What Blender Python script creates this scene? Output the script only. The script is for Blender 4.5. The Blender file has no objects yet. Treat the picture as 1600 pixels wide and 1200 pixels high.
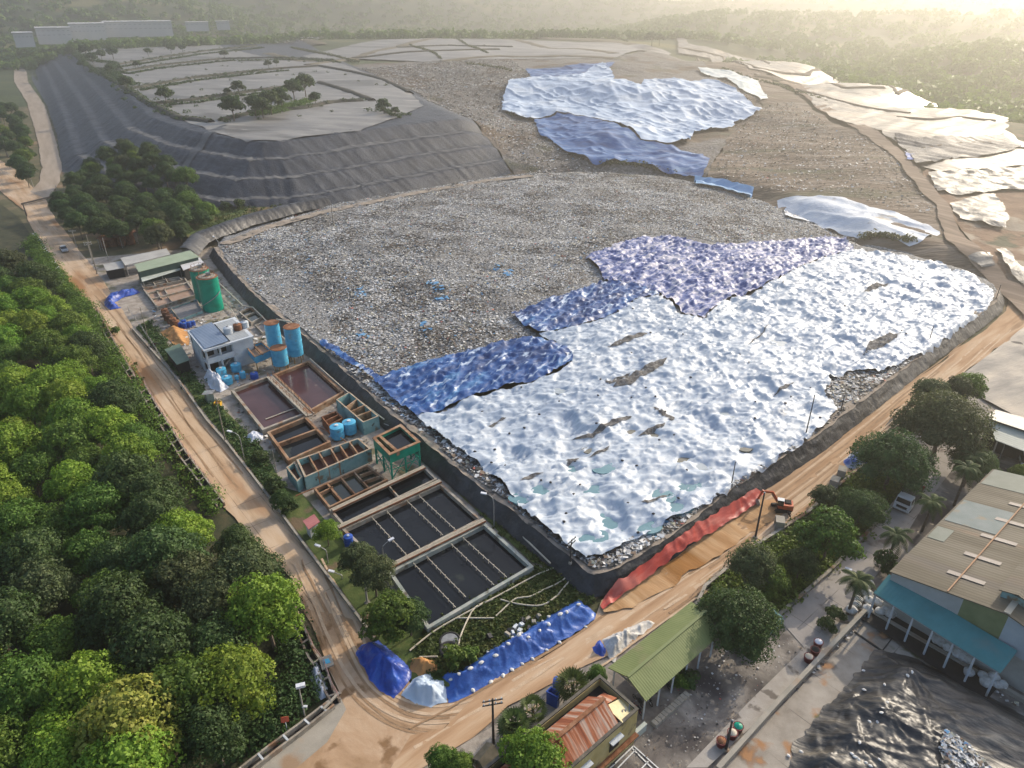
import bpy, bmesh, math, random
import numpy as np
from mathutils import Vector, Matrix, geometry
random.seed(7); rng = np.random.default_rng(7)
C = bpy.context.scene.collection
SC = bpy.context.scene

# ---------------------------------------------------------------- camera, sky, sun, exposure
F = 1109.0; HZ = 595.0                      # focal length and horizon offset in photograph pixels
PITCH = math.atan(HZ / F); CH = 65.0        # drone at 65 m
cp, sp = math.cos(PITCH), math.sin(PITCH)
cam = bpy.data.cameras.new('camera'); cam_ob = bpy.data.objects.new('camera', cam); C.objects.link(cam_ob)
cam_ob.location = (0, 0, CH); cam_ob.rotation_euler = (math.pi / 2 - PITCH, 0, 0)
cam.sensor_fit = 'HORIZONTAL'; cam.sensor_width = 36.0; cam.lens = 36.0 * F / 1600.0
cam.clip_start = 0.5; cam.clip_end = 9000
SC.camera = cam_ob
SUN_AZ, SUN_EL = 46.0, 26.0                 # azimuth to the right of the view direction, elevation
w = bpy.data.worlds.new('World'); SC.world = w; w.use_nodes = True
nt = w.node_tree; bg = nt.nodes['Background']
sky = nt.nodes.new('ShaderNodeTexSky'); sky.sky_type = 'NISHITA'; sky.sun_disc = False
sky.sun_elevation = math.radians(SUN_EL); sky.sun_rotation = math.radians(SUN_AZ)
sky.altitude = 60; sky.air_density = 1.0; sky.dust_density = 2.5; sky.ozone_density = 1.5
nt.links.new(sky.outputs[0], bg.inputs[0]); bg.inputs[1].default_value = 0.15
sun = bpy.data.lights.new('sun', 'SUN'); sun.energy = 3.5; sun.angle = math.radians(0.6); sun.color = (1.0, 0.88, 0.71)
sun_ob = bpy.data.objects.new('sun', sun); C.objects.link(sun_ob)
sun_ob.rotation_euler = (math.radians(90 - SUN_EL), 0, math.radians(180 - SUN_AZ))
SC.view_settings.view_transform = 'Standard'; SC.view_settings.look = 'None'
SC.view_settings.exposure = 1.0; SC.view_settings.gamma = 1.0
SC.view_settings.use_curve_mapping = False
SC.render.engine = 'CYCLES'
SC.cycles.use_denoising = True
SC.cycles.max_bounces = 5; SC.cycles.volume_bounces = 0; SC.cycles.transparent_max_bounces = 6
SC.cycles.sample_clamp_indirect = 4.0; SC.cycles.caustics_reflective = False; SC.cycles.caustics_refractive = False

# ---------------------------------------------------------------- numbers
def sst(t): t = np.clip(t, 0, 1); return t * t * (3 - 2 * t)
def rays(p):
    p = np.atleast_2d(np.asarray(p, float)); u = (p[:, 0] - 800) / F; v = (600 - p[:, 1]) / F
    return np.stack([u, cp + v * sp, -sp + v * cp], 1)
def W(px, py, z=0.0):                        # where the line of sight meets the level z
    d = rays([(px, py)])[0]; t = (z - CH) / d[2]; return np.array([d[0] * t, d[1] * t])
def WL(l, z=0.0): return np.array([W(p[0], p[1], p[2] if len(p) > 2 else z) for p in l])
def pixy(x, y, z):
    z = z - CH; c = y * cp - z * sp; up = y * sp + z * cp
    return 800 + F * x / c, 600 - F * up / c
def _hash(ix, iy, s):
    n = (ix.astype(np.int64) * 374761393 + iy.astype(np.int64) * 668265263 + s * 974634777) & 0x7fffffff
    n = ((n ^ (n >> 13)) * 1274126177) & 0x7fffffff
    return ((n ^ (n >> 16)) & 0xffff) / 65535.0
def vn(x, y, s=0):
    ix = np.floor(x); iy = np.floor(y); fx = x - ix; fy = y - iy
    fx = fx * fx * fx * (fx * (fx * 6 - 15) + 10); fy = fy * fy * fy * (fy * (fy * 6 - 15) + 10)
    a = _hash(ix, iy, s); b = _hash(ix + 1, iy, s); c = _hash(ix, iy + 1, s); d = _hash(ix + 1, iy + 1, s)
    return (a + (b - a) * fx) * (1 - fy) + (c + (d - c) * fx) * fy
def fbm(x, y, s=0, o=3):
    r = 0; a = 0.5; t = 0
    for k in range(o): r = r + a * vn(x * 2 ** k + 17.3 * k, y * 2 ** k - 9.1 * k, s + k); t += a; a *= 0.5
    return r / t
def ridged(x, y, s=0): return 1 - np.abs(2 * vn(x, y, s) - 1)
def rot(x, y, a): c, s_ = math.cos(a), math.sin(a); return c * x + s_ * y, -s_ * x + c * y
def pl_dist(P, x, y):                        # signed distance to an open polyline, + on its left
    P = np.asarray(P); best = np.full(x.shape, 1e12); sg = np.ones(x.shape)
    for a, b in zip(P[:-1], P[1:]):
        ex, ey = b - a; L2 = ex * ex + ey * ey; dx = x - a[0]; dy = y - a[1]
        t = np.clip((dx * ex + dy * ey) / L2, 0, 1); qx = dx - t * ex; qy = dy - t * ey
        d = qx * qx + qy * qy; cr = ex * dy - ey * dx
        m = d < best - 1e-9; best = np.where(m, d, best); sg = np.where(m, np.sign(cr), sg)
    return np.sqrt(best) * sg
def pl_param(P, x, y):                       # length along a polyline of the nearest point on it
    P = np.asarray(P); best = np.full(x.shape, 1e12); out = np.zeros(x.shape); L = 0.0
    for a, b in zip(P[:-1], P[1:]):
        ex, ey = b - a; l = math.hypot(ex, ey); dx = x - a[0]; dy = y - a[1]; t = np.clip((dx * ex + dy * ey) / (l * l), 0, 1)
        d = (dx - t * ex) ** 2 + (dy - t * ey) ** 2; m = d < best; best = np.where(m, d, best); out = np.where(m, L + t * l, out); L += l
    return out
def inside(P, x, y):
    P = np.asarray(P); r = np.zeros(x.shape, bool); n = len(P)
    for i in range(n):
        x1, y1 = P[i]; x2, y2 = P[(i + 1) % n]
        if y1 == y2: continue
        c = ((y1 > y) != (y2 > y)) & (x < (x2 - x1) * (y - y1) / (y2 - y1) + x1); r ^= c
    return r
def pg_dist(P, x, y):                        # distance to a closed polygon, + inside
    P = np.asarray(P); d = np.abs(pl_dist(np.vstack([P, P[:1]]), x, y)); return np.where(inside(P, x, y), d, -d)

# ---------------------------------------------------------------- the lie of the land
RIM_L = [(335, 388), (365, 425), (400, 462), (440, 497), (470, 520), (515, 558), (562, 600), (615, 650), (657, 682), (725, 740), (800, 797), (850, 837), (925, 897)]
RIM_R = [(960, 890), (1050, 835), (1150, 758), (1200, 728), (1275, 680), (1375, 604), (1405, 581), (1450, 547), (1525, 495), (1555, 472), (1560, 455)]
RIM_B = [(1545, 440), (1490, 418), (1420, 398), (1340, 385), (1280, 355), (1180, 312), (1100, 290), (1040, 278), (930, 270), (830, 272), (760, 280), (640, 300), (520, 322), (420, 350), (350, 372)]
RZ = 2.2                                     # height of the landfill rim
LP = WL(RIM_L + RIM_R + RIM_B, RZ)
BASE = WL([(30, 70), (45, 90), (62, 130), (80, 190), (95, 262), (150, 300), (230, 325), (330, 345), (480, 337), (560, 322), (700, 292), (800, 273)], 0)
BASE = np.vstack([BASE, BASE[-1] + np.array([60, 8])])
CREST = WL([(800, 273, 1), (770, 225, 9), (740, 190, 15), (640, 140, 19), (545, 100, 21), (400, 45, 24)])
CREST = np.vstack([CREST[0] + (CREST[0] - CREST[1]), CREST, CREST[-1] * 1.5])
BACK = np.vstack([[-400, 330], WL([(335, 388), (420, 350), (640, 300), (830, 272), (930, 270), (1040, 278), (1180, 312), (1340, 385), (1490, 418), (1560, 455), (1620, 470)], RZ), [330, 145]])
SHP = [(850, 260, 3), (940, 250, 5), (1060, 272, 4), (1160, 298, 4), (1330, 372, 5), (1480, 400, 4.5), (1560, 430, 3.5), (1600, 460, 1),
       (840, 190, 8), (1100, 250, 5), (790, 170, 11), (800, 127, 19), (860, 118, 21), (930, 100, 25), (955, 128, 21), (1005, 128, 21), (1110, 126, 21), (1160, 150, 17), (1190, 170, 12), (1140, 200, 8), (1060, 222, 7), (980, 205, 11), (870, 172, 12), (1000, 250, 5),
       (700, 130, 18), (620, 110, 20), (780, 108, 22), (700, 170, 13), (800, 240, 5), (830, 220, 7),
       (1250, 220, 8), (1200, 270, 5), (1400, 320, 5), (1500, 280, 6), (1400, 250, 8), (1330, 190, 11), (1250, 150, 15),
       (1300, 180, 13), (1050, 62, 24), (1200, 98, 21), (1350, 135, 17), (1500, 175, 13), (1570, 192, 11), (1430, 200, 12), (1460, 255, 8),
       (1600, 240, 8), (1600, 300, 5), (1590, 380, 3), (1550, 330, 5),
       (800, 60, 26), (900, 60, 26), (600, 62, 26), (700, 80, 25), (640, 40, 26), (950, 80, 26), (1100, 100, 23),
       (770, 225, 8), (745, 195, 13), (640, 140, 18), (545, 100, 21), (400, 45, 25)]
SXY = np.array([[*W(a, b, c), c] for a, b, c in SHP])
OUT = [[*(W(a, b, c) * 1.10 + np.array([8, 0])), 0.0] for a, b, c in [(1050, 62, 24), (1200, 98, 21), (1350, 135, 17), (1500, 175, 13), (1570, 192, 11)]]
OUT += [[*(W(a, b, c) * 1.3 + np.array([15, 0])), 0.0] for a, b, c in [(1050, 62, 24), (1200, 98, 21), (1350, 135, 17), (1500, 175, 13), (1570, 192, 11)]]
OUT += [[260, 260, 2], [270, 310, 3], [330, 250, 0], [420, 400, 0], [480, 600, 0], [560, 800, 0], [250, 180, 0], [330, 140, 0]]
SXY = np.vstack([SXY, np.array(OUT)])
def Hf(x, y):
    x = np.asarray(x, float); y = np.asarray(y, float)
    z = np.zeros(x.shape)
    d = pg_dist(LP, x, y)
    z = np.maximum(z, RZ * np.clip((d + 1.5) / 1.5, 0, 1) + 1.7 * sst(d / 45))
    far = y > 120
    if far.any():
        X = x[far]; Y = y[far]
        hd = pl_dist(BASE, X, Y); r = np.hypot(X, Y)
        k = np.clip(hd / 11.5, 0, 4); kf = np.floor(np.minimum(k, 3.999)); fr = k - kf
        hz = kf * 4.6 + np.where(fr < 0.62, 4.4 * fr / 0.62, 4.4 + 0.2 * (fr - 0.62) / 0.38)
        hz = np.where(hd > 46, 18.4 + np.minimum((hd - 46) * 0.014, 7), hz); hz = np.where(hd <= 0, 0, hz)
        bd = pl_dist(BACK, X, Y)
        wsum = np.zeros(X.shape); zs = np.zeros(X.shape)
        e2 = (6 + r * 0.012) ** 2
        for a, b, c in SXY:
            q = ((X - a) ** 2 + (Y - b) ** 2 + e2); wq = 1 / (q * q); wsum += wq; zs += wq * c
        bz = zs / wsum * sst(bd / 14)
        t = sst(-pl_dist(CREST, X, Y) / 24 + 0.5) * (bd > -30)
        zz = hz * (1 - t) + bz * t
        # far country beyond the tip
        fa = sst((r - 1000) / 250)
        az = np.degrees(np.arctan2(X, Y))
        right = 47 * np.exp(-((r - 1450) / 260) ** 2) * sst((az - 2) / 14) + 22 * np.exp(-((r - 900) / 160) ** 2) * sst((az - 24) / 8)
        left = 240 * np.exp(-((r - 2350) / 420) ** 2) * (1 - 0.72 * sst((az + 16) / 20)) + 60 * np.exp(-((r - 1600) / 220) ** 2) * sst((-az - 12) / 12)
        hills = (right + left) * (0.72 + 0.55 * fbm(X / 260, Y / 260, 5)) + 30 * sst((r - 2400) / 300)
        zz = zz * (1 - fa) + hills
        z[far] = np.maximum(z[far], zz)
    return z
def D(pts, up=0.0):                                  # where lines of sight meet the land (flat arrays)
    d = rays([(p[0], p[1]) for p in pts]); n = len(d)
    ts = np.geomspace(40, 3200, 420)
    Px = d[:, :1] * ts; Py = d[:, 1:2] * ts; Pz = CH + d[:, 2:3] * ts
    below = Pz < Hf(Px.ravel(), Py.ravel()).reshape(Px.shape) + up
    i = np.where(below.any(1), below.argmax(1), len(ts) - 1); lo = ts[np.maximum(i - 1, 0)]; hi = ts[i]
    for _ in range(14):
        m = (lo + hi) / 2; b = (CH + d[:, 2] * m) < Hf(d[:, 0] * m, d[:, 1] * m) + up
        hi = np.where(b, m, hi); lo = np.where(b, lo, m)
    return np.stack([d[:, 0] * hi, d[:, 1] * hi], 1)
def at(px, py):                              # a point on the land under a pixel, with its height
    q = D([(px, py)])[0]; return float(q[0]), float(q[1]), float(Hf(q[:1], q[1:])[0])
def height_for(base_px, top_y, z0=0.0):      # how tall an upright is from its foot and the row of its top
    b = W(*base_px, z0); lo, hi = 0.2, 40
    for _ in range(40):
        m = (lo + hi) / 2
        if pixy(b[0], b[1], z0 + m)[1] > top_y: lo = m
        else: hi = m
    return lo

# ---------------------------------------------------------------- materials
MATS = {}
def mat(name, cols, scale=1.0, rough=0.8, bump=0.0, bscale=None, dirn=None, stretch=1.0, detail=6.0, spec=0.3, metal=0.0, spots=None, lo=0.35, hi=0.65, trans=0.0, wave=None, brick=None, rnd=0.0, bdist=0.1, dist=0.0):
    """cols: colours across a noise; spots: (colour, scale, threshold, softness) of stains; wave: (angle, period, strength) of corrugation."""
    if name in MATS: return MATS[name]
    m = bpy.data.materials.new(name); m.use_nodes = True; MATS[name] = m
    t = m.node_tree; N = t.nodes; L = t.links; b = N['Principled BSDF']
    b.inputs['Roughness'].default_value = rough; b.inputs['Metallic'].default_value = metal; b.inputs['Specular IOR Level'].default_value = spec
    g = N.new('ShaderNodeNewGeometry'); vec = g.outputs['Position']
    if dirn is not None:
        mp = N.new('ShaderNodeMapping'); mp.vector_type = 'POINT'
        r_ = N.new('ShaderNodeVectorRotate'); r_.rotation_type = 'Z_AXIS'; r_.inputs['Angle'].default_value = -dirn
        L.new(vec, r_.inputs['Vector']); mp.inputs['Scale'].default_value = (1.0 / stretch, 1.0, 1.0 / stretch if stretch > 1 else 1.0)
        L.new(r_.outputs[0], mp.inputs['Vector']); rvec = r_.outputs[0]; vec = mp.outputs[0]
    else: rvec = vec
    nz = N.new('ShaderNodeTexNoise'); nz.inputs['Scale'].default_value = scale; nz.inputs['Detail'].default_value = detail; nz.inputs['Roughness'].default_value = 0.62
    nz.inputs['Distortion'].default_value = dist
    L.new(vec, nz.inputs['Vector'])
    rp = N.new('ShaderNodeValToRGB'); el = rp.color_ramp.elements
    n = len(cols)
    for i, c in enumerate(cols):
        pos = lo + (hi - lo) * i / max(1, n - 1)
        e = el[i] if i < 2 else el.new(pos)
        e.position = pos; e.color = (*c, 1)
    if n == 1: el[1].color = (*cols[0], 1)
    L.new(nz.outputs['Fac'], rp.inputs['Fac']); col = rp.outputs['Color']
    def mix(fac, a, bcol, mode='MIX'):
        x = N.new('ShaderNodeMix'); x.data_type = 'RGBA'; x.blend_type = mode; x.clamp_result = False
        if hasattr(fac, 'links') or hasattr(fac, 'is_linked'): L.new(fac, x.inputs[0])
        else: x.inputs[0].default_value = fac
        L.new(a, x.inputs[6])
        if isinstance(bcol, tuple): x.inputs[7].default_value = (*bcol, 1)
        else: L.new(bcol, x.inputs[7])
        return x.outputs[2]
    for sp_ in (spots or []):
        c, sc, th, so = sp_[:4]
        q = N.new('ShaderNodeTexNoise'); q.inputs['Scale'].default_value = sc; q.inputs['Detail'].default_value = 5
        L.new(vec if len(sp_) < 5 else rvec, q.inputs['Vector'])
        mr = N.new('ShaderNodeMapRange'); mr.inputs[1].default_value = th; mr.inputs[2].default_value = th + so
        L.new(q.outputs['Fac'], mr.inputs[0]); col = mix(mr.outputs[0], col, c)
    hgt = None
    if brick:
        ang, bw, bh, mc = brick
        r2 = N.new('ShaderNodeVectorRotate'); r2.rotation_type = 'Z_AXIS'; r2.inputs['Angle'].default_value = -ang
        L.new(g.outputs['Position'], r2.inputs['Vector'])
        br = N.new('ShaderNodeTexBrick'); br.offset = 0; br.inputs['Scale'].default_value = 1; br.inputs['Brick Width'].default_value = bw; br.inputs['Row Height'].default_value = bh
        br.inputs['Mortar Size'].default_value = 0.045; br.inputs['Mortar Smooth'].default_value = 0.3
        L.new(r2.outputs[0], br.inputs['Vector'])
        q = N.new('ShaderNodeTexNoise'); q.inputs['Scale'].default_value = 0.35; L.new(g.outputs['Position'], q.inputs['Vector'])
        mr = N.new('ShaderNodeMapRange'); mr.inputs[1].default_value = 0.4; mr.inputs[2].default_value = 0.6; L.new(q.outputs['Fac'], mr.inputs[0])
        mm = N.new('ShaderNodeMath'); mm.operation = 'MULTIPLY'; L.new(br.outputs['Fac'], mm.inputs[0]); L.new(mr.outputs[0], mm.inputs[1])
        col = mix(mm.outputs[0], col, mc)
    if wave:
        ang, per, st = wave
        r3 = N.new('ShaderNodeVectorRotate'); r3.rotation_type = 'Z_AXIS'; r3.inputs['Angle'].default_value = -ang
        L.new(g.outputs['Position'], r3.inputs['Vector'])
        wv = N.new('ShaderNodeTexWave'); wv.wave_type = 'BANDS'; wv.bands_direction = 'X'; wv.inputs['Scale'].default_value = 0.314 / per * 1.0
        L.new(r3.outputs[0], wv.inputs['Vector']); hgt = wv.outputs['Fac']
    if rnd > 0:
        oi = N.new('ShaderNodeObjectInfo'); hs = N.new('ShaderNodeHueSaturation')
        for k, (a_, b_) in {'Hue': (0.5 - rnd * 0.06, 0.5 + rnd * 0.06), 'Value': (1 - rnd * 0.5, 1 + rnd * 0.5)}.items():
            mr = N.new('ShaderNodeMapRange'); mr.inputs[3].default_value = a_; mr.inputs[4].default_value = b_
            if k == 'Value':
                ml = N.new('ShaderNodeMath'); ml.operation = 'MULTIPLY'; ml.inputs[1].default_value = 7.31; L.new(oi.outputs['Random'], ml.inputs[0])
                fr = N.new('ShaderNodeMath'); fr.operation = 'FRACT'; L.new(ml.outputs[0], fr.inputs[0]); L.new(fr.outputs[0], mr.inputs[0])
            else: L.new(oi.outputs['Random'], mr.inputs[0])
            L.new(mr.outputs[0], hs.inputs[k])
        L.new(col, hs.inputs['Color']); col = hs.outputs['Color']
    L.new(col, b.inputs['Base Color'])
    if bump or hgt:
        bp = N.new('ShaderNodeBump'); bp.inputs['Distance'].default_value = bdist
        if hgt is not None: L.new(hgt, bp.inputs['Height']); bp.inputs['Strength'].default_value = wave[2] * 0.6; bp.inputs['Distance'].default_value = 0.04
        else:
            bp.inputs['Strength'].default_value = bump
            q = N.new('ShaderNodeTexNoise'); q.inputs['Scale'].default_value = bscale or scale * 3; q.inputs['Detail'].default_value = 5; L.new(vec, q.inputs['Vector']); L.new(q.outputs['Fac'], bp.inputs['Height'])
        L.new(bp.outputs[0], b.inputs['Normal'])
    if trans > 0:
        tr = N.new('ShaderNodeBsdfTranslucent'); L.new(col, tr.inputs['Color']); ms = N.new('ShaderNodeMixShader'); ms.inputs[0].default_value = trans
        L.new(b.outputs[0], ms.inputs[1]); L.new(tr.outputs[0], ms.inputs[2]); L.new(ms.outputs[0], N['Material Output'].inputs['Surface'])
    return m

# ---------------------------------------------------------------- mesh helpers
def tag(o, label=None, cat=None, group=None, kind=None):
    if label: o['label'] = label
    if cat: o['category'] = cat
    if group: o['group'] = group
    if kind: o['kind'] = kind
    return o
def link(name, me, mats, parent=None, smooth=False):
    o = bpy.data.objects.new(name, me); C.objects.link(o)
    for m in (mats if isinstance(mats, (list, tuple)) else [mats]): me.materials.append(m)
    if smooth: me.polygons.foreach_set('use_smooth', np.ones(len(me.polygons), bool))
    if parent is not None: o.parent = parent
    return o
def mesh_np(name, v, f, mi=None):
    me = bpy.data.meshes.new(name); v = np.asarray(v, np.float32); f = np.asarray(f, np.int32)
    k = f.shape[1]; me.vertices.add(len(v)); me.vertices.foreach_set('co', v.ravel()); me.loops.add(f.size); me.loops.foreach_set('vertex_index', f.ravel())
    me.polygons.add(len(f)); me.polygons.foreach_set('loop_start', np.arange(0, f.size, k, dtype=np.int32)); me.polygons.foreach_set('loop_total', np.full(len(f), k, np.int32))
    if mi is not None: me.polygons.foreach_set('material_index', np.asarray(mi, np.int32))
    me.update(calc_edges=True); return me
def thing(name, label, cat, loc=(0, 0, 0), group=None):
    o = bpy.data.objects.new(name, None); o.empty_display_size = 0.5; C.objects.link(o); o.location = loc
    return tag(o, label, cat, group)
class MB:
    def __init__(s): s.v = []; s.f = []; s.m = []
    def add(s, v, f, mi=0):
        n = len(s.v); s.v += [tuple(map(float, q)) for q in v]; s.f += [tuple(i + n for i in q) for q in f]; s.m += [mi] * len(f); return s
    def box(s, c, d, rz=0.0, mi=0, taper=1.0, rx=0.0):
        x, y, z = d[0] / 2, d[1] / 2, d[2] / 2; v = []
        M = Matrix.Rotation(rz, 3, 'Z') @ Matrix.Rotation(rx, 3, 'X')
        for sx, sy, sz in ((-1, -1, -1), (1, -1, -1), (1, 1, -1), (-1, 1, -1), (-1, -1, 1), (1, -1, 1), (1, 1, 1), (-1, 1, 1)):
            k = taper if sz > 0 else 1.0; q = M @ Vector((sx * x * k, sy * y * k, sz * z)); v.append((c[0] + q.x, c[1] + q.y, c[2] + q.z))
        return s.add(v, [(3, 2, 1, 0), (4, 5, 6, 7), (0, 1, 5, 4), (1, 2, 6, 5), (2, 3, 7, 6), (3, 0, 4, 7)], mi)
    def prism(s, p, z0, z1, mi=0, mt=None):
        p = [tuple(map(float, q[:2])) for q in p]; n = len(p)
        if sum(p[i][0] * p[(i + 1) % n][1] - p[(i + 1) % n][0] * p[i][1] for i in range(n)) < 0: p = p[::-1]
        zz0 = z0 if hasattr(z0, '__len__') else [z0] * n; zz1 = z1 if hasattr(z1, '__len__') else [z1] * n
        s.add([(*q, a) for q, a in zip(p, zz0)] + [(*q, a) for q, a in zip(p, zz1)], [tuple(range(n))[::-1]] + [(i, (i + 1) % n, n + (i + 1) % n, n + i) for i in range(n)], mi)
        b = len(s.v) - 2 * n; s.f.append(tuple(b + n + i for i in range(n))); s.m.append(mi if mt is None else mt); return s
    def slab(s, q, th, mi=0):                   # a thick sheet under four (or more) 3-D corners
        n = len(q); q = [Vector(a) for a in q]; nn = (q[1] - q[0]).cross(q[-1] - q[0]).normalized()
        if nn.z < 0: q = q[::-1]; nn = -nn
        b = [a - nn * th for a in q]
        return s.add(q + b, [tuple(range(n)), tuple(range(2 * n - 1, n - 1, -1))] + [(i, n + i, n + (i + 1) % n, (i + 1) % n) for i in range(n)], mi)
    def bar(s, a, b, w_, h_, mi=0):
        a = Vector(a); b = Vector(b); d = (b - a).normalized(); sd = d.cross(Vector((0, 0, 1)))
        sd = sd.normalized() if sd.length > 1e-4 else Vector((1, 0, 0)); up = sd.cross(d); v = []
        for q in (a, b):
            for i, j in ((-1, -1), (1, -1), (1, 1), (-1, 1)): v.append(q + sd * (w_ / 2 * i) + up * (h_ / 2 * j))
        return s.add(v, [(0, 1, 2, 3), (7, 6, 5, 4), (0, 4, 5, 1), (1, 5, 6, 2), (2, 6, 7, 3), (3, 7, 4, 0)], mi)
    def tube(s, pts, r, n=6, mi=0, r2=None):
        pts = [Vector(p) for p in pts]; v = []; f = []
        for k, p in enumerate(pts):
            d = (pts[min(k + 1, len(pts) - 1)] - pts[max(k - 1, 0)]).normalized()
            a = d.cross(Vector((0, 0, 1))) if abs(d.z) < 0.95 else d.cross(Vector((1, 0, 0))); a.normalize(); b = d.cross(a)
            rr = r if r2 is None else r + (r2 - r) * k / (len(pts) - 1)
            for i in range(n): t = 2 * math.pi * i / n; v.append(p + a * (rr * math.cos(t)) + b * (rr * math.sin(t)))
        for k in range(len(pts) - 1):
            for i in range(n): j = (i + 1) % n; f.append((k * n + i, k * n + j, k * n + n + j, k * n + n + i))
        f.append(tuple(range(n))[::-1]); f.append(tuple(range(len(v) - n, len(v)))); return s.add(v, f, mi)
    def lathe(s, c, prof, n=20, mi=0):
        v = []; f = []
        for r, z in prof:
            for i in range(n): t = 2 * math.pi * i / n; v.append((c[0] + r * math.cos(t), c[1] + r * math.sin(t), c[2] + z))
        for k in range(len(prof) - 1):
            for i in range(n): j = (i + 1) % n; f.append((k * n + i, k * n + j, k * n + n + j, k * n + n + i))
        f.append(tuple(range(n))[::-1]); f.append(tuple(range(len(v) - n, len(v)))); return s.add(v, f, mi)
    def cyl(s, c, r, h, n=18, mi=0): return s.lathe(c, [(r, 0), (r, h)], n, mi)
    def build(s, name, mats, parent=None, smooth=False, loc=None):
        off = Vector(loc) if loc is not None else Vector((0, 0, 0)); pp = parent
        while pp is not None: off = off + pp.location; pp = pp.parent
        me = bpy.data.meshes.new(name); me.from_pydata([(a - off.x, b - off.y, c - off.z) for a, b, c in s.v], [], s.f)
        me.polygons.foreach_set('material_index', np.array(s.m, np.int32)); me.update()
        o = link(name, me, mats, parent, False)
        if smooth:
            me.polygons.foreach_set('use_smooth', np.ones(len(me.polygons), bool))
            try: me.set_sharp_from_angle(angle=math.radians(40))
            except Exception: pass
        if loc is not None and parent is None: o.location = loc
        return o
def densify(P, step, wob=0.0, seed=0):
    P = np.asarray(P, float); out = []
    for i in range(len(P)):
        a, b = P[i], P[(i + 1) % len(P)]; n = max(1, int(np.hypot(*(b - a)) / step))
        for k in range(n): out.append(a + (b - a) * k / n)
    out = np.array(out)
    if wob: out += wob * 2 * (np.stack([fbm(out[:, 0] / step / 2.5, out[:, 1] / step / 2.5, seed), fbm(out[:, 0] / step / 2.5, out[:, 1] / step / 2.5, seed + 9)], 1) - 0.5) * 2
    return out
def patch_mesh(P, step, wob=0.0, seed=0, sub=0, jit=0.3):
    """A fine triangle sheet filling polygon P (flat); returns (xy, faces)."""
    B = densify(P, step, wob, seed); lo = B.min(0); hi = B.max(0)
    gx, gy = np.meshgrid(np.arange(lo[0], hi[0], step), np.arange(lo[1], hi[1], step * 0.87)); gx = gx + (np.arange(gx.shape[0]) % 2 * step / 2)[:, None]
    g = np.stack([gx.ravel(), gy.ravel()], 1); g += (np.random.default_rng(seed).random(g.shape) - 0.5) * step * jit
    d = pg_dist(B, g[:, 0], g[:, 1]); g = g[d > step * 0.5]
    V = [Vector(q) for q in np.vstack([B, g])]; n = len(B)
    r = geometry.delaunay_2d_cdt(V, [(i, (i + 1) % n) for i in range(n)], [], 1, 1e-4)
    xy = np.array([tuple(q) for q in r[0]]); f = np.array([t if True else t for t in r[2]])
    a, b, c = xy[f[:, 0]], xy[f[:, 1]], xy[f[:, 2]]
    cr = (b[:, 0] - a[:, 0]) * (c[:, 1] - a[:, 1]) - (b[:, 1] - a[:, 1]) * (c[:, 0] - a[:, 0]); f[cr < 0] = f[cr < 0][:, ::-1]
    for _ in range(sub):
        e = np.sort(np.concatenate([f[:, [0, 1]], f[:, [1, 2]], f[:, [2, 0]]]), 1); key = e[:, 0] * (len(xy) + 1) + e[:, 1]
        u, iv = np.unique(key, return_inverse=True); m = np.zeros((len(u), 2)); m[iv] = (xy[e[:, 0]] + xy[e[:, 1]]) / 2
        n0 = len(xy); k = len(f); ab, bc, ca = iv[:k] + n0, iv[k:2 * k] + n0, iv[2 * k:] + n0; xy = np.vstack([xy, m])
        f = np.concatenate([np.stack([f[:, 0], ab, ca], 1), np.stack([ab, f[:, 1], bc], 1), np.stack([ca, bc, f[:, 2]], 1), np.stack([ab, bc, ca], 1)])
    return xy, f
def sheet(name, P, step, hfun, m, wob=0.0, seed=0, sub=0, smooth=True, parent=None):
    xy, f = patch_mesh(P, step, wob, seed, sub); z = hfun(xy[:, 0], xy[:, 1])
    return link(name, mesh_np(name, np.column_stack([xy, z]), f), m, parent, smooth)
# ---------------------------------------------------------------- ground, roads, hills
AU = math.atan2(0.8, -0.6); 
_a = W(100, 432); _b = W(455, 890); A_LEFT = math.atan2(_a[1] - _b[1], _a[0] - _b[0])      # direction of the left road
_a = W(1500, 560); _b = W(945, 955); A_RIGHT = math.atan2(_a[1] - _b[1], _a[0] - _b[0])    # direction of the right road
m_soil = mat('soil_and_weeds', [(0.05, 0.055, 0.025), (0.09, 0.085, 0.04), (0.16, 0.12, 0.07)], 0.12, 0.95, 0.4, 2.0, spots=[((0.22, 0.15, 0.09), 0.05, 0.56, 0.1)])
m_far = mat('wooded_country', [(0.035, 0.05, 0.02), (0.05, 0.07, 0.025), (0.10, 0.10, 0.04)], 0.02, 0.95, 0.5, 0.2, bdist=2.0, spots=[((0.16, 0.15, 0.06), 0.006, 0.58, 0.05)])
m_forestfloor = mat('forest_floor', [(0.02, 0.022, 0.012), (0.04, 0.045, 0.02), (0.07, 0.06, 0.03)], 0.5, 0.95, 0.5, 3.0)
m_road = mat('dusty_concrete_slabs', [(0.36, 0.24, 0.145), (0.46, 0.33, 0.215), (0.52, 0.40, 0.285)], 0.35, 0.9, 0.15, 6.0, dirn=A_LEFT, stretch=6, detail=8, spots=[((0.30, 0.155, 0.07), 0.16, 0.55, 0.14), ((0.20, 0.14, 0.09), 0.5, 0.62, 0.12)], brick=(A_LEFT, 6.0, 3.6, (0.15, 0.10, 0.065)), spec=0.15)
m_dirtroad = mat('packed_clay_road', [(0.30, 0.18, 0.10), (0.42, 0.275, 0.165), (0.50, 0.365, 0.245)], 0.5, 0.95, 0.35, 3.0, dirn=A_RIGHT, stretch=9, detail=8, spots=[((0.24, 0.14, 0.075), 0.25, 0.56, 0.1), ((0.50, 0.38, 0.26), 0.35, 0.6, 0.08)], spec=0.1)
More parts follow.
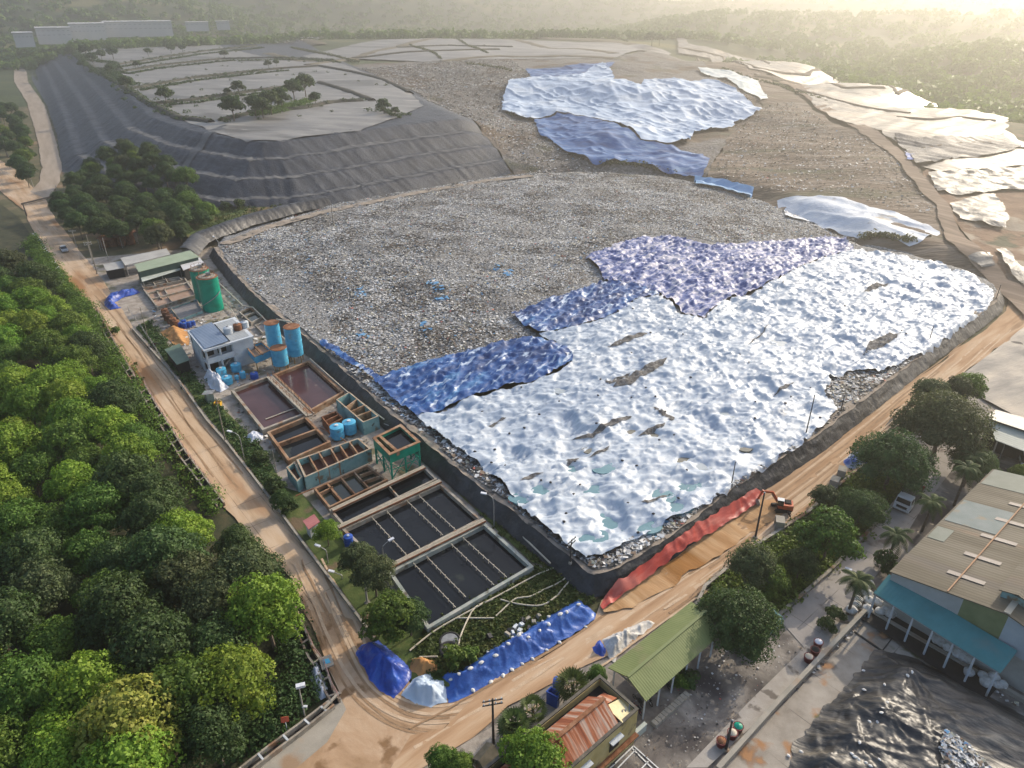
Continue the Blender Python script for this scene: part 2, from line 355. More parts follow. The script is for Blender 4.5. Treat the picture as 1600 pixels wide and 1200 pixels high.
m_junction = mat('muddy_junction', [(0.29, 0.185, 0.105), (0.39, 0.26, 0.16), (0.47, 0.345, 0.235)], 0.13, 0.92, 0.3, 2.0, detail=9, dist=1.2, spots=[((0.21, 0.125, 0.065), 0.3, 0.58, 0.08)], spec=0.15)
m_greyslab = mat('grey_concrete', [(0.26, 0.24, 0.20), (0.34, 0.31, 0.26)], 0.4, 0.9, 0.15, 8, detail=9, spots=[((0.28, 0.19, 0.12), 0.2, 0.55, 0.12)])
m_yard = mat('stained_concrete_yard', [(0.105, 0.09, 0.08), (0.17, 0.15, 0.13), (0.30, 0.27, 0.235)], 0.22, 0.85, 0.2, 6, detail=10, dist=1.0, spots=[((0.055, 0.047, 0.045), 0.12, 0.53, 0.08), ((0.33, 0.27, 0.2), 0.5, 0.63, 0.05)])
m_lane = mat('pale_concrete_lane', [(0.26, 0.235, 0.21), (0.34, 0.31, 0.285)], 0.25, 0.85, 0.1, 8, detail=9, brick=(A_RIGHT, 6, 4, (0.12, 0.1, 0.09)), spots=[((0.16, 0.13, 0.11), 0.3, 0.6, 0.06)])
m_clay = mat('orange_clay', [(0.36, 0.17, 0.06), (0.45, 0.24, 0.09)], 0.6, 0.95, 0.5, 4, detail=8)
m_ochre = mat('ochre_clay_bank', [(0.30, 0.165, 0.07), (0.39, 0.235, 0.115), (0.46, 0.31, 0.175)], 0.5, 0.95, 0.5, 3, dirn=A_RIGHT + math.pi / 2, stretch=5, spots=[((0.27, 0.125, 0.035), 0.12, 0.54, 0.08)])
m_hill = mat('black_liner_dusty', [(0.014, 0.019, 0.029), (0.028, 0.034, 0.047), (0.058, 0.066, 0.082)], 0.16, 0.5, 0.6, 1.3, dirn=0.95, stretch=0.22, detail=8, spots=[((0.07, 0.075, 0.085), 0.06, 0.64, 0.12)], bdist=0.5, spec=0.25)
m_plateau = mat('dusty_grey_liner', [(0.11, 0.105, 0.098), (0.165, 0.155, 0.14), (0.24, 0.225, 0.20)], 0.11, 0.55, 0.7, 0.9, dirn=-0.3, stretch=3, detail=9, bdist=0.25, spec=0.6, metal=0.1, spots=[((0.075, 0.07, 0.06), 0.045, 0.56, 0.06), ((0.30, 0.28, 0.25), 0.12, 0.64, 0.05)])
m_glare = mat('wet_grey_liner', [(0.03, 0.027, 0.022), (0.11, 0.10, 0.085)], 0.12, 0.46, 0.8, 0.4, dirn=-0.75, stretch=3, detail=8, bdist=0.5, spec=1.0, metal=0.5, spots=[((0.10, 0.075, 0.05), 0.10, 0.58, 0.04)])
m_oldwaste = mat('weathered_waste', [(0.075, 0.065, 0.055), (0.13, 0.118, 0.105), (0.25, 0.235, 0.225)], 0.9, 0.9, 0.8, 1.2, detail=10, bdist=0.4, spots=[((0.10, 0.07, 0.045), 0.035, 0.53, 0.1), ((0.085, 0.085, 0.05), 0.05, 0.6, 0.1)])
m_brown = mat('brown_earth', [(0.085, 0.06, 0.042), (0.15, 0.112, 0.08), (0.24, 0.195, 0.155)], 0.14, 0.95, 0.9, 0.8, dirn=-0.25, stretch=4.5, detail=12, bdist=0.8, spots=[((0.075, 0.075, 0.04), 0.05, 0.57, 0.1), ((0.25, 0.22, 0.19), 0.16, 0.64, 0.06)])
m_waste = mat('fresh_waste', [(0.10, 0.098, 0.094), (0.19, 0.187, 0.182), (0.38, 0.38, 0.378)], 1.6, 0.9, 0.9, 2.4, detail=12, bdist=0.3, spots=[((0.10, 0.09, 0.078), 0.05, 0.56, 0.12)])
m_liner = mat('black_liner', [(0.010, 0.011, 0.013), (0.02, 0.021, 0.024), (0.045, 0.045, 0.048)], 0.5, 0.45, 0.6, 1.5, detail=7, bdist=0.2, spec=0.4)
m_path = mat('rim_path', [(0.22, 0.18, 0.14), (0.32, 0.27, 0.22)], 0.8, 0.95, 0.4, 4, spots=[((0.07, 0.065, 0.06), 0.4, 0.58, 0.05)])
m_gravel = mat('pale_gravel', [(0.2, 0.17, 0.14), (0.30, 0.26, 0.22), (0.38, 0.34, 0.29)], 0.6, 0.95, 0.5, 5, detail=9, spots=[((0.13, 0.12, 0.07), 0.18, 0.56, 0.08)])
m_weeds = mat('weeds', [(0.035, 0.055, 0.015), (0.06, 0.09, 0.022), (0.10, 0.115, 0.035)], 0.5, 0.95, 0.6, 3, detail=9, spots=[((0.12, 0.085, 0.05), 0.22, 0.6, 0.06)])

# the ground: one sheet, finest where the camera looks
rr = np.concatenate([np.linspace(12, 40, 8)[:-1], np.geomspace(40, 3300, 430)])
aa = np.radians(np.concatenate([np.arange(-180, -46, 6), np.arange(-46, 50, 0.3), np.arange(50, 180, 6)]))
R_, A_ = np.meshgrid(rr, aa, indexing='ij'); gx = R_ * np.sin(A_); gy = R_ * np.cos(A_); gz = Hf(gx.ravel(), gy.ravel()).reshape(gx.shape)
gz = gz - 0.14 - 0.7 * sst(gz / 2.0) * (R_ < 1100) + np.where(R_ > 950, 6 * (fbm(gx / 22, gy / 22, 3) - 0.4) * sst((R_ - 950) / 200), 0)
nr, na = gx.shape; gv = np.column_stack([gx.ravel(), gy.ravel(), gz.ravel()]); idx = np.arange(nr * na).reshape(nr, na)
nx = np.roll(idx, -1, 1); gf = np.stack([idx[:-1], idx[1:], nx[1:], nx[:-1]], -1).reshape(-1, 4)
gv = np.vstack([gv, [[0, 0, -0.14]]]); 
me = mesh_np('ground', gv, gf, (R_[:-1] > 640).reshape(-1).astype(int)); link('ground', me, [m_soil, m_far], None, True)['kind'] = 'structure'
gb = MB(); gb.v = [tuple(gv[i]) for i in idx[0]] + [(0, 0, -0.14)]; n0 = na
gb.f = [(i, (i + 1) % n0, n0) for i in range(n0)]; gb.m = [0] * n0; gb.build('ground', m_soil)['kind'] = 'structure'

def flat(name, px, z, m, step=4.0, wob=0.0, seed=0, kind='structure', bumpy=0.0, bs=3.0, world=False):
    P = np.asarray(px) if world else WL(px, 0)
    o = sheet(name, P, step, (lambda x, y: z + bumpy * (fbm(x / bs, y / bs, seed + 3) - 0.3)), m, wob, seed)
    if kind: o['kind'] = kind
    return o
def drape(name, px, off, m, step=4.0, wob=0.0, seed=0, sub=0, kind='structure', rel=None):
    P = D(px); f = rel or (lambda x, y: 0 * x)
    o = sheet(name, P, step, lambda x, y: Hf(x, y) + off + f(x, y), m, wob, seed, sub)
    if kind: o['kind'] = kind
    return o

FOREST = [(-420, 360), (-200, 330), (0, 318), (30, 340), (55, 378), (98, 434), (142, 482), (196, 572), (216, 612), (280, 722), (345, 792), (400, 850), (452, 905), (500, 1040), (525, 1088), (385, 1200), (200, 1330), (-300, 1330), (-700, 800)]
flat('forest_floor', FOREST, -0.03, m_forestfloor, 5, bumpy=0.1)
flat('plant_yard', [(120, 405), (330, 385), (470, 520), (560, 600), (662, 700), (800, 822), (925, 925), (880, 950), (640, 1060), (560, 975), (500, 905), (450, 855), (350, 733), (300, 655), (250, 585), (215, 522), (150, 432)], 0.0, m_gravel, 4, bumpy=0.1)
flat('verge', [(212, 512), (284, 594), (326, 654), (360, 692), (404, 750), (430, 784), (452, 775), (410, 700), (345, 635), (290, 575), (232, 500)], 0.065, m_weeds, 2.5, bumpy=0.15)
flat('verge', [(430, 786), (468, 836), (514, 897), (590, 998), (640, 1062), (700, 1075), (935, 935), (915, 905), (835, 885), (668, 982), (615, 925), (540, 850), (470, 770), (425, 755)], 0.06, m_weeds, 1.6, bumpy=0.3)
flat('verge', [(650, 705), (662, 704), (730, 762), (800, 822), (880, 892), (830, 880), (735, 790), (665, 725)], 0.07, m_weeds, 1.6, bumpy=0.3)
flat('yard', [(880, 1330), (560, 1330), (640, 1200), (740, 1150), (800, 1100), (870, 1060), (950, 1020), (1060, 960), (1100, 915), (1180, 850), (1260, 800), (1330, 740), (1400, 640), (1500, 588), (1640, 490), (2300, 560), (2300, 1330)], -0.02, m_yard, 5, bumpy=0.05)
flat('verge', [(1085, 950), (1105, 912), (1180, 852), (1262, 800), (1330, 742), (1390, 690), (1425, 745), (1378, 808), (1300, 885), (1215, 962), (1160, 1000)], 0.09, m_weeds, 2, bumpy=0.3)
flat('verge', [(640, 1212), (700, 1178), (742, 1152), (830, 1100), (935, 1040), (960, 1060), (840, 1180), (800, 1230), (650, 1260)], 0.03, m_gravel, 2, bumpy=0.2)
# roads
ROAD_L = [(-60, 250), (40, 330), (55, 372), (100, 432), (145, 480), (200, 570), (240, 640), (290, 722), (350, 792), (400, 848), (455, 905), (500, 1010), (532, 1090), (640, 1075), (620, 1040), (585, 997), (510, 897), (465, 837), (427, 785), (400, 750), (355, 692), (322, 655), (280, 595), (207, 512), (160, 435), (112, 375), (88, 345), (70, 310), (20, 262), (-60, 215)]
flat('road', ROAD_L, 0.05, m_road, 3, 0.25)
flat('road', [(400, 1215), (532, 1086), (500, 1010), (470, 950), (570, 975), (640, 1070), (780, 1065), (850, 1030), (930, 965), (950, 985), (700, 1130), (625, 1215)], 0.075, m_junction, 3, 0.4)
flat('road', [(690, 1136), (780, 1060), (850, 1030), (930, 970), (942, 940), (1100, 845), (1200, 762), (1300, 690), (1420, 600), (1455, 577), (1540, 514), (1572, 486), (1576, 460), (1700, 400), (1800, 420), (1600, 512), (1500, 588), (1400, 640), (1330, 740), (1260, 800), (1180, 850), (1100, 915), (1060, 960), (950, 1025), (870, 1062), (800, 1102), (740, 1152), (640, 1215), (600, 1215), (640, 1150)], 0.10, m_dirtroad, 2.5, 0.3, bumpy=0.12, bs=2.0)
flat('pavement', [(380, 1210), (470, 1135), (530, 1092), (536, 1112), (505, 1160), (440, 1215)], 0.09, m_greyslab, 3, 0.3)
drape('hill_road', [(72, 312), (48, 300), (60, 285), (66, 262), (58, 215), (42, 160), (22, 128), (22, 100), (40, 82), (66, 71), (72, 74), (50, 88), (40, 104), (44, 128), (70, 165), (86, 215), (97, 262), (92, 285), (84, 300)], 0.1, mat('pale_dirt_track', [(0.26, 0.21, 0.16), (0.36, 0.30, 0.24)], 0.3, 0.95, 0.3, 3, dirn=2.1, stretch=6), 4, 0.3)
flat('road', [(1212, 962), (1300, 888), (1380, 808), (1430, 748), (1460, 700), (1515, 700), (1440, 795), (1400, 862), (1340, 934), (1258, 1014)], 0.05, m_lane, 3)
flat('pavement', [(1072, 1200), (1171, 1096), (1255, 1014), (1342, 934), (1360, 955), (1352, 962), (1219, 1094), (1105, 1200)], 0.06, mat('worn_pavement', [(0.30, 0.27, 0.235), (0.38, 0.35, 0.31)], 0.6, 0.9, 0.2, 8, spots=[((0.15, 0.13, 0.11), 0.5, 0.57, 0.06)]), 3)
flat('yard_slab', [(1225, 1100), (1352, 972), (1365, 970), (1440, 1030), (1560, 1105), (1650, 1150), (1650, 1330), (1000, 1330), (1120, 1200)], 0.04, mat('pale_stained_slab', [(0.22, 0.19, 0.155), (0.30, 0.265, 0.22), (0.36, 0.32, 0.27)], 0.3, 0.88, 0.15, 8, detail=9, brick=(A_RIGHT, 6, 5, (0.1, 0.085, 0.07)), spots=[((0.06, 0.05, 0.045), 0.14, 0.55, 0.06), ((0.32, 0.17, 0.08), 0.28, 0.6, 0.08), ((0.1, 0.11, 0.05), 0.2, 0.62, 0.05)]), 3)
flat('yard_slab', [(1500, 590), (1535, 625), (1600, 660), (1800, 700), (1900, 600), (1650, 480), (1600, 512)], 0.05, mat('dusty_liner_sheet', [(0.12, 0.115, 0.11), (0.25, 0.225, 0.195), (0.40, 0.34, 0.27)], 0.13, 0.75, 0.8, 0.6, dirn=0.5, stretch=3, detail=9, bdist=0.4), 2, bumpy=0.8, bs=5)
# tyre tracks
def tracks(name, px, offs, z, m, seed, wv=0.4, wid=0.3, bumpy=0.0):
    P = WL(px, 0); seg = np.hypot(*np.diff(P, axis=0).T); L = np.concatenate([[0], np.cumsum(seg)]); k = int(L[-1] / 1.0); tt = np.linspace(0, L[-1], k)
    X = np.interp(tt, L, P[:, 0]); Y = np.interp(tt, L, P[:, 1]); ke = np.ones(15) / 15; X = np.convolve(np.pad(X, 7, 'edge'), ke, 'valid'); Y = np.convolve(np.pad(Y, 7, 'edge'), ke, 'valid')
    tx = np.gradient(X); ty = np.gradient(Y); l = np.hypot(tx, ty); V = []; Fc = []; n = 0; r = random.Random(seed)
    for q, of in enumerate(offs):
        a = int(k * 0.35 * r.random()); b = k - int(k * 0.35 * r.random()); sl = slice(a, b); t = tt[sl]; wob = of + wv * 3 * (fbm(t / 18, t * 0 + q // 2, seed) - 0.5); ww = wid * (0.4 + 1.2 * fbm(t / 4, t * 0 + q, seed + 5)); kk = b - a
        for s_ in (-0.5, 0.5):
            x = X[sl] - ty[sl] / l[sl] * (wob + s_ * ww); y = Y[sl] + tx[sl] / l[sl] * (wob + s_ * ww); V.append(np.column_stack([x, y, z + bumpy * (fbm(x / 2.0, y / 2.0, 3) - 0.3) + 0.012]))
        i = np.arange(kk - 1) + n; Fc.append(np.stack([i, i + 1, i + kk + 1, i + kk], 1)); n += 2 * kk
    o = link(name, mesh_np(name, np.concatenate(V), np.concatenate(Fc)), m); o['kind'] = 'structure'
m_tk1 = mat('pale_tyre_track', [(0.44, 0.31, 0.20), (0.52, 0.395, 0.275)], 0.8, 0.95, 0.4, 6); m_tk2 = mat('damp_tyre_track', [(0.25, 0.155, 0.085), (0.33, 0.215, 0.125)], 0.8, 0.9, 0.4, 6)
RR = [(620, 1185), (690, 1150), (760, 1105), (870, 1042), (960, 985), (1060, 918), (1160, 845), (1260, 768), (1340, 705), (1420, 635), (1500, 570), (1570, 505)]
tracks('tyre_tracks', RR, [-2.6, -0.8, -1.7, 0.2, 0.9, 2.7, -3.1, -1.2], 0.105, m_tk1, 3, bumpy=0.12); tracks('tyre_tracks', RR, [-2.1, -0.3, 0.5, 2.3, 1.4, 3.2], 0.112, m_tk2, 5, bumpy=0.12)
JJ = [(470, 860), (510, 940), (545, 1020), (580, 1090), (640, 1135), (720, 1128), (800, 1085)]
tracks('tyre_tracks', JJ, [-1.6, 0.2, -2.4, -0.6, 1.2], 0.085, m_tk2, 7, 0.5); tracks('tyre_tracks', JJ, [-0.2, 1.6, -1.2, 0.8], 0.092, m_tk1, 9, 0.5)
LR = [(110, 420), (170, 490), (240, 590), (300, 675), (360, 750), (420, 825), (480, 900)]
tracks('tyre_tracks', LR, [-1.6, 0.2, 0.4, 2.0], 0.056, m_tk2, 11, 0.25, 0.25)
# the hill
def creases(x, y): return 0.5 * (ridged(x / 5, y / 5, 4) - 0.5) + 0.35 * (fbm(x / 9, y / 9, 2) - 0.5)
HILL = [(97, 268), (150, 298), (230, 322), (330, 342), (480, 334), (560, 319), (700, 289), (800, 270), (775, 232), (742, 192), (700, 170), (640, 140), (545, 100), (420, 48), (250, 38), (120, 48), (72, 74), (48, 92), (50, 125), (74, 165), (90, 215)]
def hill_folds(x, y):
    d = pl_dist(BASE, x, y); t = pl_param(BASE, x, y) + d * 0.25 + 3 * vn(x / 15, y / 15, 3)
    k = sst(d / 3) * (1 - sst((d - 44) / 6))
    return k * (0.5 * (fbm(t / 5, d / 60, 6) - 0.5) + 0.38 * (ridged(t / 2.6, d / 60, 8) ** 2 - 0.33) + 0.22 * (ridged(t / 1.2, d / 50, 9) - 0.5)) + 0.4 * (fbm(x / 7, y / 7, 2) - 0.5)
drape('hillside', HILL, 0.0, m_hill, 2.2, 0.2, 1, 1, rel=hill_folds)
m_bench = mat('pale_bench', [(0.05, 0.05, 0.054), (0.09, 0.09, 0.09), (0.15, 0.145, 0.14)], 0.25, 0.6, 0.6, 1.5, detail=8, bdist=0.3)  # paler than the slope, for the strips along the terrace flats
for kk in range(3):
    o_ = 11.5 * (kk + 1)
    B_ = BASE[4:-1]; sg_ = np.hypot(*np.diff(B_, axis=0).T); L_ = np.concatenate([[0], np.cumsum(sg_)]); tt_ = np.linspace(0, L_[-1], 500)
    X_ = np.interp(tt_, L_, B_[:, 0]); Y_ = np.interp(tt_, L_, B_[:, 1]); gx_ = np.gradient(X_); gy_ = np.gradient(Y_); ke = np.ones(60) / 60
    gx_ = np.convolve(np.pad(gx_, 30, 'edge'), ke, 'valid')[:500]; gy_ = np.convolve(np.pad(gy_, 30, 'edge'), ke, 'valid')[:500]; l_ = np.hypot(gx_, gy_); v = []
    wid = 1.0 + 2.6 * fbm(tt_ / 18, tt_ * 0 + kk * 7, 15)
    for j in range(5):
        of = o_ - 3.6 + (wid + 1.0) * j / 4; X2 = X_ - gy_ / l_ * of; Y2 = Y_ + gx_ / l_ * of; v.append(np.column_stack([X2, Y2, Hf(X2, Y2) + hill_folds(X2, Y2) + 0.12]))
    i_ = np.arange(499); o = link('hill_bench', mesh_np('hill_bench', np.concatenate(v), np.concatenate([np.stack([j * 500 + i_, j * 500 + i_ + 1, (j + 1) * 500 + i_ + 1, (j + 1) * 500 + i_], 1) for j in range(4)])), m_bench, None, True); o['kind'] = 'structure'
drape('hill_gully', [(352, 196), (358, 200), (318, 232), (298, 258), (272, 292), (264, 290), (288, 256), (308, 230)], 0.3, m_liner, 2.5, 0.5, 3, rel=hill_folds)
PLAT = [(270, 182), (330, 205), (385, 222), (440, 222), (480, 214), (560, 205), (630, 180), (660, 165), (640, 145), (600, 126), (545, 104), (520, 96), (440, 95), (350, 75), (300, 50), (250, 42), (150, 55), (118, 80), (150, 108), (205, 140), (240, 165)]
drape('plateau', PLAT, 0.28, m_plateau, 4.5, 0.8, 2, 1, rel=lambda x, y: 0.35 * (fbm(x / 6, y / 6, 12) - 0.5))
drape('plateau', [(470, 88), (520, 78), (600, 62), (680, 60), (790, 62), (900, 66), (1010, 70), (1050, 84), (960, 92), (880, 92), (780, 92), (660, 97), (560, 92), (500, 94)], 0.3, m_plateau, 8, 1.0, 3, rel=lambda x, y: 0.6 * (fbm(x / 8, y / 8, 12) - 0.5))
drape('waste_slope', [(548, 102), (600, 98), (660, 96), (800, 92), (960, 92), (1080, 96), (1110, 120), (1190, 165), (1150, 205), (1120, 245), (1100, 292), (1040, 281), (930, 273), (830, 275), (800, 272), (775, 232), (742, 192), (700, 170), (640, 140)], 0.15, m_oldwaste, 3.5, 1.0, 4, 1, rel=lambda x, y: 1.6 * (fbm(x / 9, y / 9, 3, 4) - 0.5))
drape('brown_slope', [(1080, 96), (1130, 95), (1230, 140), (1300, 192), (1380, 212), (1440, 268), (1480, 330), (1540, 420), (1560, 450), (1490, 420), (1420, 400), (1340, 386), (1280, 356), (1180, 313), (1100, 291), (1120, 245), (1150, 205), (1190, 165), (1110, 120)], 0.2, m_brown, 3.5, 1.0, 5, 1, rel=lambda x, y: 1.0 * (fbm(x / 10, y / 10, 7, 4) - 0.5))
drape('brown_slope', [(1440, 268), (1500, 240), (1640, 225), (1700, 330), (1640, 440), (1576, 462), (1545, 420), (1482, 330)], 0.1, mat('red_brown_earth', [(0.13, 0.075, 0.045), (0.19, 0.115, 0.07), (0.24, 0.16, 0.1)], 0.1, 0.95, 0.7, 0.8, detail=9, bdist=0.4, spots=[((0.33, 0.27, 0.2), 0.06, 0.55, 0.06), ((0.08, 0.08, 0.045), 0.08, 0.6, 0.06)]), 3, 0.8, 6, 1, rel=lambda x, y: 0.6 * (fbm(x / 7, y / 7, 9, 4) - 0.5))
TRACK = [(1215, 128), (1240, 128), (1290, 165), (1362, 203), (1402, 232), (1440, 278), (1478, 318), (1500, 368), (1545, 408), (1575, 440), (1640, 470), (1600, 500), (1565, 462), (1525, 425), (1480, 380), (1462, 325), (1424, 285), (1386, 238), (1345, 210), (1275, 172)]
drape('dirt_track', TRACK, 0.9, mat('dark_dirt_track', [(0.14, 0.10, 0.07), (0.20, 0.145, 0.105), (0.29, 0.22, 0.165)], 0.4, 0.95, 0.6, 2, dirn=2.2, stretch=7, detail=8), 3, 0.6, 7)
GL = [(1048, 60), (1075, 70), (1200, 96), (1300, 110), (1390, 138), (1480, 163), (1574, 184), (1570, 208), (1610, 232), (1640, 268), (1600, 262), (1540, 266), (1470, 272), (1436, 262), (1405, 228), (1375, 208), (1300, 186), (1270, 165), (1240, 132), (1170, 108), (1110, 92), (1060, 84)]
drape('wet_slope', GL, 0.9, m_glare, 3.5, 0.8, 8, 1, rel=lambda x, y: 0.8 * (ridged((x + y) / 40, (y - x) / 9, 12) - 0.5) + 0.5 * (fbm(x / 6, y / 6, 7) - 0.5))
def ribbon(name, px, w_, off, m, step=2.0, world=False, kind='structure'):
    P = np.asarray(px, float) if world else D(px); seg = np.hypot(*np.diff(P, axis=0).T); L = np.concatenate([[0], np.cumsum(seg)]); k = max(3, int(L[-1] / step)); tt = np.linspace(0, L[-1], k)
    X = np.interp(tt, L, P[:, 0]); Y = np.interp(tt, L, P[:, 1]); tx = np.gradient(X); ty = np.gradient(Y); l = np.hypot(tx, ty); v = []
    wv = w_ * (0.55 + 0.9 * fbm(tt / 9, tt * 0 + len(px), 19))
    for s_ in (-1, -0.6, 0, 0.6, 1): x = X - ty / l * wv * s_ / 2; y = Y + tx / l * wv * s_ / 2; v.append(np.column_stack([x, y, Hf(x, y) + off * (1 - s_ * s_) + 0.25 - 0.5 * (abs(s_) == 1)]))
    i = np.arange(k - 1); o = link(name, mesh_np(name, np.concatenate(v), np.concatenate([np.stack([j * k + i, j * k + i + 1, (j + 1) * k + i + 1, (j + 1) * k + i], 1) for j in range(4)])), m, None, True); o['kind'] = kind; return o
m_ridge = mat('weedy_ridge_painted_shade', [(0.03, 0.03, 0.025), (0.055, 0.055, 0.04), (0.09, 0.08, 0.06)], 0.4, 0.95, 0.6, 2)  # weedy ridges; the dark colour also paints in the shadowed terrace edges
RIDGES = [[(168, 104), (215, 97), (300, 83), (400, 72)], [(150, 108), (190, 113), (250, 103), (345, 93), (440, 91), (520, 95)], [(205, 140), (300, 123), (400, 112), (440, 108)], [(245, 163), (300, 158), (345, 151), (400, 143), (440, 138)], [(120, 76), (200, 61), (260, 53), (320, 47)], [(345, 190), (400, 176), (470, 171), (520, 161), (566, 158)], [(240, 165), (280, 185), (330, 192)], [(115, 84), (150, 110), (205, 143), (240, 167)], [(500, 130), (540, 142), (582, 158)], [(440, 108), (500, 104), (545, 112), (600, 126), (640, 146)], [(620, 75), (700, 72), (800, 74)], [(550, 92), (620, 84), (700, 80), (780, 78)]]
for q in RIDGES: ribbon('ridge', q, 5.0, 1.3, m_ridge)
m_scrub = mat('brown_scrubland', [(0.075, 0.06, 0.04), (0.12, 0.10, 0.065), (0.18, 0.155, 0.11)], 0.08, 0.95, 0.8, 0.6, detail=9)
for q, w_ in (([(545, 52), (640, 50), (740, 54), (860, 60), (990, 70)], 30), ([(480, 102), (560, 90), (620, 74), (680, 60)], 14), ([(690, 96), (780, 88), (880, 88), (960, 92)], 12), ([(800, 62), (850, 74), (960, 84)], 14), ([(250, 44), (330, 56), (430, 60), (500, 70)], 18), ([(420, 84), (470, 96), (520, 96)], 12)): ribbon('scrub_strip', q, w_, 0.7, m_scrub, 4.0)
m_track2 = mat('brown_bench', [(0.10, 0.075, 0.05), (0.16, 0.125, 0.09)], 0.3, 0.9, 0.6, 2)
for q, w_ in (([(1090, 92), (1180, 108), (1260, 119), (1330, 122), (1385, 127)], 4), ([(1180, 120), (1250, 134), (1320, 140), (1380, 139)], 5), ([(1245, 142), (1300, 158), (1350, 170), (1420, 180)], 4), ([(1330, 128), (1400, 150), (1450, 160)], 3), ([(1400, 186), (1450, 190), (1500, 186), (1555, 192)], 3), ([(1060, 76), (1130, 90), (1200, 101)], 4), ([(1440, 236), (1500, 228), (1560, 226), (1600, 236)], 3)): ribbon('bench', q, w_, 0.5, m_track2, 2.5).location.z = 0.9
# liner banks of the landfill
drape('dark_liner_slope', [(1396, 213), (1440, 221), (1500, 219), (1566, 214), (1596, 233), (1560, 246), (1500, 251), (1452, 259), (1430, 262), (1412, 239)], 1.5, m_hill, 2.2, 0.6, 9, 1, rel=lambda x, y: 0.9 * (ridged((x * 0.8 + y * 0.6) / 4, (y - x) / 30, 12) - 0.5))
RIMW = WL(RIM_L + RIM_R, RZ)
def strip(name, P, off0, off1, f, m, step=1.2, n=5, kind='structure', closed=False, noise=0.0):
    """A band along polyline P between two sideways offsets (left positive), with profile f(t along, s across) heights."""
    P = np.asarray(P); seg = np.hypot(*np.diff(P, axis=0).T); L = np.concatenate([[0], np.cumsum(seg)]); k = max(2, int(L[-1] / step)); tt = np.linspace(0, L[-1], k)
    X = np.interp(tt, L, P[:, 0]); Y = np.interp(tt, L, P[:, 1]); kw = 3
    tx = np.gradient(X); ty = np.gradient(Y); ker = np.ones(7) / 7
    tx = np.convolve(np.pad(tx, 3, 'edge'), ker, 'valid'); ty = np.convolve(np.pad(ty, 3, 'edge'), ker, 'valid'); l = np.hypot(tx, ty); nx_, ny_ = -ty / l, tx / l
    v = []; 
    for j in range(n + 1):
        s = j / n; o = off0 + (off1 - off0) * s; wv = noise * (fbm(tt / 2.0, tt * 0 + s * 3, 5) - 0.5)
        v.append(np.column_stack([X + nx_ * (o + wv), Y + ny_ * (o + wv), f(tt, np.full(k, s))]))
    v = np.concatenate(v); i = np.arange(k - 1); fc = []
    for j in range(n): fc.append(np.stack([j * k + i, j * k + i + 1, (j + 1) * k + i + 1, (j + 1) * k + i], 1))
    o = link(name, mesh_np(name, v, np.concatenate(fc)), m, None, True)
    if kind: o['kind'] = kind
    return o
strip('liner_bank', RIMW, -0.2, -2.0, lambda t, s: RZ + 0.12 - RZ * s + 0.22 * (ridged(t / 1.1, s * 2, 3) - 0.5) * np.sin(np.pi * np.clip(s, 0.02, 1)) + 0.1, m_liner, 0.4, 8, noise=0.3)
strip('rim_path', RIMW, 1.3, -0.35, lambda t, s: RZ + 0.30 + 0.12 * np.sin(s * 9 + t), m_path, 0.8, 4, noise=0.5)
NW = WL([(312, 400), (330, 378), (400, 352), (480, 330), (520, 322)], RZ)
strip('liner_bank', NW, 0.4, 5.0, lambda t, s: RZ + 0.1 + 2.6 * np.sin(np.pi * 0.62 * s) + 0.3 * (ridged(t / 1.5, s, 3) - 0.5), m_liner, 0.5, 6)
strip('rim_path', WL([(345, 385), (420, 356), (500, 334), (640, 305), (760, 284), (830, 276)], RZ), 0.6, -3.2, lambda t, s: RZ + 0.8 + 0.1 * np.sin(t), m_path, 1.0, 3, noise=0.8)
flat('grass_bank', [(275, 362), (330, 330), (400, 322), (470, 326), (520, 320), (500, 332), (400, 352), (330, 378), (310, 398)], 2.4, mat('grass_bank_green', [(0.045, 0.08, 0.02), (0.08, 0.11, 0.03), (0.15, 0.10, 0.05)], 0.12, 0.95, 0.6, 2), 3, bumpy=0.8, bs=6)

# ---------------------------------------------------------------- the landfill: waste and tarpaulins
WHITE = [(912, 871), (880, 850), (820, 795), (750, 726), (690, 682), (650, 652), (700, 636), (760, 616), (830, 597), (893, 570), (880, 542), (845, 521), (900, 511), (960, 491), (1000, 467), (1030, 460), (1070, 491), (1100, 498), (1130, 471), (1180, 455), (1230, 430), (1280, 405), (1330, 389), (1370, 392), (1410, 400), (1470, 412), (1520, 430), (1552, 457), (1547, 478), (1500, 518), (1450, 552), (1380, 580), (1330, 578), (1297, 592), (1290, 612), (1308, 636), (1285, 664), (1243, 699), (1178, 742), (1108, 786), (1050, 812), (1000, 838), (955, 860)]
B1 = [(597, 590), (640, 573), (700, 556), (790, 533), (840, 526), (888, 541), (897, 566), (832, 595), (762, 614), (702, 633), (650, 652), (600, 611), (560, 575), (500, 541), (503, 532), (530, 545), (560, 568)]
B2 = [(800, 491), (850, 470), (910, 452), (940, 440), (1000, 446), (1033, 459), (1000, 468), (962, 490), (900, 511), (843, 520), (815, 506)]
B3 = [(915, 402), (960, 385), (1010, 368), (1060, 370), (1100, 385), (1130, 385), (1200, 378), (1290, 370), (1322, 376), (1333, 389), (1280, 404), (1230, 429), (1180, 453), (1130, 469), (1100, 496), (1070, 488), (1035, 458), (990, 445), (945, 437), (935, 420)]
COVER = [D(q, 0.9) for q in (WHITE, B1, B2, B3)]
def lumps(x, y): return 0.9 * (fbm(x / 7, y / 7, 21) - 0.5)
def wastez(x, y):
    z = Hf(x, y) + 0.35 + lumps(x, y) + 0.35 * (fbm(x / 1.5, y / 1.5, 31) - 0.5)
    for q in COVER: z = z - 1.7 * sst(pg_dist(q, x, y) / 2.0 - 0.2)
    return z
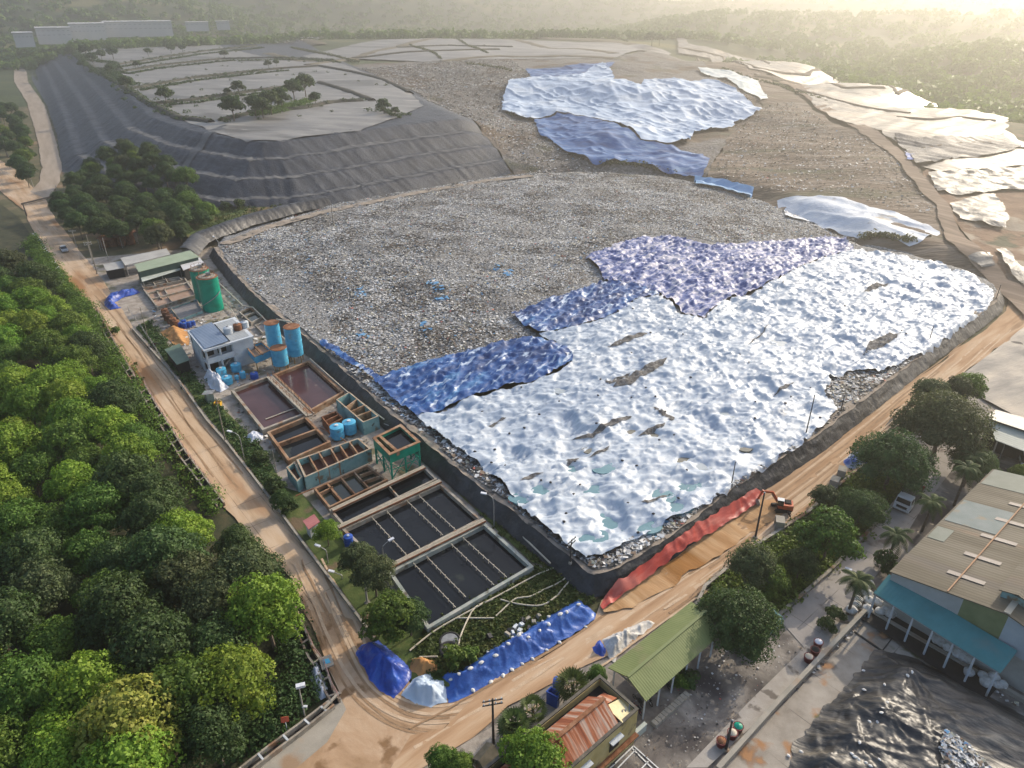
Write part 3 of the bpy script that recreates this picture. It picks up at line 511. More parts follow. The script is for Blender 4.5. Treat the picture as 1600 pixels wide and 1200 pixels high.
o = sheet('waste_field', D([(340, 386), (365, 421), (400, 458), (442, 494), (472, 517), (517, 555), (562, 597), (617, 646), (659, 678), (727, 737), (800, 792), (850, 832), (925, 892), (962, 886), (1050, 832), (1150, 755), (1200, 725), (1275, 677), (1375, 601), (1405, 579), (1450, 544), (1525, 492), (1552, 470), (1556, 456)] + RIM_B), 2.2, wastez, m_waste, 0.3, 11, 1); o['kind'] = 'stuff'
PAL = [mat('scrap_' + n, [c], 1, 0.7, spec=0.3) for n, c in [('white', (0.58, 0.58, 0.57)), ('grey', (0.36, 0.355, 0.345)), ('dun', (0.25, 0.235, 0.21)), ('dark', (0.05, 0.048, 0.045)), ('brown', (0.14, 0.10, 0.07)), ('blue', (0.10, 0.26, 0.45)), ('red', (0.36, 0.11, 0.09)), ('pale_yellow', (0.48, 0.45, 0.32))]]
def scraps(name, P, n, size, zf, pr, seed=0, tilt=0.5, parent=None, weight=None):
    r = np.random.default_rng(seed); P = np.asarray(P); lo, hi = P.min(0), P.max(0); pts = np.zeros((0, 2))
    while len(pts) < n:
        q = lo + r.random((n * 2, 2)) * (hi - lo); q = q[inside(P, q[:, 0], q[:, 1])]
        if weight is not None: q = q[r.random(len(q)) < weight(q[:, 0], q[:, 1])]
        pts = np.vstack([pts, q])
    pts = pts[:n]; z = zf(pts[:, 0], pts[:, 1]); a = r.random(n) * 6.283; s = size * (0.4 + 1.1 * r.random(n) ** 2); k = 0.4 + 0.6 * r.random(n)
    ca, sa = np.cos(a), np.sin(a); v = np.zeros((n, 4, 3))
    for i, (ux, uy) in enumerate(((-1, -1), (1, -1), (1, 1), (-1, 1))):
        dx = ux * s / 2; dy = uy * s * k / 2; v[:, i, 0] = pts[:, 0] + ca * dx - sa * dy; v[:, i, 1] = pts[:, 1] + sa * dx + ca * dy; v[:, i, 2] = z + 0.05 + (r.random(n) - 0.25) * s * tilt
    mi = r.choice(len(pr), n, p=np.array(pr) / np.sum(pr)); cl = fbm(pts[:, 0] / 8, pts[:, 1] / 8, 5, 4); mk_ = (cl > 0.55) & (r.random(n) < 0.5); mi = np.where(mk_, r.choice([2, 3, 3, 4], n), mi); mk_ = (cl < 0.40) & (r.random(n) < 0.3); mi = np.where(mk_, 0, mi); f = np.arange(n * 4).reshape(n, 4)
    return link(name, mesh_np(name, v.reshape(-1, 3), f, mi), PAL, parent)
WASTE_P = D([(345, 388), (400, 455), (472, 515), (500, 538), (560, 578), (600, 592), (700, 556), (790, 534), (842, 526), (800, 495), (850, 472), (935, 440), (915, 402), (1010, 368), (1060, 368), (1130, 383), (1290, 368), (1335, 388), (1340, 380), (1280, 352), (1180, 310), (1100, 288), (1040, 276), (930, 270), (830, 272), (760, 280), (640, 300), (520, 322), (420, 352)])
bare = WL([(398, 452), (470, 512), (500, 536), (525, 520), (508, 470), (470, 430), (420, 425)], RZ + 1)
o = scraps('waste_scraps', WASTE_P, 200000, 0.38, wastez, [22, 32, 19, 16, 4, 2.0, 1.0, 5], 5, 0.6, weight=lambda x, y: np.where(inside(bare, x, y), 0.2, 0.35 + 0.65 * sst((fbm(x / 14, y / 14, 88, 4) - 0.36) / 0.2))); o['kind'] = 'stuff'
EDGE_P = D([(925, 893), (962, 886), (1050, 832), (1150, 755), (1200, 725), (1275, 677), (1375, 601), (1405, 579), (1450, 544), (1545, 478), (1490, 520), (1400, 575), (1330, 575), (1290, 600), (1300, 640), (1285, 662), (1245, 700), (1180, 742), (1110, 786), (1050, 812), (1000, 838), (955, 860), (912, 872)])
o = scraps('waste_scraps', EDGE_P, 9000, 0.5, wastez, [22, 26, 16, 26, 6, 1.5, 1.0, 3], 6, 0.6); o['kind'] = 'stuff'
LEDGE_P = D([(516, 552), (562, 596), (617, 645), (659, 677), (727, 736), (800, 791), (850, 831), (912, 884), (905, 868), (880, 850), (820, 795), (750, 727), (690, 682), (650, 652), (600, 610), (560, 574), (505, 540)])
o = scraps('waste_scraps', LEDGE_P, 2600, 0.55, wastez, [26, 26, 16, 22, 6, 1.5, 1.0, 3], 7, 0.6); o['kind'] = 'stuff'
SLOPE_P = D([(560, 108), (660, 98), (800, 93), (830, 124), (790, 130), (785, 180), (838, 192), (880, 232), (930, 256), (930, 270), (830, 272), (790, 240), (742, 190), (640, 140)])
o = scraps('waste_scraps', D([(1110, 120), (1190, 165), (1240, 160), (1300, 200), (1380, 225), (1430, 280), (1470, 340), (1400, 330), (1320, 305), (1220, 300), (1110, 280), (1150, 205)]), 7000, 0.7, lambda x, y: Hf(x, y) + 0.35 + 1.0 * (fbm(x / 10, y / 10, 7, 4) - 0.5), [5, 16, 34, 26, 30, 0.5, 1, 2], 18, 0.6); o['kind'] = 'stuff'
o = scraps('waste_scraps', D([(360, 50), (420, 40), (560, 32), (578, 42), (560, 56), (500, 66), (440, 72), (380, 62)]), 5000, 1.8, lambda x, y: Hf(x, y) + 2.5, [18, 30, 20, 18, 10, 1, 0.5, 2], 28, 0.6); o['kind'] = 'stuff'
o = scraps('waste_scraps', SLOPE_P, 30000, 0.7, lambda x, y: Hf(x, y) + 0.3 + 1.6 * (fbm(x / 9, y / 9, 3, 4) - 0.5), [9, 26, 30, 24, 14, 1, 0.5, 2], 8, 0.6); o['kind'] = 'stuff'

for k, (a_, b_, n_) in enumerate(((675, 447, 40), (686, 458, 40), (690, 470, 25), (560, 452, 25), (562, 463, 20), (668, 515, 20), (668, 523, 12), (795, 430, 20), (780, 420, 15), (482, 407, 8), (570, 530, 12))):
    o = scraps('blue_litter', D([(a_ - 9, b_ - 5), (a_ + 9, b_ - 6), (a_ + 10, b_ + 4), (a_ - 7, b_ + 5)]), n_, 0.9, lambda x, y: wastez(x, y) + 0.15, [2, 1, 0, 0, 0, 8, 0.4, 0], 60 + k, 0.5); o['kind'] = 'stuff'
POOLS = [(841, 766, 1.9, 0), (812, 778, 1.3, 0), (929, 767, 1.5, 0), (940, 731, 1.7, 0), (1030, 777, 1.8, 0), (1076, 761, 1.8, 0), (949, 811, 2.2, 0), (926, 841, 1.8, 0), (1012, 822, 1.6, 0), (1060, 793, 1.5, 0), (1067, 719, 1.4, 1), (1025, 683, 1.2, 1), (986, 674, 1.1, 1), (920, 705, 0.9, 1), (1163, 700, 1.1, 1), (1133, 648, 1.3, 2), (1212, 537, 1.8, 2), (875, 610, 1.6, 2), (895, 735, 1.1, 0), (1095, 730, 1.2, 2)]
PW = np.array([[*q, r] for q, (_, _, r, _) in zip(D([(a, b) for a, b, _, _ in POOLS], 0.7), POOLS)])
def tarpz(x, y, amp=1.0):
    u, v_ = rot(x, y, A_RIGHT)
    b = fbm(x / 6.5, y / 6.5, 41) - 0.5; rx_, ry_ = rot(x + 0.8 * vn(x / 2, y / 2, 81), y + 0.8 * vn(x / 2, y / 2, 82), A_RIGHT - 0.5)
    wx = x + 1.5 * fbm(x / 5, y / 5, 51); wy = y + 1.5 * fbm(x / 5, y / 5, 61)
    uu, vv = rot(wx, wy, A_RIGHT)
    pit = sst((vn(x / 4.6, y / 4.6, 47) - 0.60) / 0.3)
    pan = (v_ + 0.8 * (fbm(x / 9, y / 9, 57) - 0.5)) / 8.5 + 3.0 * 0
    seam = pan - np.floor(pan)
    z = Hf(x, y) + 0.95 + 0.7 * lumps(x, y) + amp * (0.65 * b + 0.34 * (ridged(uu / 3.4, vv / 2.0, 42) - 0.5) + 0.34 * (ridged(uu / 4.6, vv / 0.95, 43) ** 2 - 0.33) + 0.16 * (ridged(uu / 1.7, vv / 0.55, 44) ** 2 - 0.33) + 0.26 * (ridged(rx_ / 3.0, ry_ / 0.65, 45) ** 2 - 0.33) + 0.10 * (ridged(wx / 1.6, wy / 1.6, 46) ** 3 - 0.25) - 0.55 * pit + 0.22 * seam)
    return z
def whitez(x, y):
    z = tarpz(x, y)
    for a, b, r in PW: z = z - 0.6 * np.exp(-((x - a) ** 2 + (y - b) ** 2) / (r * 1.0) ** 2)
    return z
m_white = mat('white_tarpaulin', [(0.31, 0.37, 0.455), (0.40, 0.455, 0.52), (0.50, 0.54, 0.58)], 0.12, 0.5, 0.5, 1.6, dirn=A_RIGHT, stretch=2.6, detail=7, bdist=0.15, spec=0.4, spots=[((0.50, 0.46, 0.40), 0.14, 0.68, 0.08)])
m_blue = mat('blue_tarpaulin', [(0.008, 0.040, 0.15), (0.013, 0.080, 0.27), (0.10, 0.26, 0.46)], 0.30, 0.42, 0.7, 1.6, dirn=A_RIGHT + 0.3, stretch=3.5, detail=8, bdist=0.2, spec=0.5, lo=0.38, hi=0.72, spots=[((0.40, 0.48, 0.60), 0.8, 0.57, 0.05)])
m_lilac = mat('faded_blue_white_tarpaulin', [(0.025, 0.06, 0.22), (0.10, 0.14, 0.34), (0.50, 0.48, 0.54)], 0.7, 0.5, 0.4, 2.0, dirn=A_RIGHT, stretch=2.6, detail=8, bdist=0.2, spec=0.4, lo=0.40, hi=0.57)
o = sheet('white_tarpaulin', D(WHITE, 0.9), 0.66, whitez, m_white, 0.35, 3, 1)
tag(o, 'vast crumpled white tarpaulin covering the near half of the landfill', 'tarpaulin', 'tarpaulins on the landfill')
m_gap = mat('rubbish_in_the_gap', [(0.05, 0.047, 0.043), (0.11, 0.105, 0.10), (0.22, 0.215, 0.21)], 2.0, 0.9, 0.8, 3, detail=9)
TEARS = [[(893, 687), (925, 676), (955, 660), (985, 651), (988, 653), (960, 667), (925, 682)], [(957, 607), (985, 590), (1012, 573), (1042, 564), (1036, 573), (1008, 589), (985, 604)], [(950, 548), (975, 530), (1000, 523), (1012, 523), (990, 535), (965, 545)], [(1348, 553), (1360, 535), (1385, 524), (1407, 521), (1400, 530), (1378, 544), (1362, 547)], [(1348, 459), (1362, 446), (1390, 441), (1386, 446), (1368, 453)], [(918, 718), (940, 704), (953, 700), (948, 706), (930, 714)], [(998, 683), (1015, 673), (1038, 664), (1036, 669), (1015, 680)], [(1020, 640), (1034, 642), (1055, 656), (1052, 661), (1036, 653)], [(1208, 615), (1225, 603), (1240, 598), (1228, 607)], [(812, 757), (830, 747), (852, 742), (832, 752)], [(1165, 540), (1185, 525), (1202, 508), (1190, 524)], [(760, 668), (785, 655), (792, 654), (770, 667)], [(1000, 790), (1045, 770), (1050, 772), (1012, 790)], [(950, 604), (945, 598), (985, 586), (975, 595)], [(885, 725), (905, 716), (903, 722), (888, 730)]]
tp = MB()
for k, t in enumerate(TEARS):
    xy, f = patch_mesh(D(t) , 0.7, 0.1, k); z = whitez(xy[:, 0], xy[:, 1]) + 0.12
    q = sheet('tear', D(t, 0.9), 0.7, lambda x, y: whitez(x, y) + 0.12, m_gap, 0.15, k, 1, True, o)
for P, lab, m, s, amp in ((B1, 'deep blue tarpaulin between the fresh waste and white tarpaulin', m_blue, 4, 0.8), (B2, 'blue tarpaulin wedge under the faded lilac tarpaulin', m_blue, 5, 0.85), (B3, 'faded lilac and blue tarpaulin beside the grey waste', m_lilac, 6, 0.95)):
    o2 = sheet('blue_tarpaulin', D(P, 0.9), 0.9, lambda x, y: tarpz(x, y, amp) + 0.06 + 0.35 * (ridged(x / 2.1 + vn(x / 4, y / 4, 5), y / 1.4, 91) ** 4 + ridged(x / 1.2, y / 2.2 + vn(x / 3, y / 3, 8), 92) ** 4 - 0.4), m, 0.3, s, 1); tag(o2, lab, 'tarpaulin', 'tarpaulins on the landfill')
mw = [mat('teal_rainwater', [(0.10, 0.21, 0.24), (0.15, 0.27, 0.30)], 0.5, 0.12, spec=0.5), mat('olive_rainwater', [(0.12, 0.115, 0.085), (0.18, 0.165, 0.12)], 0.5, 0.15, spec=0.5), mat('grey_rainwater', [(0.30, 0.34, 0.36), (0.36, 0.40, 0.42)], 0.5, 0.15, spec=0.5)]
for (a, b, r), (px, py, _, k) in zip(PW, POOLS):
    zq = whitez(a + np.array([0, .5, -.5, 0, 0, .9, -.9]) * r, b + np.array([0, 0, 0, .5, -.5, .5, -.5]) * r); zc = float(np.sort(zq)[:4].mean()) - 0.04; th = np.linspace(0, 6.283, 25)[:-1]; rad = r * (0.85 + 0.4 * fbm(np.cos(th) * 1.5 + a, np.sin(th) * 1.5 + b, 4))
    mb = MB(); mb.prism([(a + q * math.cos(t) * 1.25, b + q * math.sin(t) * 0.95) for q, t in zip(rad, th)], zc - 0.2, zc + 0.16); o2 = mb.build('puddle', mw[k], loc=(a, b, zc))
    tag(o2, ['teal rainwater puddle lying in a dip of the white tarpaulin', 'murky olive puddle in a dip of the white tarpaulin', 'pale grey puddle in a dip of the white tarpaulin'][k], 'puddle', 'rainwater puddles on the white tarpaulin')
# tarpaulins up on the waste slope
def bagz(x, y, a=1.0): return Hf(x, y) + 1.5 + a * (2.4 * (fbm(x / 15, y / 15, 71) - 0.5) + 0.8 * (ridged(x / 7, y / 7, 72) - 0.5) + 0.22 * (ridged(x / 2.6, y / 3.4, 73) - 0.5) + 0.9 * (ridged((x + 0.5 * y) / 6, (y - 0.5 * x) / 18, 74) ** 3 - 0.25))
T1 = [(785, 172), (787, 150), (797, 126), (830, 122), (905, 118), (922, 105), (940, 99), (955, 108), (960, 122), (985, 128), (1000, 133), (1010, 125), (1110, 125), (1150, 140), (1162, 155), (1190, 169), (1175, 181), (1146, 190), (1145, 200), (1085, 206), (1078, 220), (1050, 226), (1000, 217), (985, 200), (925, 182), (870, 176), (836, 186), (805, 180)]
T2 = [(834, 187), (872, 177), (925, 183), (985, 203), (1000, 218), (1050, 229), (1075, 238), (1112, 249), (1097, 276), (1060, 274), (1005, 255), (960, 250), (930, 260), (880, 234), (845, 212)]
T3 = [(822, 107), (880, 104), (930, 99), (962, 97), (955, 104), (922, 112), (905, 120), (832, 124)]
T4 = [(1090, 106), (1140, 110), (1178, 124), (1200, 152), (1188, 155), (1155, 136), (1108, 118)]
T5 = [(1215, 312), (1250, 301), (1320, 310), (1360, 322), (1420, 335), (1470, 360), (1445, 372), (1424, 381), (1400, 370), (1370, 361), (1345, 371), (1300, 355), (1230, 335)]
m_pale = mat('pale_blue_tarpaulin', [(0.30, 0.40, 0.54), (0.42, 0.51, 0.63), (0.54, 0.60, 0.67)], 0.06, 0.55, 0.5, 0.9, detail=8, bdist=0.3, spec=0.35)
m_navy = mat('dark_blue_tarpaulin', [(0.006, 0.05, 0.17), (0.012, 0.10, 0.30), (0.33, 0.44, 0.56)], 0.22, 0.5, 0.5, 0.9, dirn=-0.5, stretch=3, detail=8, bdist=0.3, lo=0.36, hi=0.74)
for P, m, lab, s, am, dz in ((T1, m_pale, 'pale blue white tarpaulin heaped over the far waste slope', 1, 1.0, 0), (T2, m_navy, 'dark blue tarpaulin spilling below the pale tarpaulin hill', 2, 0.9, -0.25), (T3, m_navy, 'narrow dark violet tarpaulin strip above the pale tarpaulin hill', 3, 0.6, -0.4), (T4, mat('pale_green_tarpaulin', [(0.42, 0.48, 0.46), (0.58, 0.60, 0.58)], 0.1, 0.55, 0.5, 1, bdist=0.3), 'pale greenish tarpaulin beside the glaring wet slope', 4, 0.6, -0.3), (T5, mat('dusty_white_tarpaulin', [(0.44, 0.50, 0.58), (0.58, 0.60, 0.62)], 0.1, 0.55, 0.5, 1, bdist=0.3, spots=[((0.3, 0.27, 0.23), 0.12, 0.6, 0.08)]), 'dusty white tarpaulin lying alone between waste and dirt track', 5, 0.6, -0.8)):
    P = D(P, 1.3); o2 = sheet('tarpaulin', P, 1.8, lambda x, y: bagz(x, y, am) + dz, m, 0.6, s, 1); tag(o2, lab, 'tarpaulin', 'tarpaulins on the far slope')
for P, col, lab in (([(1085, 281), (1120, 285), (1176, 299), (1172, 313), (1130, 300), (1086, 292)], (0.14, 0.30, 0.50), 'light blue plastic sheet strip at the back edge of the waste'), ([(1414, 242), (1431, 246), (1431, 256), (1416, 254)], (0.08, 0.16, 0.45), 'small bright blue sheet beside the winding dirt track')):
    o2 = sheet('plastic_sheet', D(P), 1.2, lambda x, y: Hf(x, y) + 1.6 + 0.5 * (ridged(x / 4, y / 4, 3) - 0.5), mat('sheet_%d' % int(col[0] * 100), [col], 1, 0.5, 0.4, 1), 0.3, 2, 1); tag(o2, lab, 'plastic sheet')
for P, lab in (([(1480, 322), (1552, 304), (1575, 342), (1570, 362), (1530, 350), (1500, 345)], 'fan shaped dusty grey sheet below the dirt track bend'), ([(1450, 272), (1530, 268), (1610, 262), (1640, 300), (1570, 300), (1500, 308), (1462, 300)], 'broad dusty grey sheet under the glaring wet slope'), ([(1510, 404), (1545, 398), (1552, 420), (1530, 424)], 'small crumpled pale sheet beside the muddy track end'), ([(1552, 392), (1566, 390), (1590, 418), (1640, 470), (1620, 474), (1575, 430)], 'long pale sheet roll lying by the right hand road')):
    o2 = sheet('grey_sheet', D(P), 1.6, lambda x, y: Hf(x, y) + 0.9 + 0.9 * (ridged(x / 4, y / 4, 3) - 0.5) + 0.5 * (fbm(x / 3, y / 3, 4) - 0.5), mat('dusty_beige_sheet', [(0.14, 0.125, 0.105), (0.24, 0.22, 0.19)], 0.2, 0.5, 0.6, 1.2, bdist=0.3), 0.4, 2, 1); tag(o2, lab, 'grey sheet')
# ---------------------------------------------------------------- trees and plants
def leafmat(name, a, b, c, rnd=0.35): return mat(name, [a, b, c], 0.9, 0.6, trans=0.35, spec=0.25, rnd=rnd, detail=3, lo=0.32, hi=0.68)
LEAF = {
    'lime': leafmat('lime_leaves', (0.10, 0.19, 0.018), (0.17, 0.28, 0.03), (0.27, 0.37, 0.055)),
    'mid': leafmat('green_leaves', (0.058, 0.11, 0.018), (0.105, 0.18, 0.028), (0.17, 0.25, 0.045)),
    'dark': leafmat('dark_leaves', (0.032, 0.066, 0.02), (0.058, 0.105, 0.03), (0.10, 0.155, 0.048)),
    'olive': leafmat('olive_leaves', (0.05, 0.07, 0.027), (0.085, 0.11, 0.043), (0.135, 0.155, 0.065)),
    'yellow': leafmat('yellow_green_leaves', (0.12, 0.15, 0.02), (0.25, 0.26, 0.045), (0.40, 0.37, 0.09)),
    'palm': leafmat('palm_leaves', (0.03, 0.055, 0.015), (0.06, 0.095, 0.025), (0.12, 0.15, 0.05)),
    'grass': leafmat('grass_leaves', (0.04, 0.065, 0.015), (0.075, 0.11, 0.025), (0.15, 0.15, 0.05), 0.1),
}
m_bark = mat('bark', [(0.10, 0.075, 0.055), (0.18, 0.145, 0.11)], 3, 0.95, 0.5, 12)
def leaves(rg, cen, rad, n, size, up=0.25, flat=0.75, shell=0.72):
    """n leaf clumps on the shell of one lobe: bent quads facing outwards."""
    d = rg.normal(size=(n, 3)); d[:, 2] = np.where(d[:, 2] < -0.35, -d[:, 2] * 0.6, d[:, 2]); d /= np.linalg.norm(d, axis=1)[:, None]
    r = rad * (shell + (1.06 - shell) * rg.random(n) ** 0.6) * (1 + 0.22 * np.sin(d[:, 0] * 5 + cen[0] * 3) * np.cos(d[:, 1] * 4 + cen[1] * 2))
    p = cen + d * r[:, None] * np.array([1, 1, flat])
    nn = d + rg.normal(size=(n, 3)) * 0.55 + np.array([0, 0, up]); nn /= np.linalg.norm(nn, axis=1)[:, None]
    t = np.cross(nn, rg.normal(size=(n, 3))); t /= np.linalg.norm(t, axis=1)[:, None]; b = np.cross(nn, t)
    s = (size * (0.55 + 0.8 * rg.random(n)))[:, None]; k = (0.45 + 0.35 * rg.random(n))[:, None]
    dr = nn * s * 0.22
    return np.stack([p - t * s / 2, p + b * s * k / 2 + dr, p + t * s / 2, p - b * s * k / 2 + dr], 1)
def crown_mesh(name, seed, R, Hc, z0, nl, n, size, kind='round'):
    rg = np.random.default_rng(seed); Q = []; core = MB()
    for i in range(nl):
        a = 2.4 * i + rg.random() * 0.8; f = math.sqrt((i + 0.4) / nl); lr = R * (0.36 + 0.2 * rg.random()) * (1.12 - 0.3 * f)
        h = (1 - f * f) if kind == 'round' else (1 - f) ** 0.7
        zc = z0 + Hc * (0.25 + 0.6 * h * (0.7 + 0.4 * rg.random())) - lr * 0.2
        cen = np.array([math.cos(a) * f * (R - lr * 0.55), math.sin(a) * f * (R - lr * 0.55), zc])
        Q.append(leaves(rg, cen, lr, int(n / nl), size))
        core.lathe(cen, [(0.02, -0.5 * lr), (0.5 * lr, -0.2 * lr), (0.52 * lr, 0.15 * lr), (0.02, 0.48 * lr)], 7)
    if nl > 2: Q.append(leaves(rg, np.array([0, 0, z0 + Hc * 0.28]), R * 0.62, int(n / 6), size))
    q = np.concatenate(Q); v = q.reshape(-1, 3); f = np.arange(len(v)).reshape(-1, 4); cv = np.array(core.v); cf = np.array([x for x in core.f if len(x) == 4]) + len(v)
    return mesh_np(name, np.vstack([v, cv]), np.vstack([f, cf]))
def trunk_mb(h, r, R, rg, limbs=4):
    m = MB(); m.tube([(0, 0, -0.3), (r * 0.6, 0, h * 0.5), (0, r * 0.5, h)], r, 7, r2=r * 0.6)
    for i in range(limbs):
        a = 6.283 * i / limbs + rg.random(); e = (math.cos(a) * R * 0.55, math.sin(a) * R * 0.55, h + R * (0.35 + 0.4 * rg.random()))
        m.tube([(0, 0, h * 0.8), (e[0] * 0.45, e[1] * 0.45, h * 0.8 + (e[2] - h * 0.8) * 0.6), e], r * 0.5, 5, r2=r * 0.15)
    return m
def tree_proto(name, key, seed, R, Hc, th, nl, n, size, kind='round', label='', cat='tree', tr=0.2):
    t = thing(name, label, cat); rg = np.random.default_rng(seed)
    link('crown', crown_mesh('crown', seed, R, Hc, th * 0.75, nl, n, size, kind), LEAF[key], t)
    trunk_mb(th, tr, R, rg).build('trunk', m_bark, t); return t
PROTOS = {}; USED = set()
def proto(key):
    if key in PROTOS: return PROTOS[key]
    k, v = key; rg = np.random.default_rng(hash(v) % 1000 + 5)
    if k == 'shrub_dark': t = tree_proto('shrub', 'dark', 50 + v, 1.5, 1.9, 0.5, 5, 700, 0.34, cat='shrub', tr=0.06)
    elif k == 'shrub_mid': t = tree_proto('shrub', 'mid', 60 + v, 1.5, 1.9, 0.5, 5, 700, 0.34, cat='shrub', tr=0.06)
    elif k == 'far': t = tree_proto('tree', 'dark', 70 + v, 3.4, 4.8, 3.0, 7, 800, 0.8, tr=0.2)
    elif k == 'big': t = tree_proto('tree', 'olive' if v % 2 else 'dark', 80 + v, 6.0, 6.5, 4.0, 22, 14000, 0.34, tr=0.32)
    elif k == 'yellow': t = tree_proto('tree', 'yellow', 90 + v, 3.6, 6.4, 4.0, 15, 5200, 0.36, tr=0.2)
    elif k == 'garden': t = tree_proto('tree', 'mid', 95 + v, 3.0, 4.6, 2.0, 10, 4200, 0.34, tr=0.16)
    else: t = tree_proto('tree', k, 20 + v * 7 + len(k), 3.7, 5.6, 4.2, (14, 17, 13, 19)[v % 4], 7000, 0.31, tr=0.2)
    PROTOS[key] = t; return t
def place(key, x, y, z=0.0, s=1.0, label='', group=None, sz=None):
    p = proto(key); a = random.random() * 6.28
    if key not in USED: USED.add(key); o = p
    else:
        o = p.copy(); C.objects.link(o)
        for ch in list(p.children): c = ch.copy(); C.objects.link(c); c.parent = o
    o.location = (x, y, z); o.rotation_euler = (0, 0, a); o.scale = (s, s, sz or s); o['label'] = label
    if group: o['group'] = group
    elif 'group' in o: del o['group']
    return o
# the wood left of the road
CROWN_EDGE = [(-330, 430), (0, 402), (45, 398), (90, 452), (138, 520), (150, 575), (208, 630), (232, 690), (265, 735), (292, 775), (318, 815), (372, 815), (425, 868), (448, 905), (452, 960), (470, 1010), (478, 1050), (440, 1100), (400, 1140), (345, 1195), (260, 1300), (-250, 1330), (-420, 700)]
CW = WL(CROWN_EDGE, 7.5); lo, hi = CW.min(0), CW.max(0)
sites = []; rg = np.random.default_rng(12)
for q in lo + rg.random((9000, 2)) * (hi - lo):
    if not inside(CW, q[:1], q[1:])[0]: continue
    px, py = pixy(q[0], q[1], 7.5)
    if px < -70 or py > 1255 or pg_dist(CW, q[:1], q[1:])[0] < (1.3 if py < 960 else 3.6): continue
    dmin = 4.55 + 1.3 * max(0, (q[1] - 60) / 80)
    if all((q[0] - a) ** 2 + (q[1] - b) ** 2 > dmin * dmin for a, b in sites): sites.append((q[0], q[1]))
SPECIAL = [(195, 1130, 'yellow', 0, 1.3, 'tall yellow flowering tree standing out near the bottom of the wood'), (352, 1050, 'lime', 1, 1.15, 'narrow bright lime tree alone among dark crowns near the drain'), (412, 935, 'lime', 2, 1.2, 'bright lime tree leaning over the left road by the drain'), (358, 812, 'dark', 0, 0.75, 'small round dark tree standing on the drain verge'), (95, 1175, 'lime', 0, 1.05, 'lime tree in the bottom left corner beside the yellow tree')]
SPW = [(W(a, b, 8.0), *r) for a, b, *r in SPECIAL]
for (x, y), k, v, s, lab in SPW: place((k, v), x, y, 0, s, lab)
NT = 0
for x, y in sites:
    if any((x - q[0][0]) ** 2 + (y - q[0][1]) ** 2 < 16 for q in SPW): continue
    px, py = pixy(x, y, 7.5); n = fbm(np.array([x / 13]), np.array([y / 13]), 77)[0]; r = random.random()
    if py < 440: k = 'dark' if r < 0.75 else 'olive'
    elif py < 850 and px < 330:
        edge = px > 0.30 * (py - 430) + 95
        k = ('dark' if r < 0.6 else 'mid') if edge and r < 0.8 else ('lime' if n + 0.3 * r > 0.52 else ('mid' if r < 0.8 else 'dark'))
    elif py < 1010: k = 'olive' if r < 0.5 else ('dark' if r < 0.85 else 'mid')
    else: k = ('lime' if n > 0.46 and px < 260 else ('mid' if r < 0.35 and px < 300 else 'dark'))
    word = {'dark': 'dark green', 'olive': 'dull olive', 'mid': 'mid green', 'lime': 'bright lime green'}[k]
    row = 'upper end' if py < 560 else ('middle' if py < 850 else 'lower end'); ed = pg_dist(CW, np.array([x]), np.array([y]))[0] < 6
    place((k, int(r * 97) % 4), x, y, 0, 0.88 + 0.36 * random.random(), f"{word} tree {'at the road edge' if ed else 'deep inside'} of the left wood, {row}", 'trees of the left wood'); NT += 1
# further stands
def stand(poly, zc, dmin, key, label, group, s0, seed, jitter=0.35, drape_=False):
    P = WL(poly, zc); lo, hi = P.min(0), P.max(0); pts = []; rg = np.random.default_rng(seed)
    for q in lo + rg.random((3000, 2)) * (hi - lo):
        if inside(P, q[:1], q[1:])[0] and all((q[0] - a) ** 2 + (q[1] - b) ** 2 > dmin * dmin for a, b in pts): pts.append(q)
    for q in pts:
        k, lab = key(random.random()), label
        place((k, random.randrange(4)), q[0], q[1], float(Hf(q[:1], q[1:])[0]), s0 * (1 - jitter / 2 + jitter * random.random()), lab.format({'dark': 'dark green', 'olive': 'dull olive', 'mid': 'mid green', 'lime': 'bright lime green', 'far': 'dark green'}[k]), group)
stand([(90, 318), (108, 285), (140, 262), (205, 258), (265, 275), (312, 305), (322, 335), (268, 362), (225, 375), (212, 358), (150, 358), (120, 345)], 6, 6.2, lambda r: 'dark' if r < 0.7 else ('olive' if r < 0.85 else 'mid'), '{} tree in the grove between the hill and the plant sheds', 'trees of the grove behind the plant', 1.0, 3)
stand([(-60, 140), (20, 170), (45, 205), (56, 240), (54, 270), (40, 278), (20, 250), (-60, 200)], 4, 9, lambda r: 'dark' if r < 0.8 else 'mid', '{} tree between the two upper left roads', 'trees between the upper left roads', 1.0, 4)
stand([(-60, 60), (60, 62), (75, 68), (30, 88), (-60, 96)], 10, 24, lambda r: 'far', '{} tree behind the top bend of the hill road', 'trees behind the hill road', 1.3, 5)
for px, py, h in [(112, 88, 9), (124, 78, 9), (136, 92, 12), (132, 110, 8), (146, 100, 9), (160, 95, 9), (178, 93, 10), (172, 116, 6), (188, 112, 4), (216, 108, 6), (247, 72, 7), (232, 88, 7), (268, 84, 8), (286, 82, 7), (351, 92, 7), (200, 142, 8), (261, 163, 8), (366, 190, 10), (374, 150, 7), (400, 182, 9), (356, 150, 4), (425, 180, 10), (441, 172, 9), (460, 158, 10), (478, 152, 11), (494, 165, 6), (412, 186, 8), (600, 178, 6), (618, 182, 4), (420, 108, 6), (432, 104, 5), (300, 46, 6), (255, 46, 9), (230, 50, 8), (180, 55, 9), (200, 52, 8)]:
    x, y, z = at(px, py); place(('far', random.randrange(4)), x, y, z, h / 6.2, 'dark bushy tree on the terraced grey plateau' if py > 60 else 'hazy tree at the back edge of the grey plateau', 'trees on the plateau')
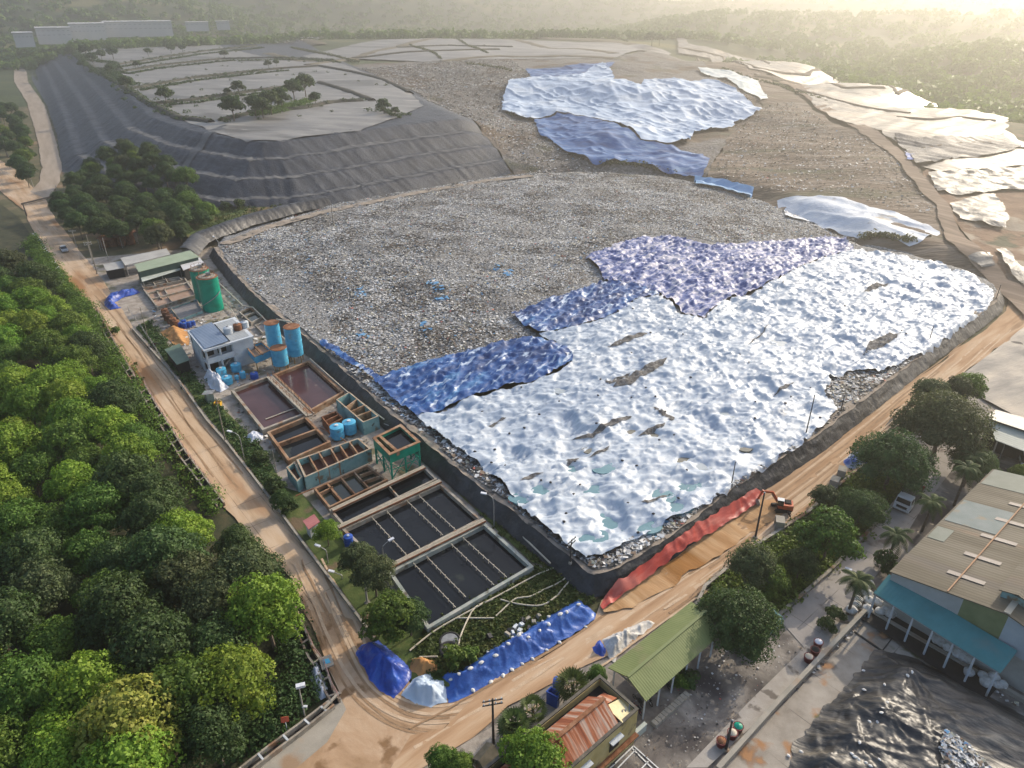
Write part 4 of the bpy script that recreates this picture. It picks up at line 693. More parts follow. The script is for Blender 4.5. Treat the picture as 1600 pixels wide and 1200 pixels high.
for px, py, h in [(868, 52, 15), (888, 54, 13), (908, 53, 12), (1018, 72, 17), (1030, 70, 13), (965, 57, 6), (905, 55, 10), (780, 40, 12), (815, 38, 11), (565, 28, 14), (712, 30, 10), (730, 31, 9), (640, 30, 11), (600, 30, 10), (845, 50, 9)]:
    x, y, z = at(px, py); place(('far', random.randrange(4)), x, y, z - 0.5, h / 7.0, 'hazy grey green tree on the far crest of the landfill', 'trees on the far crest')
# scrub on the ridges between the sheets, grass and weeds: nobody could count it
def tufts(name, pts, size, n, r, key='dark', kind='stuff', hgt=0.8):
    rg = np.random.default_rng(len(pts)); Q = []
    for x, y, z in pts:
        Q.append(leaves(rg, np.array([x + rg.normal() * 0.4, y + rg.normal() * 0.4, z]), r * (0.5 + 0.9 * rg.random()), n, size, flat=hgt))
    q = np.concatenate(Q); v = q.reshape(-1, 3); o = link(name, mesh_np(name, v, np.arange(len(v)).reshape(-1, 4)), LEAF[key]); o['kind'] = kind; return o
def along(px, step):
    P = D(px); out = []
    for a, b in zip(P[:-1], P[1:]):
        n = max(1, int(np.hypot(*(b - a)) / step))
        for k in range(n): q = a + (b - a) * (k + random.random()) / n; out.append((q[0], q[1], float(Hf(q[:1], q[1:])[0]) + 0.3))
    return out
ridge = []
for L_ in (*[[(a + 12, b + 3) for a, b in q] for q in RIDGES[:4]], [(168, 104), (215, 97), (300, 83), (400, 72)], [(150, 108), (190, 113), (250, 103), (345, 93), (440, 91), (520, 95)], [(205, 140), (300, 123), (400, 112), (440, 108)], [(245, 163), (300, 158), (345, 151), (400, 143), (440, 138)], [(120, 76), (200, 61), (260, 53), (320, 47)], [(345, 190), (400, 176), (470, 171), (520, 161), (566, 158)], [(240, 165), (280, 185), (330, 190)], [(115, 84), (150, 110), (205, 143), (240, 167)], [(590, 168), (615, 182), (640, 180)]): ridge += along(L_, 1.7)
ridge += [(a + rng.normal() * 4, b + rng.normal() * 4, c) for a, b, c in ridge[::6]] + [(a + rng.normal() * 2, b + rng.normal() * 2, c + 0.4) for a, b, c in along([(112, 80), (135, 95), (180, 100), (170, 112), (205, 135)], 1.0)]
tufts('scrub', ridge, 1.0, 30, 1.45)
pw = D(PLAT); q_ = pw.min(0) + rng.random((900, 2)) * (pw.max(0) - pw.min(0)); q_ = q_[inside(pw, q_[:, 0], q_[:, 1]) & (fbm(q_[:, 0] / 30, q_[:, 1] / 30, 8) > 0.52)][:150]; tufts('scrub', [(a, b, c + 0.4) for (a, b), c in zip(q_, Hf(q_[:, 0], q_[:, 1]))], 0.7, 24, 1.0)
big = along([(395, 182), (430, 178), (470, 165), (490, 158), (440, 170), (400, 180)], 1.0); tufts('scrub', big, 0.8, 40, 2.2, 'mid')
dk = along([(455, 75), (500, 84), (530, 90), (560, 98)], 2) + along([(1345, 372), (1400, 374), (1425, 378)], 0.8) + along([(935, 256), (1000, 258), (1060, 272)], 1.5) + along([(790, 178), (830, 186)], 1.5) + along([(730, 100), (800, 112)], 3) + along([(520, 62), (620, 56), (700, 54), (800, 50), (860, 52), (980, 66)], 5); tufts('scrub', dk, 1.0, 30, 1.6, 'olive')
lines_far = along([(640, 70), (690, 93)], 3) + along([(715, 62), (762, 84)], 3) + along([(620, 75), (700, 72), (800, 74)], 3) + along([(1130, 108), (1200, 130), (1290, 160)], 3); tufts('scrub', lines_far, 1.4, 24, 1.2, 'olive')
def fill(poly, n, zf=None):
    P = WL(poly, 0); lo, hi = P.min(0), P.max(0); out = []
    while len(out) < n:
        q = lo + rng.random(2) * (hi - lo)
        if inside(P, q[:1], q[1:])[0]: out.append((q[0], q[1], 0.15 if zf is None else zf))
    return out
tufts('grass', fill([(650, 1020), (668, 984), (832, 888), (880, 896), (912, 905), (930, 935), (700, 1060), (655, 1050)], 700), 0.35, 22, 0.5, 'grass', hgt=0.7)
tufts('weeds', fill([(660, 705), (735, 762), (800, 824), (875, 885), (835, 880), (740, 790)], 260), 0.3, 16, 0.35, 'grass', hgt=0.6)
tufts('weeds', fill([(216, 514), (286, 592), (328, 652), (362, 690), (405, 748), (432, 782), (448, 772), (408, 702), (345, 638), (288, 572), (235, 502)], 420), 0.36, 24, 0.55, 'dark', hgt=0.8)
tufts('weeds', fill([(1090, 950), (1110, 915), (1180, 858), (1262, 806), (1330, 748), (1385, 700), (1422, 745), (1376, 806), (1298, 883), (1213, 960), (1165, 995)], 900), 0.4, 34, 0.85, 'mid', hgt=0.9)
tufts('weeds', fill([(210, 560), (222, 612), (284, 722), (342, 790), (330, 800), (300, 770), (250, 690), (215, 640)], 250), 0.36, 20, 0.5, 'grass', hgt=0.7)
tufts('weeds', fill([(290, 352), (335, 330), (400, 324), (470, 326), (410, 342), (330, 372)], 260, 3.0), 0.5, 16, 0.6, 'grass', hgt=0.6)
tufts('weeds', fill([(55, 372), (98, 432), (142, 482), (196, 572), (180, 570), (130, 490), (85, 440), (45, 380)], 260), 0.45, 24, 0.8, 'mid', hgt=0.9)
eg = fill([(55, 372), (98, 434), (142, 484), (196, 574), (214, 612), (280, 722), (345, 792), (330, 815), (290, 770), (240, 700), (195, 640), (150, 570), (125, 500), (80, 445), (40, 390)], 330); tufts('undergrowth', [(a, b, c + 0.5) for a, b, c in eg], 0.4, 70, 1.5, 'mid', hgt=1.0)
eg = fill([(400, 860), (452, 925), (470, 985), (492, 1050), (505, 1092), (440, 1135), (400, 1170), (360, 1190), (380, 1120), (430, 1080), (440, 1000)], 160); tufts('undergrowth', eg, 0.36, 60, 1.2, 'dark', hgt=0.9)
# woods far away, one mass
fr = []; rg = np.random.default_rng(99)
for _ in range(6800):
    az = math.radians(-42 + 90 * rg.random()); r = 1000 + 1500 * rg.random() ** 1.3
    if math.degrees(az) > 15 and rg.random() < 0.5: r = 480 + 500 * rg.random()
    x, y = r * math.sin(az), r * math.cos(az)
    if r < 1000 and Hf(np.array([x]), np.array([y]))[0] > 2 and (r < 660 or math.degrees(az) < 22): continue
    fr.append((x, y))
fr = np.array(fr); fz = Hf(fr[:, 0], fr[:, 1]); Q = []
for (x, y), z in zip(fr, fz): Q.append(leaves(rg, np.array([x, y, z + 2.5]), 5 + 4 * rg.random(), 26, 5.5, flat=0.9))
v = np.concatenate(Q).reshape(-1, 3); o = link('far_woods', mesh_np('far_woods', v, np.arange(len(v)).reshape(-1, 4)), LEAF['mid']); o['kind'] = 'stuff'
# trees of the right-hand compound: crown pixel, crown height, kind, size
for px, py, zc, k, v, s, lab in [(1478, 655, 7, 'big', 1, 1.15, 'largest spreading olive tree above the right hand road'), (1398, 712, 6, 'big', 0, 0.95, 'dark dense tree beside the blue covered heap'), (1530, 700, 6, 'big', 2, 0.6, 'dark tree in front of the pale roofed shed'), (1455, 612, 5, 'olive', 0, 0.9, 'small pale olive tree at the far end of the tree row'), (1515, 605, 4, 'mid', 2, 0.8, 'bushy tree beside the dusty liner sheet'), (1497, 612, 4, 'olive', 1, 0.8, 'olive tree between the largest tree and the dusty sheet'),
        (1295, 838, 4.5, 'garden', 0, 1.3, 'round mid green tree above the pale lane'), (1350, 780, 4.5, 'big', 0, 0.58, 'conical dark tree left of the white truck'), (1292, 775, 3, 'olive', 2, 0.55, 'small olive tree against the roadside wall near the culverts'), (1175, 890, 3.5, 'olive', 3, 0.8, 'loose olive tree on the roadside slope'), (1160, 950, 6, 'big', 2, 0.76, 'very dark round tree over the white parked car'), (1205, 905, 3, 'garden', 1, 0.8, 'green bush tree between the dark tree and the pale lane'), (1250, 885, 2.5, 'dark', 1, 0.6, 'low dark tree above the lane edge'),
        (830, 1188, 6, 'lime', 2, 0.95, 'dense bright green tree covering the corner of the rusty roof'), (690, 1190, 2, 'mid', 2, 0.42, 'sparse green tree at the bottom edge by the junction'), (722, 1200, 2, 'mid', 3, 0.4, 'small bright tree beside the mossy hut'), (612, 955, 4.5, 'garden', 3, 1.05, 'dense tree against the corner of the black pond'), (585, 905, 3, 'olive', 0, 0.75, 'pale olive tree beside the concrete utility pole'), (560, 878, 2.5, 'olive', 2, 0.62, 'olive bush tree beside the left road wall'), (510, 832, 2.5, 'lime', 0, 0.5, 'small lime tree in front of the pink roofed hut'), (440, 785, 2, 'dark', 3, 0.45, 'dark bush along the left road wall'), (640, 965, 3, 'dark', 1, 0.6, 'dark tree behind the blue covered mound'), (932, 1056, 1.6, 'mid', 1, 0.32, 'bright bush between fan palm and green shed'), (1600, 742, 2.5, 'mid', 0, 0.5, 'light green bush at the corner of the large roof')]:
    x, y = W(px, py, zc); place((k, v), x, y, 0, s, lab)
for px, py, s, key, lab in [(712, 1038, 1.1, 'shrub_mid', 'leafy shrub growing beside the tyres and blue tarpaulin'), (735, 1030, 0.8, 'shrub_mid', 'smaller leafy shrub against the blue tarpaulin'), (408, 722, 0.9, 'shrub_dark', 'dark shrub on the verge beside the pale yard'), (432, 770, 1.2, 'shrub_dark', 'large dark shrub on the verge near the teal tank'), (455, 800, 1.0, 'shrub_dark', 'dark shrub beside the pink roofed hut'), (1380, 890, 1.2, 'shrub_dark', 'dark shrub at the left corner of the large roof'), (1290, 985, 0.8, 'shrub_dark', 'clipped dark shrub between lane and low wall'), (1303, 968, 0.8, 'shrub_dark', 'second clipped dark shrub nearer the palm'), (1075, 1068, 0.8, 'shrub_dark', 'dark shrub beside the kerb blocks'), (1062, 1073, 0.7, 'shrub_mid', 'rounded green shrub under the green roof edge'), (182, 523, 0.8, 'shrub_mid', 'small bush beside the blue covered earth bank'), (355, 332, 1.6, 'shrub_dark', 'wide shrub on the grassy bank behind the landfill'), (375, 326, 1.5, 'shrub_dark', 'shrub on the grassy bank nearest the black hill'), (800, 1150, 0.9, 'shrub_dark', 'low shrub beside the small fan palm'), (905, 1120, 0.7, 'shrub_dark', 'shrub against the rusty house wall')]:
    x, y, z = at(px, py); place((key, int(s * 10) % 3), x, y, z, s, lab)
# palms
def frond(mb, base, az, L, droop, w0, n=7, lift=0.5):
    pts = []
    for i in range(n + 1):
        t = i / n; rr_ = L * t; z = lift * L * t - droop * L * t * t; pts.append(Vector((base[0] + math.cos(az) * rr_ * (1 - 0.15 * t), base[1] + math.sin(az) * rr_ * (1 - 0.15 * t), base[2] + z)))
    sd = Vector((-math.sin(az), math.cos(az), 0))
    for i in range(n):
        for k in range(3):
            t = (i + k / 3) / n; p = pts[i].lerp(pts[i + 1], k / 3); wd = w0 * math.sin(math.pi * (0.12 + 0.85 * t)); d = (pts[i + 1] - pts[i]).normalized()
            for sg in (-1, 1):
                tip = p + sd * sg * wd + d * wd * 0.5 + Vector((0, 0, -wd * 0.45)); e = d * 0.07
                mb.add([p - e, p + e, tip + e * 0.4, tip - e * 0.4], [(0, 1, 2, 3)])
def palm(px, py, th, L, lab, nf=16, fan=False, base=None):
    x, y = W(px, py, 0) if base is None else base
    t = thing('palm_tree', lab, 'palm', (x, y, 0)); m = MB(); m.tube([(x, y, -0.2), (x + 0.1, y, th * 0.5), (x, y, th)], 0.2 if not fan else 0.22, 8, r2=0.13); m.build('trunk', m_bark, t)
    m = MB()
    for i in range(nf):
        az = 2.399 * i; u = i / nf
        if fan:
            el = 1.25 - 1.6 * u; st = Vector((x + math.cos(az) * math.cos(el) * 0.9, y + math.sin(az) * math.cos(el) * 0.9, th + math.sin(el) * 0.9)); d = Vector((math.cos(az) * math.cos(el), math.sin(az) * math.cos(el), math.sin(el))); sd = Vector((-math.sin(az), math.cos(az), 0)); upv = d.cross(sd)
            m.tube([(x, y, th), st], 0.025, 3)
            for k in range(9):
                a = -1.25 + 2.5 * k / 8; tip = st + (d * math.cos(a) + sd * math.sin(a)) * L * (0.85 + 0.15 * math.cos(a)) + Vector((0, 0, -0.14 * L)); q = (d * -math.sin(a) + sd * math.cos(a)) * 0.09; mid = st.lerp(tip, 0.55)
                m.add([st, mid + q, tip, mid - q], [(0, 1, 2, 3)])
        else: frond(m, (x, y, th), az, L * (0.8 + 0.3 * random.random()), 0.75 + 0.5 * u, 0.5, lift=0.9 - 0.75 * u)
    m.build('crown', LEAF['palm'], t); return t
for px, py, ty, L, lab in [(1387, 875, 826, 2.6, 'feather palm on the lane edge nearest the truck'), (1324, 960, 897, 2.6, 'feather palm beside the white bags at the canopy corner'), (1440, 830, 775, 2.5, 'feather palm left of the large roof ridge'), (1490, 790, 722, 2.5, 'feather palm behind the dump truck tail'), (1505, 760, 705, 2.4, 'feather palm at the upper corner of the large roof')]:
    palm(px, py, height_for((px, py), ty + 8), L, lab)
for px, py, th, L, lab, nf in [(893, 1095, 2.3, 1.35, 'big fan palm beside the blue skip', 34), (803, 1152, 1.9, 1.1, 'fan palm beside the dark utility pole', 26), (832, 1127, 1.8, 0.85, 'small fan palm against the rusty house wall', 20)]: palm(px, py, th, L, lab, nf, True)
# ---------------------------------------------------------------- the leachate treatment plant
m_conc = mat('weathered_concrete', [(0.20, 0.175, 0.14), (0.30, 0.265, 0.215), (0.36, 0.33, 0.28)], 0.7, 0.9, 0.3, 6, detail=8, spots=[((0.25, 0.13, 0.065), 0.45, 0.54, 0.12), ((0.07, 0.075, 0.06), 0.6, 0.6, 0.1)])
m_rustwall = mat('rust_stained_concrete', [(0.20, 0.10, 0.05), (0.28, 0.16, 0.09), (0.34, 0.25, 0.17)], 0.6, 0.9, 0.3, 6, detail=8, spots=[((0.09, 0.05, 0.03), 0.8, 0.58, 0.1)])
m_teal = mat('stained_teal_paint', [(0.13, 0.25, 0.25), (0.19, 0.34, 0.34), (0.26, 0.40, 0.39)], 0.5, 0.8, 0.2, 6, detail=8, spots=[((0.16, 0.13, 0.085), 0.55, 0.58, 0.08), ((0.05, 0.06, 0.05), 0.9, 0.62, 0.08)])
m_rust = mat('rust', [(0.12, 0.05, 0.025), (0.20, 0.085, 0.04), (0.27, 0.14, 0.08)], 1.2, 0.9, 0.4, 8, detail=8)
m_brownwater = mat('brown_leachate', [(0.045, 0.018, 0.018), (0.075, 0.034, 0.034)], 0.2, 0.12, 0.04, 3, spec=0.3, spots=[((0.11, 0.07, 0.06), 0.25, 0.66, 0.03)])
m_blackwater = mat('black_leachate', [(0.006, 0.0075, 0.01), (0.01, 0.013, 0.017)], 0.2, 0.08, 0.03, 3, spec=0.2, spots=[((0.03, 0.035, 0.03), 0.18, 0.64, 0.05)])
m_greenwater = mat('murky_green_leachate', [(0.02, 0.027, 0.018), (0.035, 0.04, 0.026)], 0.3, 0.1, 0.04, 3, spec=0.5)
m_rustwater = mat('rust_sludge', [(0.075, 0.028, 0.017), (0.12, 0.048, 0.03)], 0.8, 0.6, 0.3, 3)
m_sand = mat('pinkish_sludge', [(0.25, 0.16, 0.11), (0.34, 0.24, 0.18)], 0.5, 0.7, 0.3, 3)
m_greytank = mat('dried_grey_sludge', [(0.17, 0.155, 0.15), (0.23, 0.21, 0.20)], 0.6, 0.6, 0.2, 4)
m_blue = mat('sky_blue_paint', [(0.05, 0.28, 0.46), (0.075, 0.36, 0.55), (0.10, 0.40, 0.58)], 0.9, 0.45, 0.05, 5, detail=7, spots=[((0.15, 0.22, 0.26), 0.9, 0.63, 0.08)])
m_bluebar = mat('blue_plastic', [(0.015, 0.06, 0.30), (0.025, 0.09, 0.38)], 1, 0.4)
m_green = mat('emerald_paint', [(0.0, 0.19, 0.12), (0.0, 0.26, 0.17), (0.01, 0.31, 0.20)], 0.4, 0.4, 0.05, 5, detail=7, spots=[((0.03, 0.13, 0.09), 0.6, 0.63, 0.08)])
m_steel = mat('grey_steel', [(0.22, 0.22, 0.22), (0.32, 0.32, 0.31)], 2, 0.5, metal=0.3)
m_pipe = mat('cream_pipe', [(0.42, 0.37, 0.28), (0.54, 0.48, 0.38)], 1.5, 0.6)
m_whitewall = mat('stained_white_wall', [(0.42, 0.46, 0.50), (0.55, 0.58, 0.60)], 0.6, 0.8, 0.1, 6, spots=[((0.26, 0.25, 0.23), 0.5, 0.62, 0.1)])
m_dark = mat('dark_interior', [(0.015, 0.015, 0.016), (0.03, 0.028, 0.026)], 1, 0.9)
m_yellowsteel = mat('rusty_yellow_steel', [(0.25, 0.14, 0.05), (0.36, 0.23, 0.08)], 1, 0.7)
m_rim = mat('tan_rim', [(0.24, 0.17, 0.11), (0.34, 0.26, 0.18), (0.38, 0.33, 0.26)], 0.8, 0.9, 0.2, 6, detail=8)
def inset(Q, d):                             # a smaller copy of a convex quad, its sides moved in by d
    Q = np.asarray(Q, float); n = len(Q); A = sum(Q[i][0] * Q[(i + 1) % n][1] - Q[(i + 1) % n][0] * Q[i][1] for i in range(n)); sg = 1 if A > 0 else -1; ls = []
    for i in range(n):
        a, b = Q[i], Q[(i + 1) % n]; e = (b - a) / np.hypot(*(b - a)); nn = np.array([-e[1], e[0]]) * sg; ls.append((a + nn * d, e))
    out = []
    for i in range(n):
        p, e = ls[i - 1]; q, f = ls[i]; M = np.array([e, -f]).T; t = np.linalg.solve(M, q - p); out.append(p + e * t[0])
    return np.array(out)
def ring(mb, Q, w_, z0, z1, mi=0, mt=None):           # a wall all round a quad
    I = inset(Q, w_); n = len(Q)
    for i in range(n): j = (i + 1) % n; mb.prism([Q[i], Q[j], I[j], I[i]], z0, z1, mi, mt)
def mid3(P, z): c = np.mean(np.asarray(P), 0); return (float(c[0]), float(c[1]), z)
def basin(name, px, zt, wz, label, wall=m_conc, water=m_blackwater, ww=0.35, divs=(), dz=0.0, group=None, z0=-0.15, cat='basin', liquid='water', wallname='wall', sidewalls=()):
    Q = WL(px, zt); t = thing(name, label, cat, mid3(Q, 0), group)
    mb = MB(); ring(mb, Q, ww, z0, zt, 0, 1 if wall is m_teal else None); mb.build(wallname, [wall, m_rim] if wall is m_teal else wall, t)
    I = inset(Q, ww * 0.6); m = MB(); n = len(I); m.add([(*q, wz) for q in I] , [tuple(range(n))] if np.cross(I[1] - I[0], I[2] - I[1]) > 0 else [tuple(range(n))[::-1]]); m.build(liquid, water, t)
    for d in divs:
        a = W(*d[0], zt); b = W(*d[1], zt); wd = d[2] if len(d) > 2 else 0.22; m = MB(); m.bar((*a, (z0 + zt - dz) / 2), (*b, (z0 + zt - dz) / 2), wd, zt - dz - z0 - 0.01); m.build('dividing_wall', m_rustwall if wall is m_teal else wall, t)
    return t
def pipes(name, label, pts_px, z, r, m, cat='pipe', group=None, n=6, drops=0):
    P = [(*W(*p, z), z) for p in pts_px]; c = P[0]; t = thing(name, label, cat, (c[0], c[1], 0), group); mb = MB(); mb.tube(P, r, n); mb.build('pipe_run', m, t); return t
brown1 = basin('leachate_pond', [(360, 609), (419, 587), (478, 646), (410, 672)], 1.1, 0.45, 'square brown leachate pond nearest the left road', m_conc, m_brownwater, 0.5, group='brown leachate ponds')
brown2 = basin('leachate_pond', [(426, 585), (483, 563), (538, 612), (485, 642)], 1.1, 0.45, 'brown leachate pond under the tall blue tanks', m_rustwall, m_brownwater, 0.5, group='brown leachate ponds')
t = thing('gangway', 'railed gangway carrying pipes between the two brown ponds', 'gangway', (*W(450, 617), 0)); mb = MB()
a, b = W(422, 587, 1.5), W(485, 648, 1.5); mb.bar((*a, 1.35), (*b, 1.35), 1.1, 0.15); mb.build('deck', m_conc, t)
mb = MB(); u = (b - a) / np.hypot(*(b - a)); nrm = np.array([-u[1], u[0]])
for o_ in (-0.5, 0.5):
    for h in (0.55, 1.0): mb.bar((*(a + nrm * o_), 1.42 + h), (*(b + nrm * o_), 1.42 + h), 0.05, 0.05)
    for k in range(13): q = a + (b - a) * k / 12 + nrm * o_; mb.bar((*q, 1.42), (*q, 2.42), 0.05, 0.05)
mb.build('railing', m_rust, t); mb = MB()
for o_ in (-0.75, -0.62, 0.72): mb.tube([(*(a + nrm * o_), 1.5), (*((a + b) / 2 + nrm * o_), 1.46), (*(b + nrm * o_), 1.5)], 0.09, 6)
mb.build('pipe', m_pipe, t)
basin('settling_basin', [(417, 675), (478, 650), (517, 690), (450, 720)], 1.3, 0.5, 'pair of small dark basins with a rust stained rim', m_rustwall, m_blackwater, 0.45, [((433, 693), (495, 670), 0.4)])
basin('settling_basin', [(525, 624), (546, 612), (592, 650), (567, 660)], 2.6, 0.5, 'tall teal tank block split into four dark cells', m_teal, m_blackwater, 0.25, [((541, 635.5), (558, 623)), ((549, 642), (571, 632)), ((557, 650), (581, 641))])
basin('rusty_open_tank', [(502, 651), (525, 642), (536, 653), (513, 665)], 1.8, 0.9, 'small rusty open tank beside the two round blue tanks', m_rust, m_rustwater, 0.2, [((507, 658), (530, 647))])
basin('settling_basin', [(463, 718), (560, 684), (580, 701), (476, 746)], 2.4, 1.3, 'long raised teal tank with rust red cells', m_teal, m_rustwater, 0.3, [((482, 711), (497, 737)), ((497, 705), (513, 730)), ((516, 699), (530, 723)), ((530, 694), (545, 716)), ((545, 689), (560, 709))])
basin('inlet_box', [(447, 730), (461, 720.5), (473, 745), (464, 752)], 2.1, 1.2, 'narrow teal box tank at the end of the long raised tank', m_teal, m_rustwater, 0.25)
basin('settling_basin', [(490, 763), (574, 726), (606, 749), (514, 793)], 1.0, 0.4, 'shallow dark basin crossed by rusty pipe frames', m_rustwall, m_greenwater, 0.3, [((511, 755), (535, 783), 0.3), ((500, 770), (520, 760), 0.2), ((532, 745), (556, 773)), ((552, 736), (577, 763)), ((562, 742), (588, 733), 0.15), ((568, 752), (597, 742), 0.15)])
pJ = basin('aeration_pond', [(514, 796), (662, 728), (684, 748), (535, 820)], 1.0, 0.35, 'narrow black pond below the green stilted tank', m_conc, m_blackwater, 0.35, [((606, 757), (623, 776))], group='black aeration ponds')
pK = basin('aeration_pond', [(533, 826), (689, 754), (753, 811), (600, 889)], 1.0, 0.3, 'middle black pond with four long aeration pipes', m_conc, m_blackwater, 0.4, group='black aeration ponds')
pL = basin('aeration_pond', [(606, 893), (757, 816), (834, 885), (668, 983)], 1.0, 0.3, 'largest black pond at the corner near the weeds', mat('pale_teal_concrete', [(0.20, 0.23, 0.21), (0.29, 0.31, 0.28), (0.36, 0.35, 0.31)], 0.7, 0.9, 0.3, 6, detail=8, spots=[((0.10, 0.09, 0.07), 0.6, 0.58, 0.1)]), m_blackwater, 0.45, group='black aeration ponds')
for prt, L_ in ((pK, [((579, 806), (637, 869)), ((602, 796), (658, 858)), ((634, 781), (692, 836)), ((652, 772), (713, 829))]), (pL, [((645, 879), (712, 949)), ((665, 868), (728, 933)), ((703, 848), (772, 914)), ((721, 838), (792, 902))])):
    for a, b in L_:
        m = MB(); A_, B_ = W(*a, 0.75), W(*b, 0.75); m.tube([(*A_, 0.75), (*B_, 0.75)], 0.06, 6)
        for k in range(9): q = A_ + (B_ - A_) * (k + 0.5) / 9; m.tube([(*q, 0.2), (*q, 0.86)], 0.05, 5); m.box((*q, 0.85), (0.12, 0.12, 0.08), 0.6)
        m.build('aeration_pipe', m_pipe, prt)
for (a, b), lab in ((((519, 797), (663, 729)), 'pipe bundle along the upper edge of the narrow black pond'), (((528, 824), (688, 751)), 'walkway with pipe bundle between narrow and middle black ponds'), (((598, 890), (757, 812)), 'walkway with pipe bundle between the two large black ponds')):
    t = thing('pipe_walkway', lab, 'walkway', (*W(*a, 1.0), 0)); A_, B_ = W(*a, 1.3), W(*b, 1.3); u = (B_ - A_) / np.hypot(*(B_ - A_)); nn = np.array([-u[1], u[0]])
    m = MB(); m.bar((*A_, 1.12), (*B_, 1.12), 0.75, 0.16); m.build('deck', m_conc, t)
    for k, o_ in enumerate((-0.22, 0.03, 0.25)):
        m = MB(); m.tube([(*(A_ + nn * o_), 1.36), (*(B_ + nn * o_), 1.36)], (0.08, 0.06, 0.07)[k], 6); m.build('pipe', m_pipe, t)
    m = MB()
    m.bar((*(A_ - nn * 0.36), 1.25), (*(B_ - nn * 0.36), 1.25), 0.1, 0.24)
    m.build('kerb_strip', m_rust, t)
# elevated green tank
HQ = WL([(583, 685), (626, 664), (656, 691), (609, 711)], 4.7); t = thing('elevated_tank', 'emerald green open tank standing on crossed stilts over the ponds', 'tank', mid3(HQ, 0))
mb = MB(); ring(mb, HQ, 0.18, 3.2, 4.7); mb.prism(inset(HQ, 0.1), 3.1, 3.3); mb.build('tank_body', m_green, t)
mb = MB(); ring(mb, inset(HQ, -0.12), 0.5, 4.7, 4.82); a, b = W(593, 681, 4.7), W(622, 706, 4.7); mb.bar((*a, 4.4), (*b, 4.4), 0.5, 0.7); mb.build('rim', m_rustwall, t)
I = inset(HQ, 0.15); mb = MB(); mb.prism(I, 3.32, 4.1); mb.build('liquid', m_blackwater, t)
LG = [HQ[0], HQ[1], HQ[2], HQ[3], (HQ[0] + HQ[3]) / 2, (HQ[1] + HQ[2]) / 2, (HQ[2] + HQ[3]) / 2, (HQ[0] + HQ[1]) / 2]; c = np.mean(HQ, 0)
for q in LG: q = c + (q - c) * 0.94; m = MB(); m.bar((*q, -0.1), (*q, 3.2), 0.26, 0.26); m.build('leg', m_green, t)
m = MB()
for a, b in ((2, 6), (6, 3), (3, 4), (4, 0), (1, 5), (5, 2)):
    A_, B_ = c + (LG[a] - c) * 0.94, c + (LG[b] - c) * 0.94; m.bar((*A_, 0.2), (*B_, 3.0), 0.1, 0.1); m.bar((*B_, 0.2), (*A_, 3.0), 0.1, 0.1); m.bar((*A_, 1.7), (*B_, 1.7), 0.1, 0.1)
m.build('brace', m_green, t)
# round tanks
def tank(name, px, top_y, r, label, m, zb=0.0, legs=0, bands=2, group=None, lid=m_steel, open_=False, base_z=0.0, cat='tank', ladder=False):
    x, y = W(px[0], px[1], zb); h = height_for(px, top_y, zb); t = thing(name, label, cat, (x, y, 0), group); z1 = zb + h; mb = MB()
    pr = [(r, zb), (r, z1)]
    if open_: pr = [(r, zb), (r, z1), (r * 0.93, z1), (r * 0.93, z1 - 0.5), (0.05, z1 - 0.5)]
    else: pr = [(r, zb), (r, z1), (r * 0.55, z1 + 0.12 * r), (0.05, z1 + 0.16 * r)]
    mb.lathe((x, y, 0), pr, 28); mb.build('shell', m, t, True)
    mb = MB()
    for k in range(bands): z = zb + h * (k + 1) / (bands + 1); mb.lathe((x, y, 0), [(r, z - 0.05), (r + 0.05, z - 0.04), (r + 0.05, z + 0.04), (r, z + 0.05)], 28)
    if bands: mb.build('band', m, t, True)
    mb = MB(); mb.lathe((x, y, 0), [(r + 0.01, z1 - 0.06), (r + 0.07, z1 - 0.05), (r + 0.07, z1 + 0.04), (r * 0.9, z1 + 0.05)] if open_ else [(r * 0.28, z1 + 0.1 * r), (r * 0.28, z1 + 0.16 * r + 0.12), (0.03, z1 + 0.16 * r + 0.14)], 22); mb.build('rim' if open_ else 'lid', m_rust if open_ else lid, t)
    for k in range(legs): a = 6.283 * (k + 0.5) / legs; q = (x + r * 0.85 * math.cos(a), y + r * 0.85 * math.sin(a)); m2 = MB(); m2.bar((*q, base_z - 0.1), (*q, zb + 0.1), 0.16, 0.16); m2.build('leg', m_yellowsteel, t)
    if ladder:
        m2 = MB(); a0 = 3.4
        for s_ in (-0.13, 0.13): m2.bar((x + (r + 0.1) * math.cos(a0) + s_, y + (r + 0.1) * math.sin(a0), 0), (x + (r + 0.1) * math.cos(a0) + s_, y + (r + 0.1) * math.sin(a0), z1 + 0.4), 0.05, 0.05)
        for k in range(int(z1 / 0.5)): m2.bar((x + (r + 0.1) * math.cos(a0) - 0.13, y + (r + 0.1) * math.sin(a0), 0.4 + k * 0.5), (x + (r + 0.1) * math.cos(a0) + 0.13, y + (r + 0.1) * math.sin(a0), 0.4 + k * 0.5), 0.03, 0.03)
        m2.build('ladder', m_steel, t)
    return t, x, y, z1
g1 = tank('silo', (334, 483), 432, 2.35, 'front emerald green silo with a slanting pipe across it', m_green, 0, 0, 0, 'emerald silos', open_=True, ladder=True)
g2 = tank('silo', (321, 468), 420, 2.2, 'rear emerald green silo half hidden behind the front one', m_green, 0, 0, 0, 'emerald silos', open_=True)
t = thing('slanting_pipe', 'grey pipe slanting around the front emerald silo', 'pipe', (g1[1], g1[2], 0)); mb = MB(); mb.tube([(g1[1] + 2.6 * math.cos(a), g1[2] + 2.6 * math.sin(a), 1.4 + 3.4 * (a - 3.9) / 2.2) for a in np.linspace(3.9, 6.1, 14)], 0.1, 6); mb.build('pipe_run', m_steel, t)
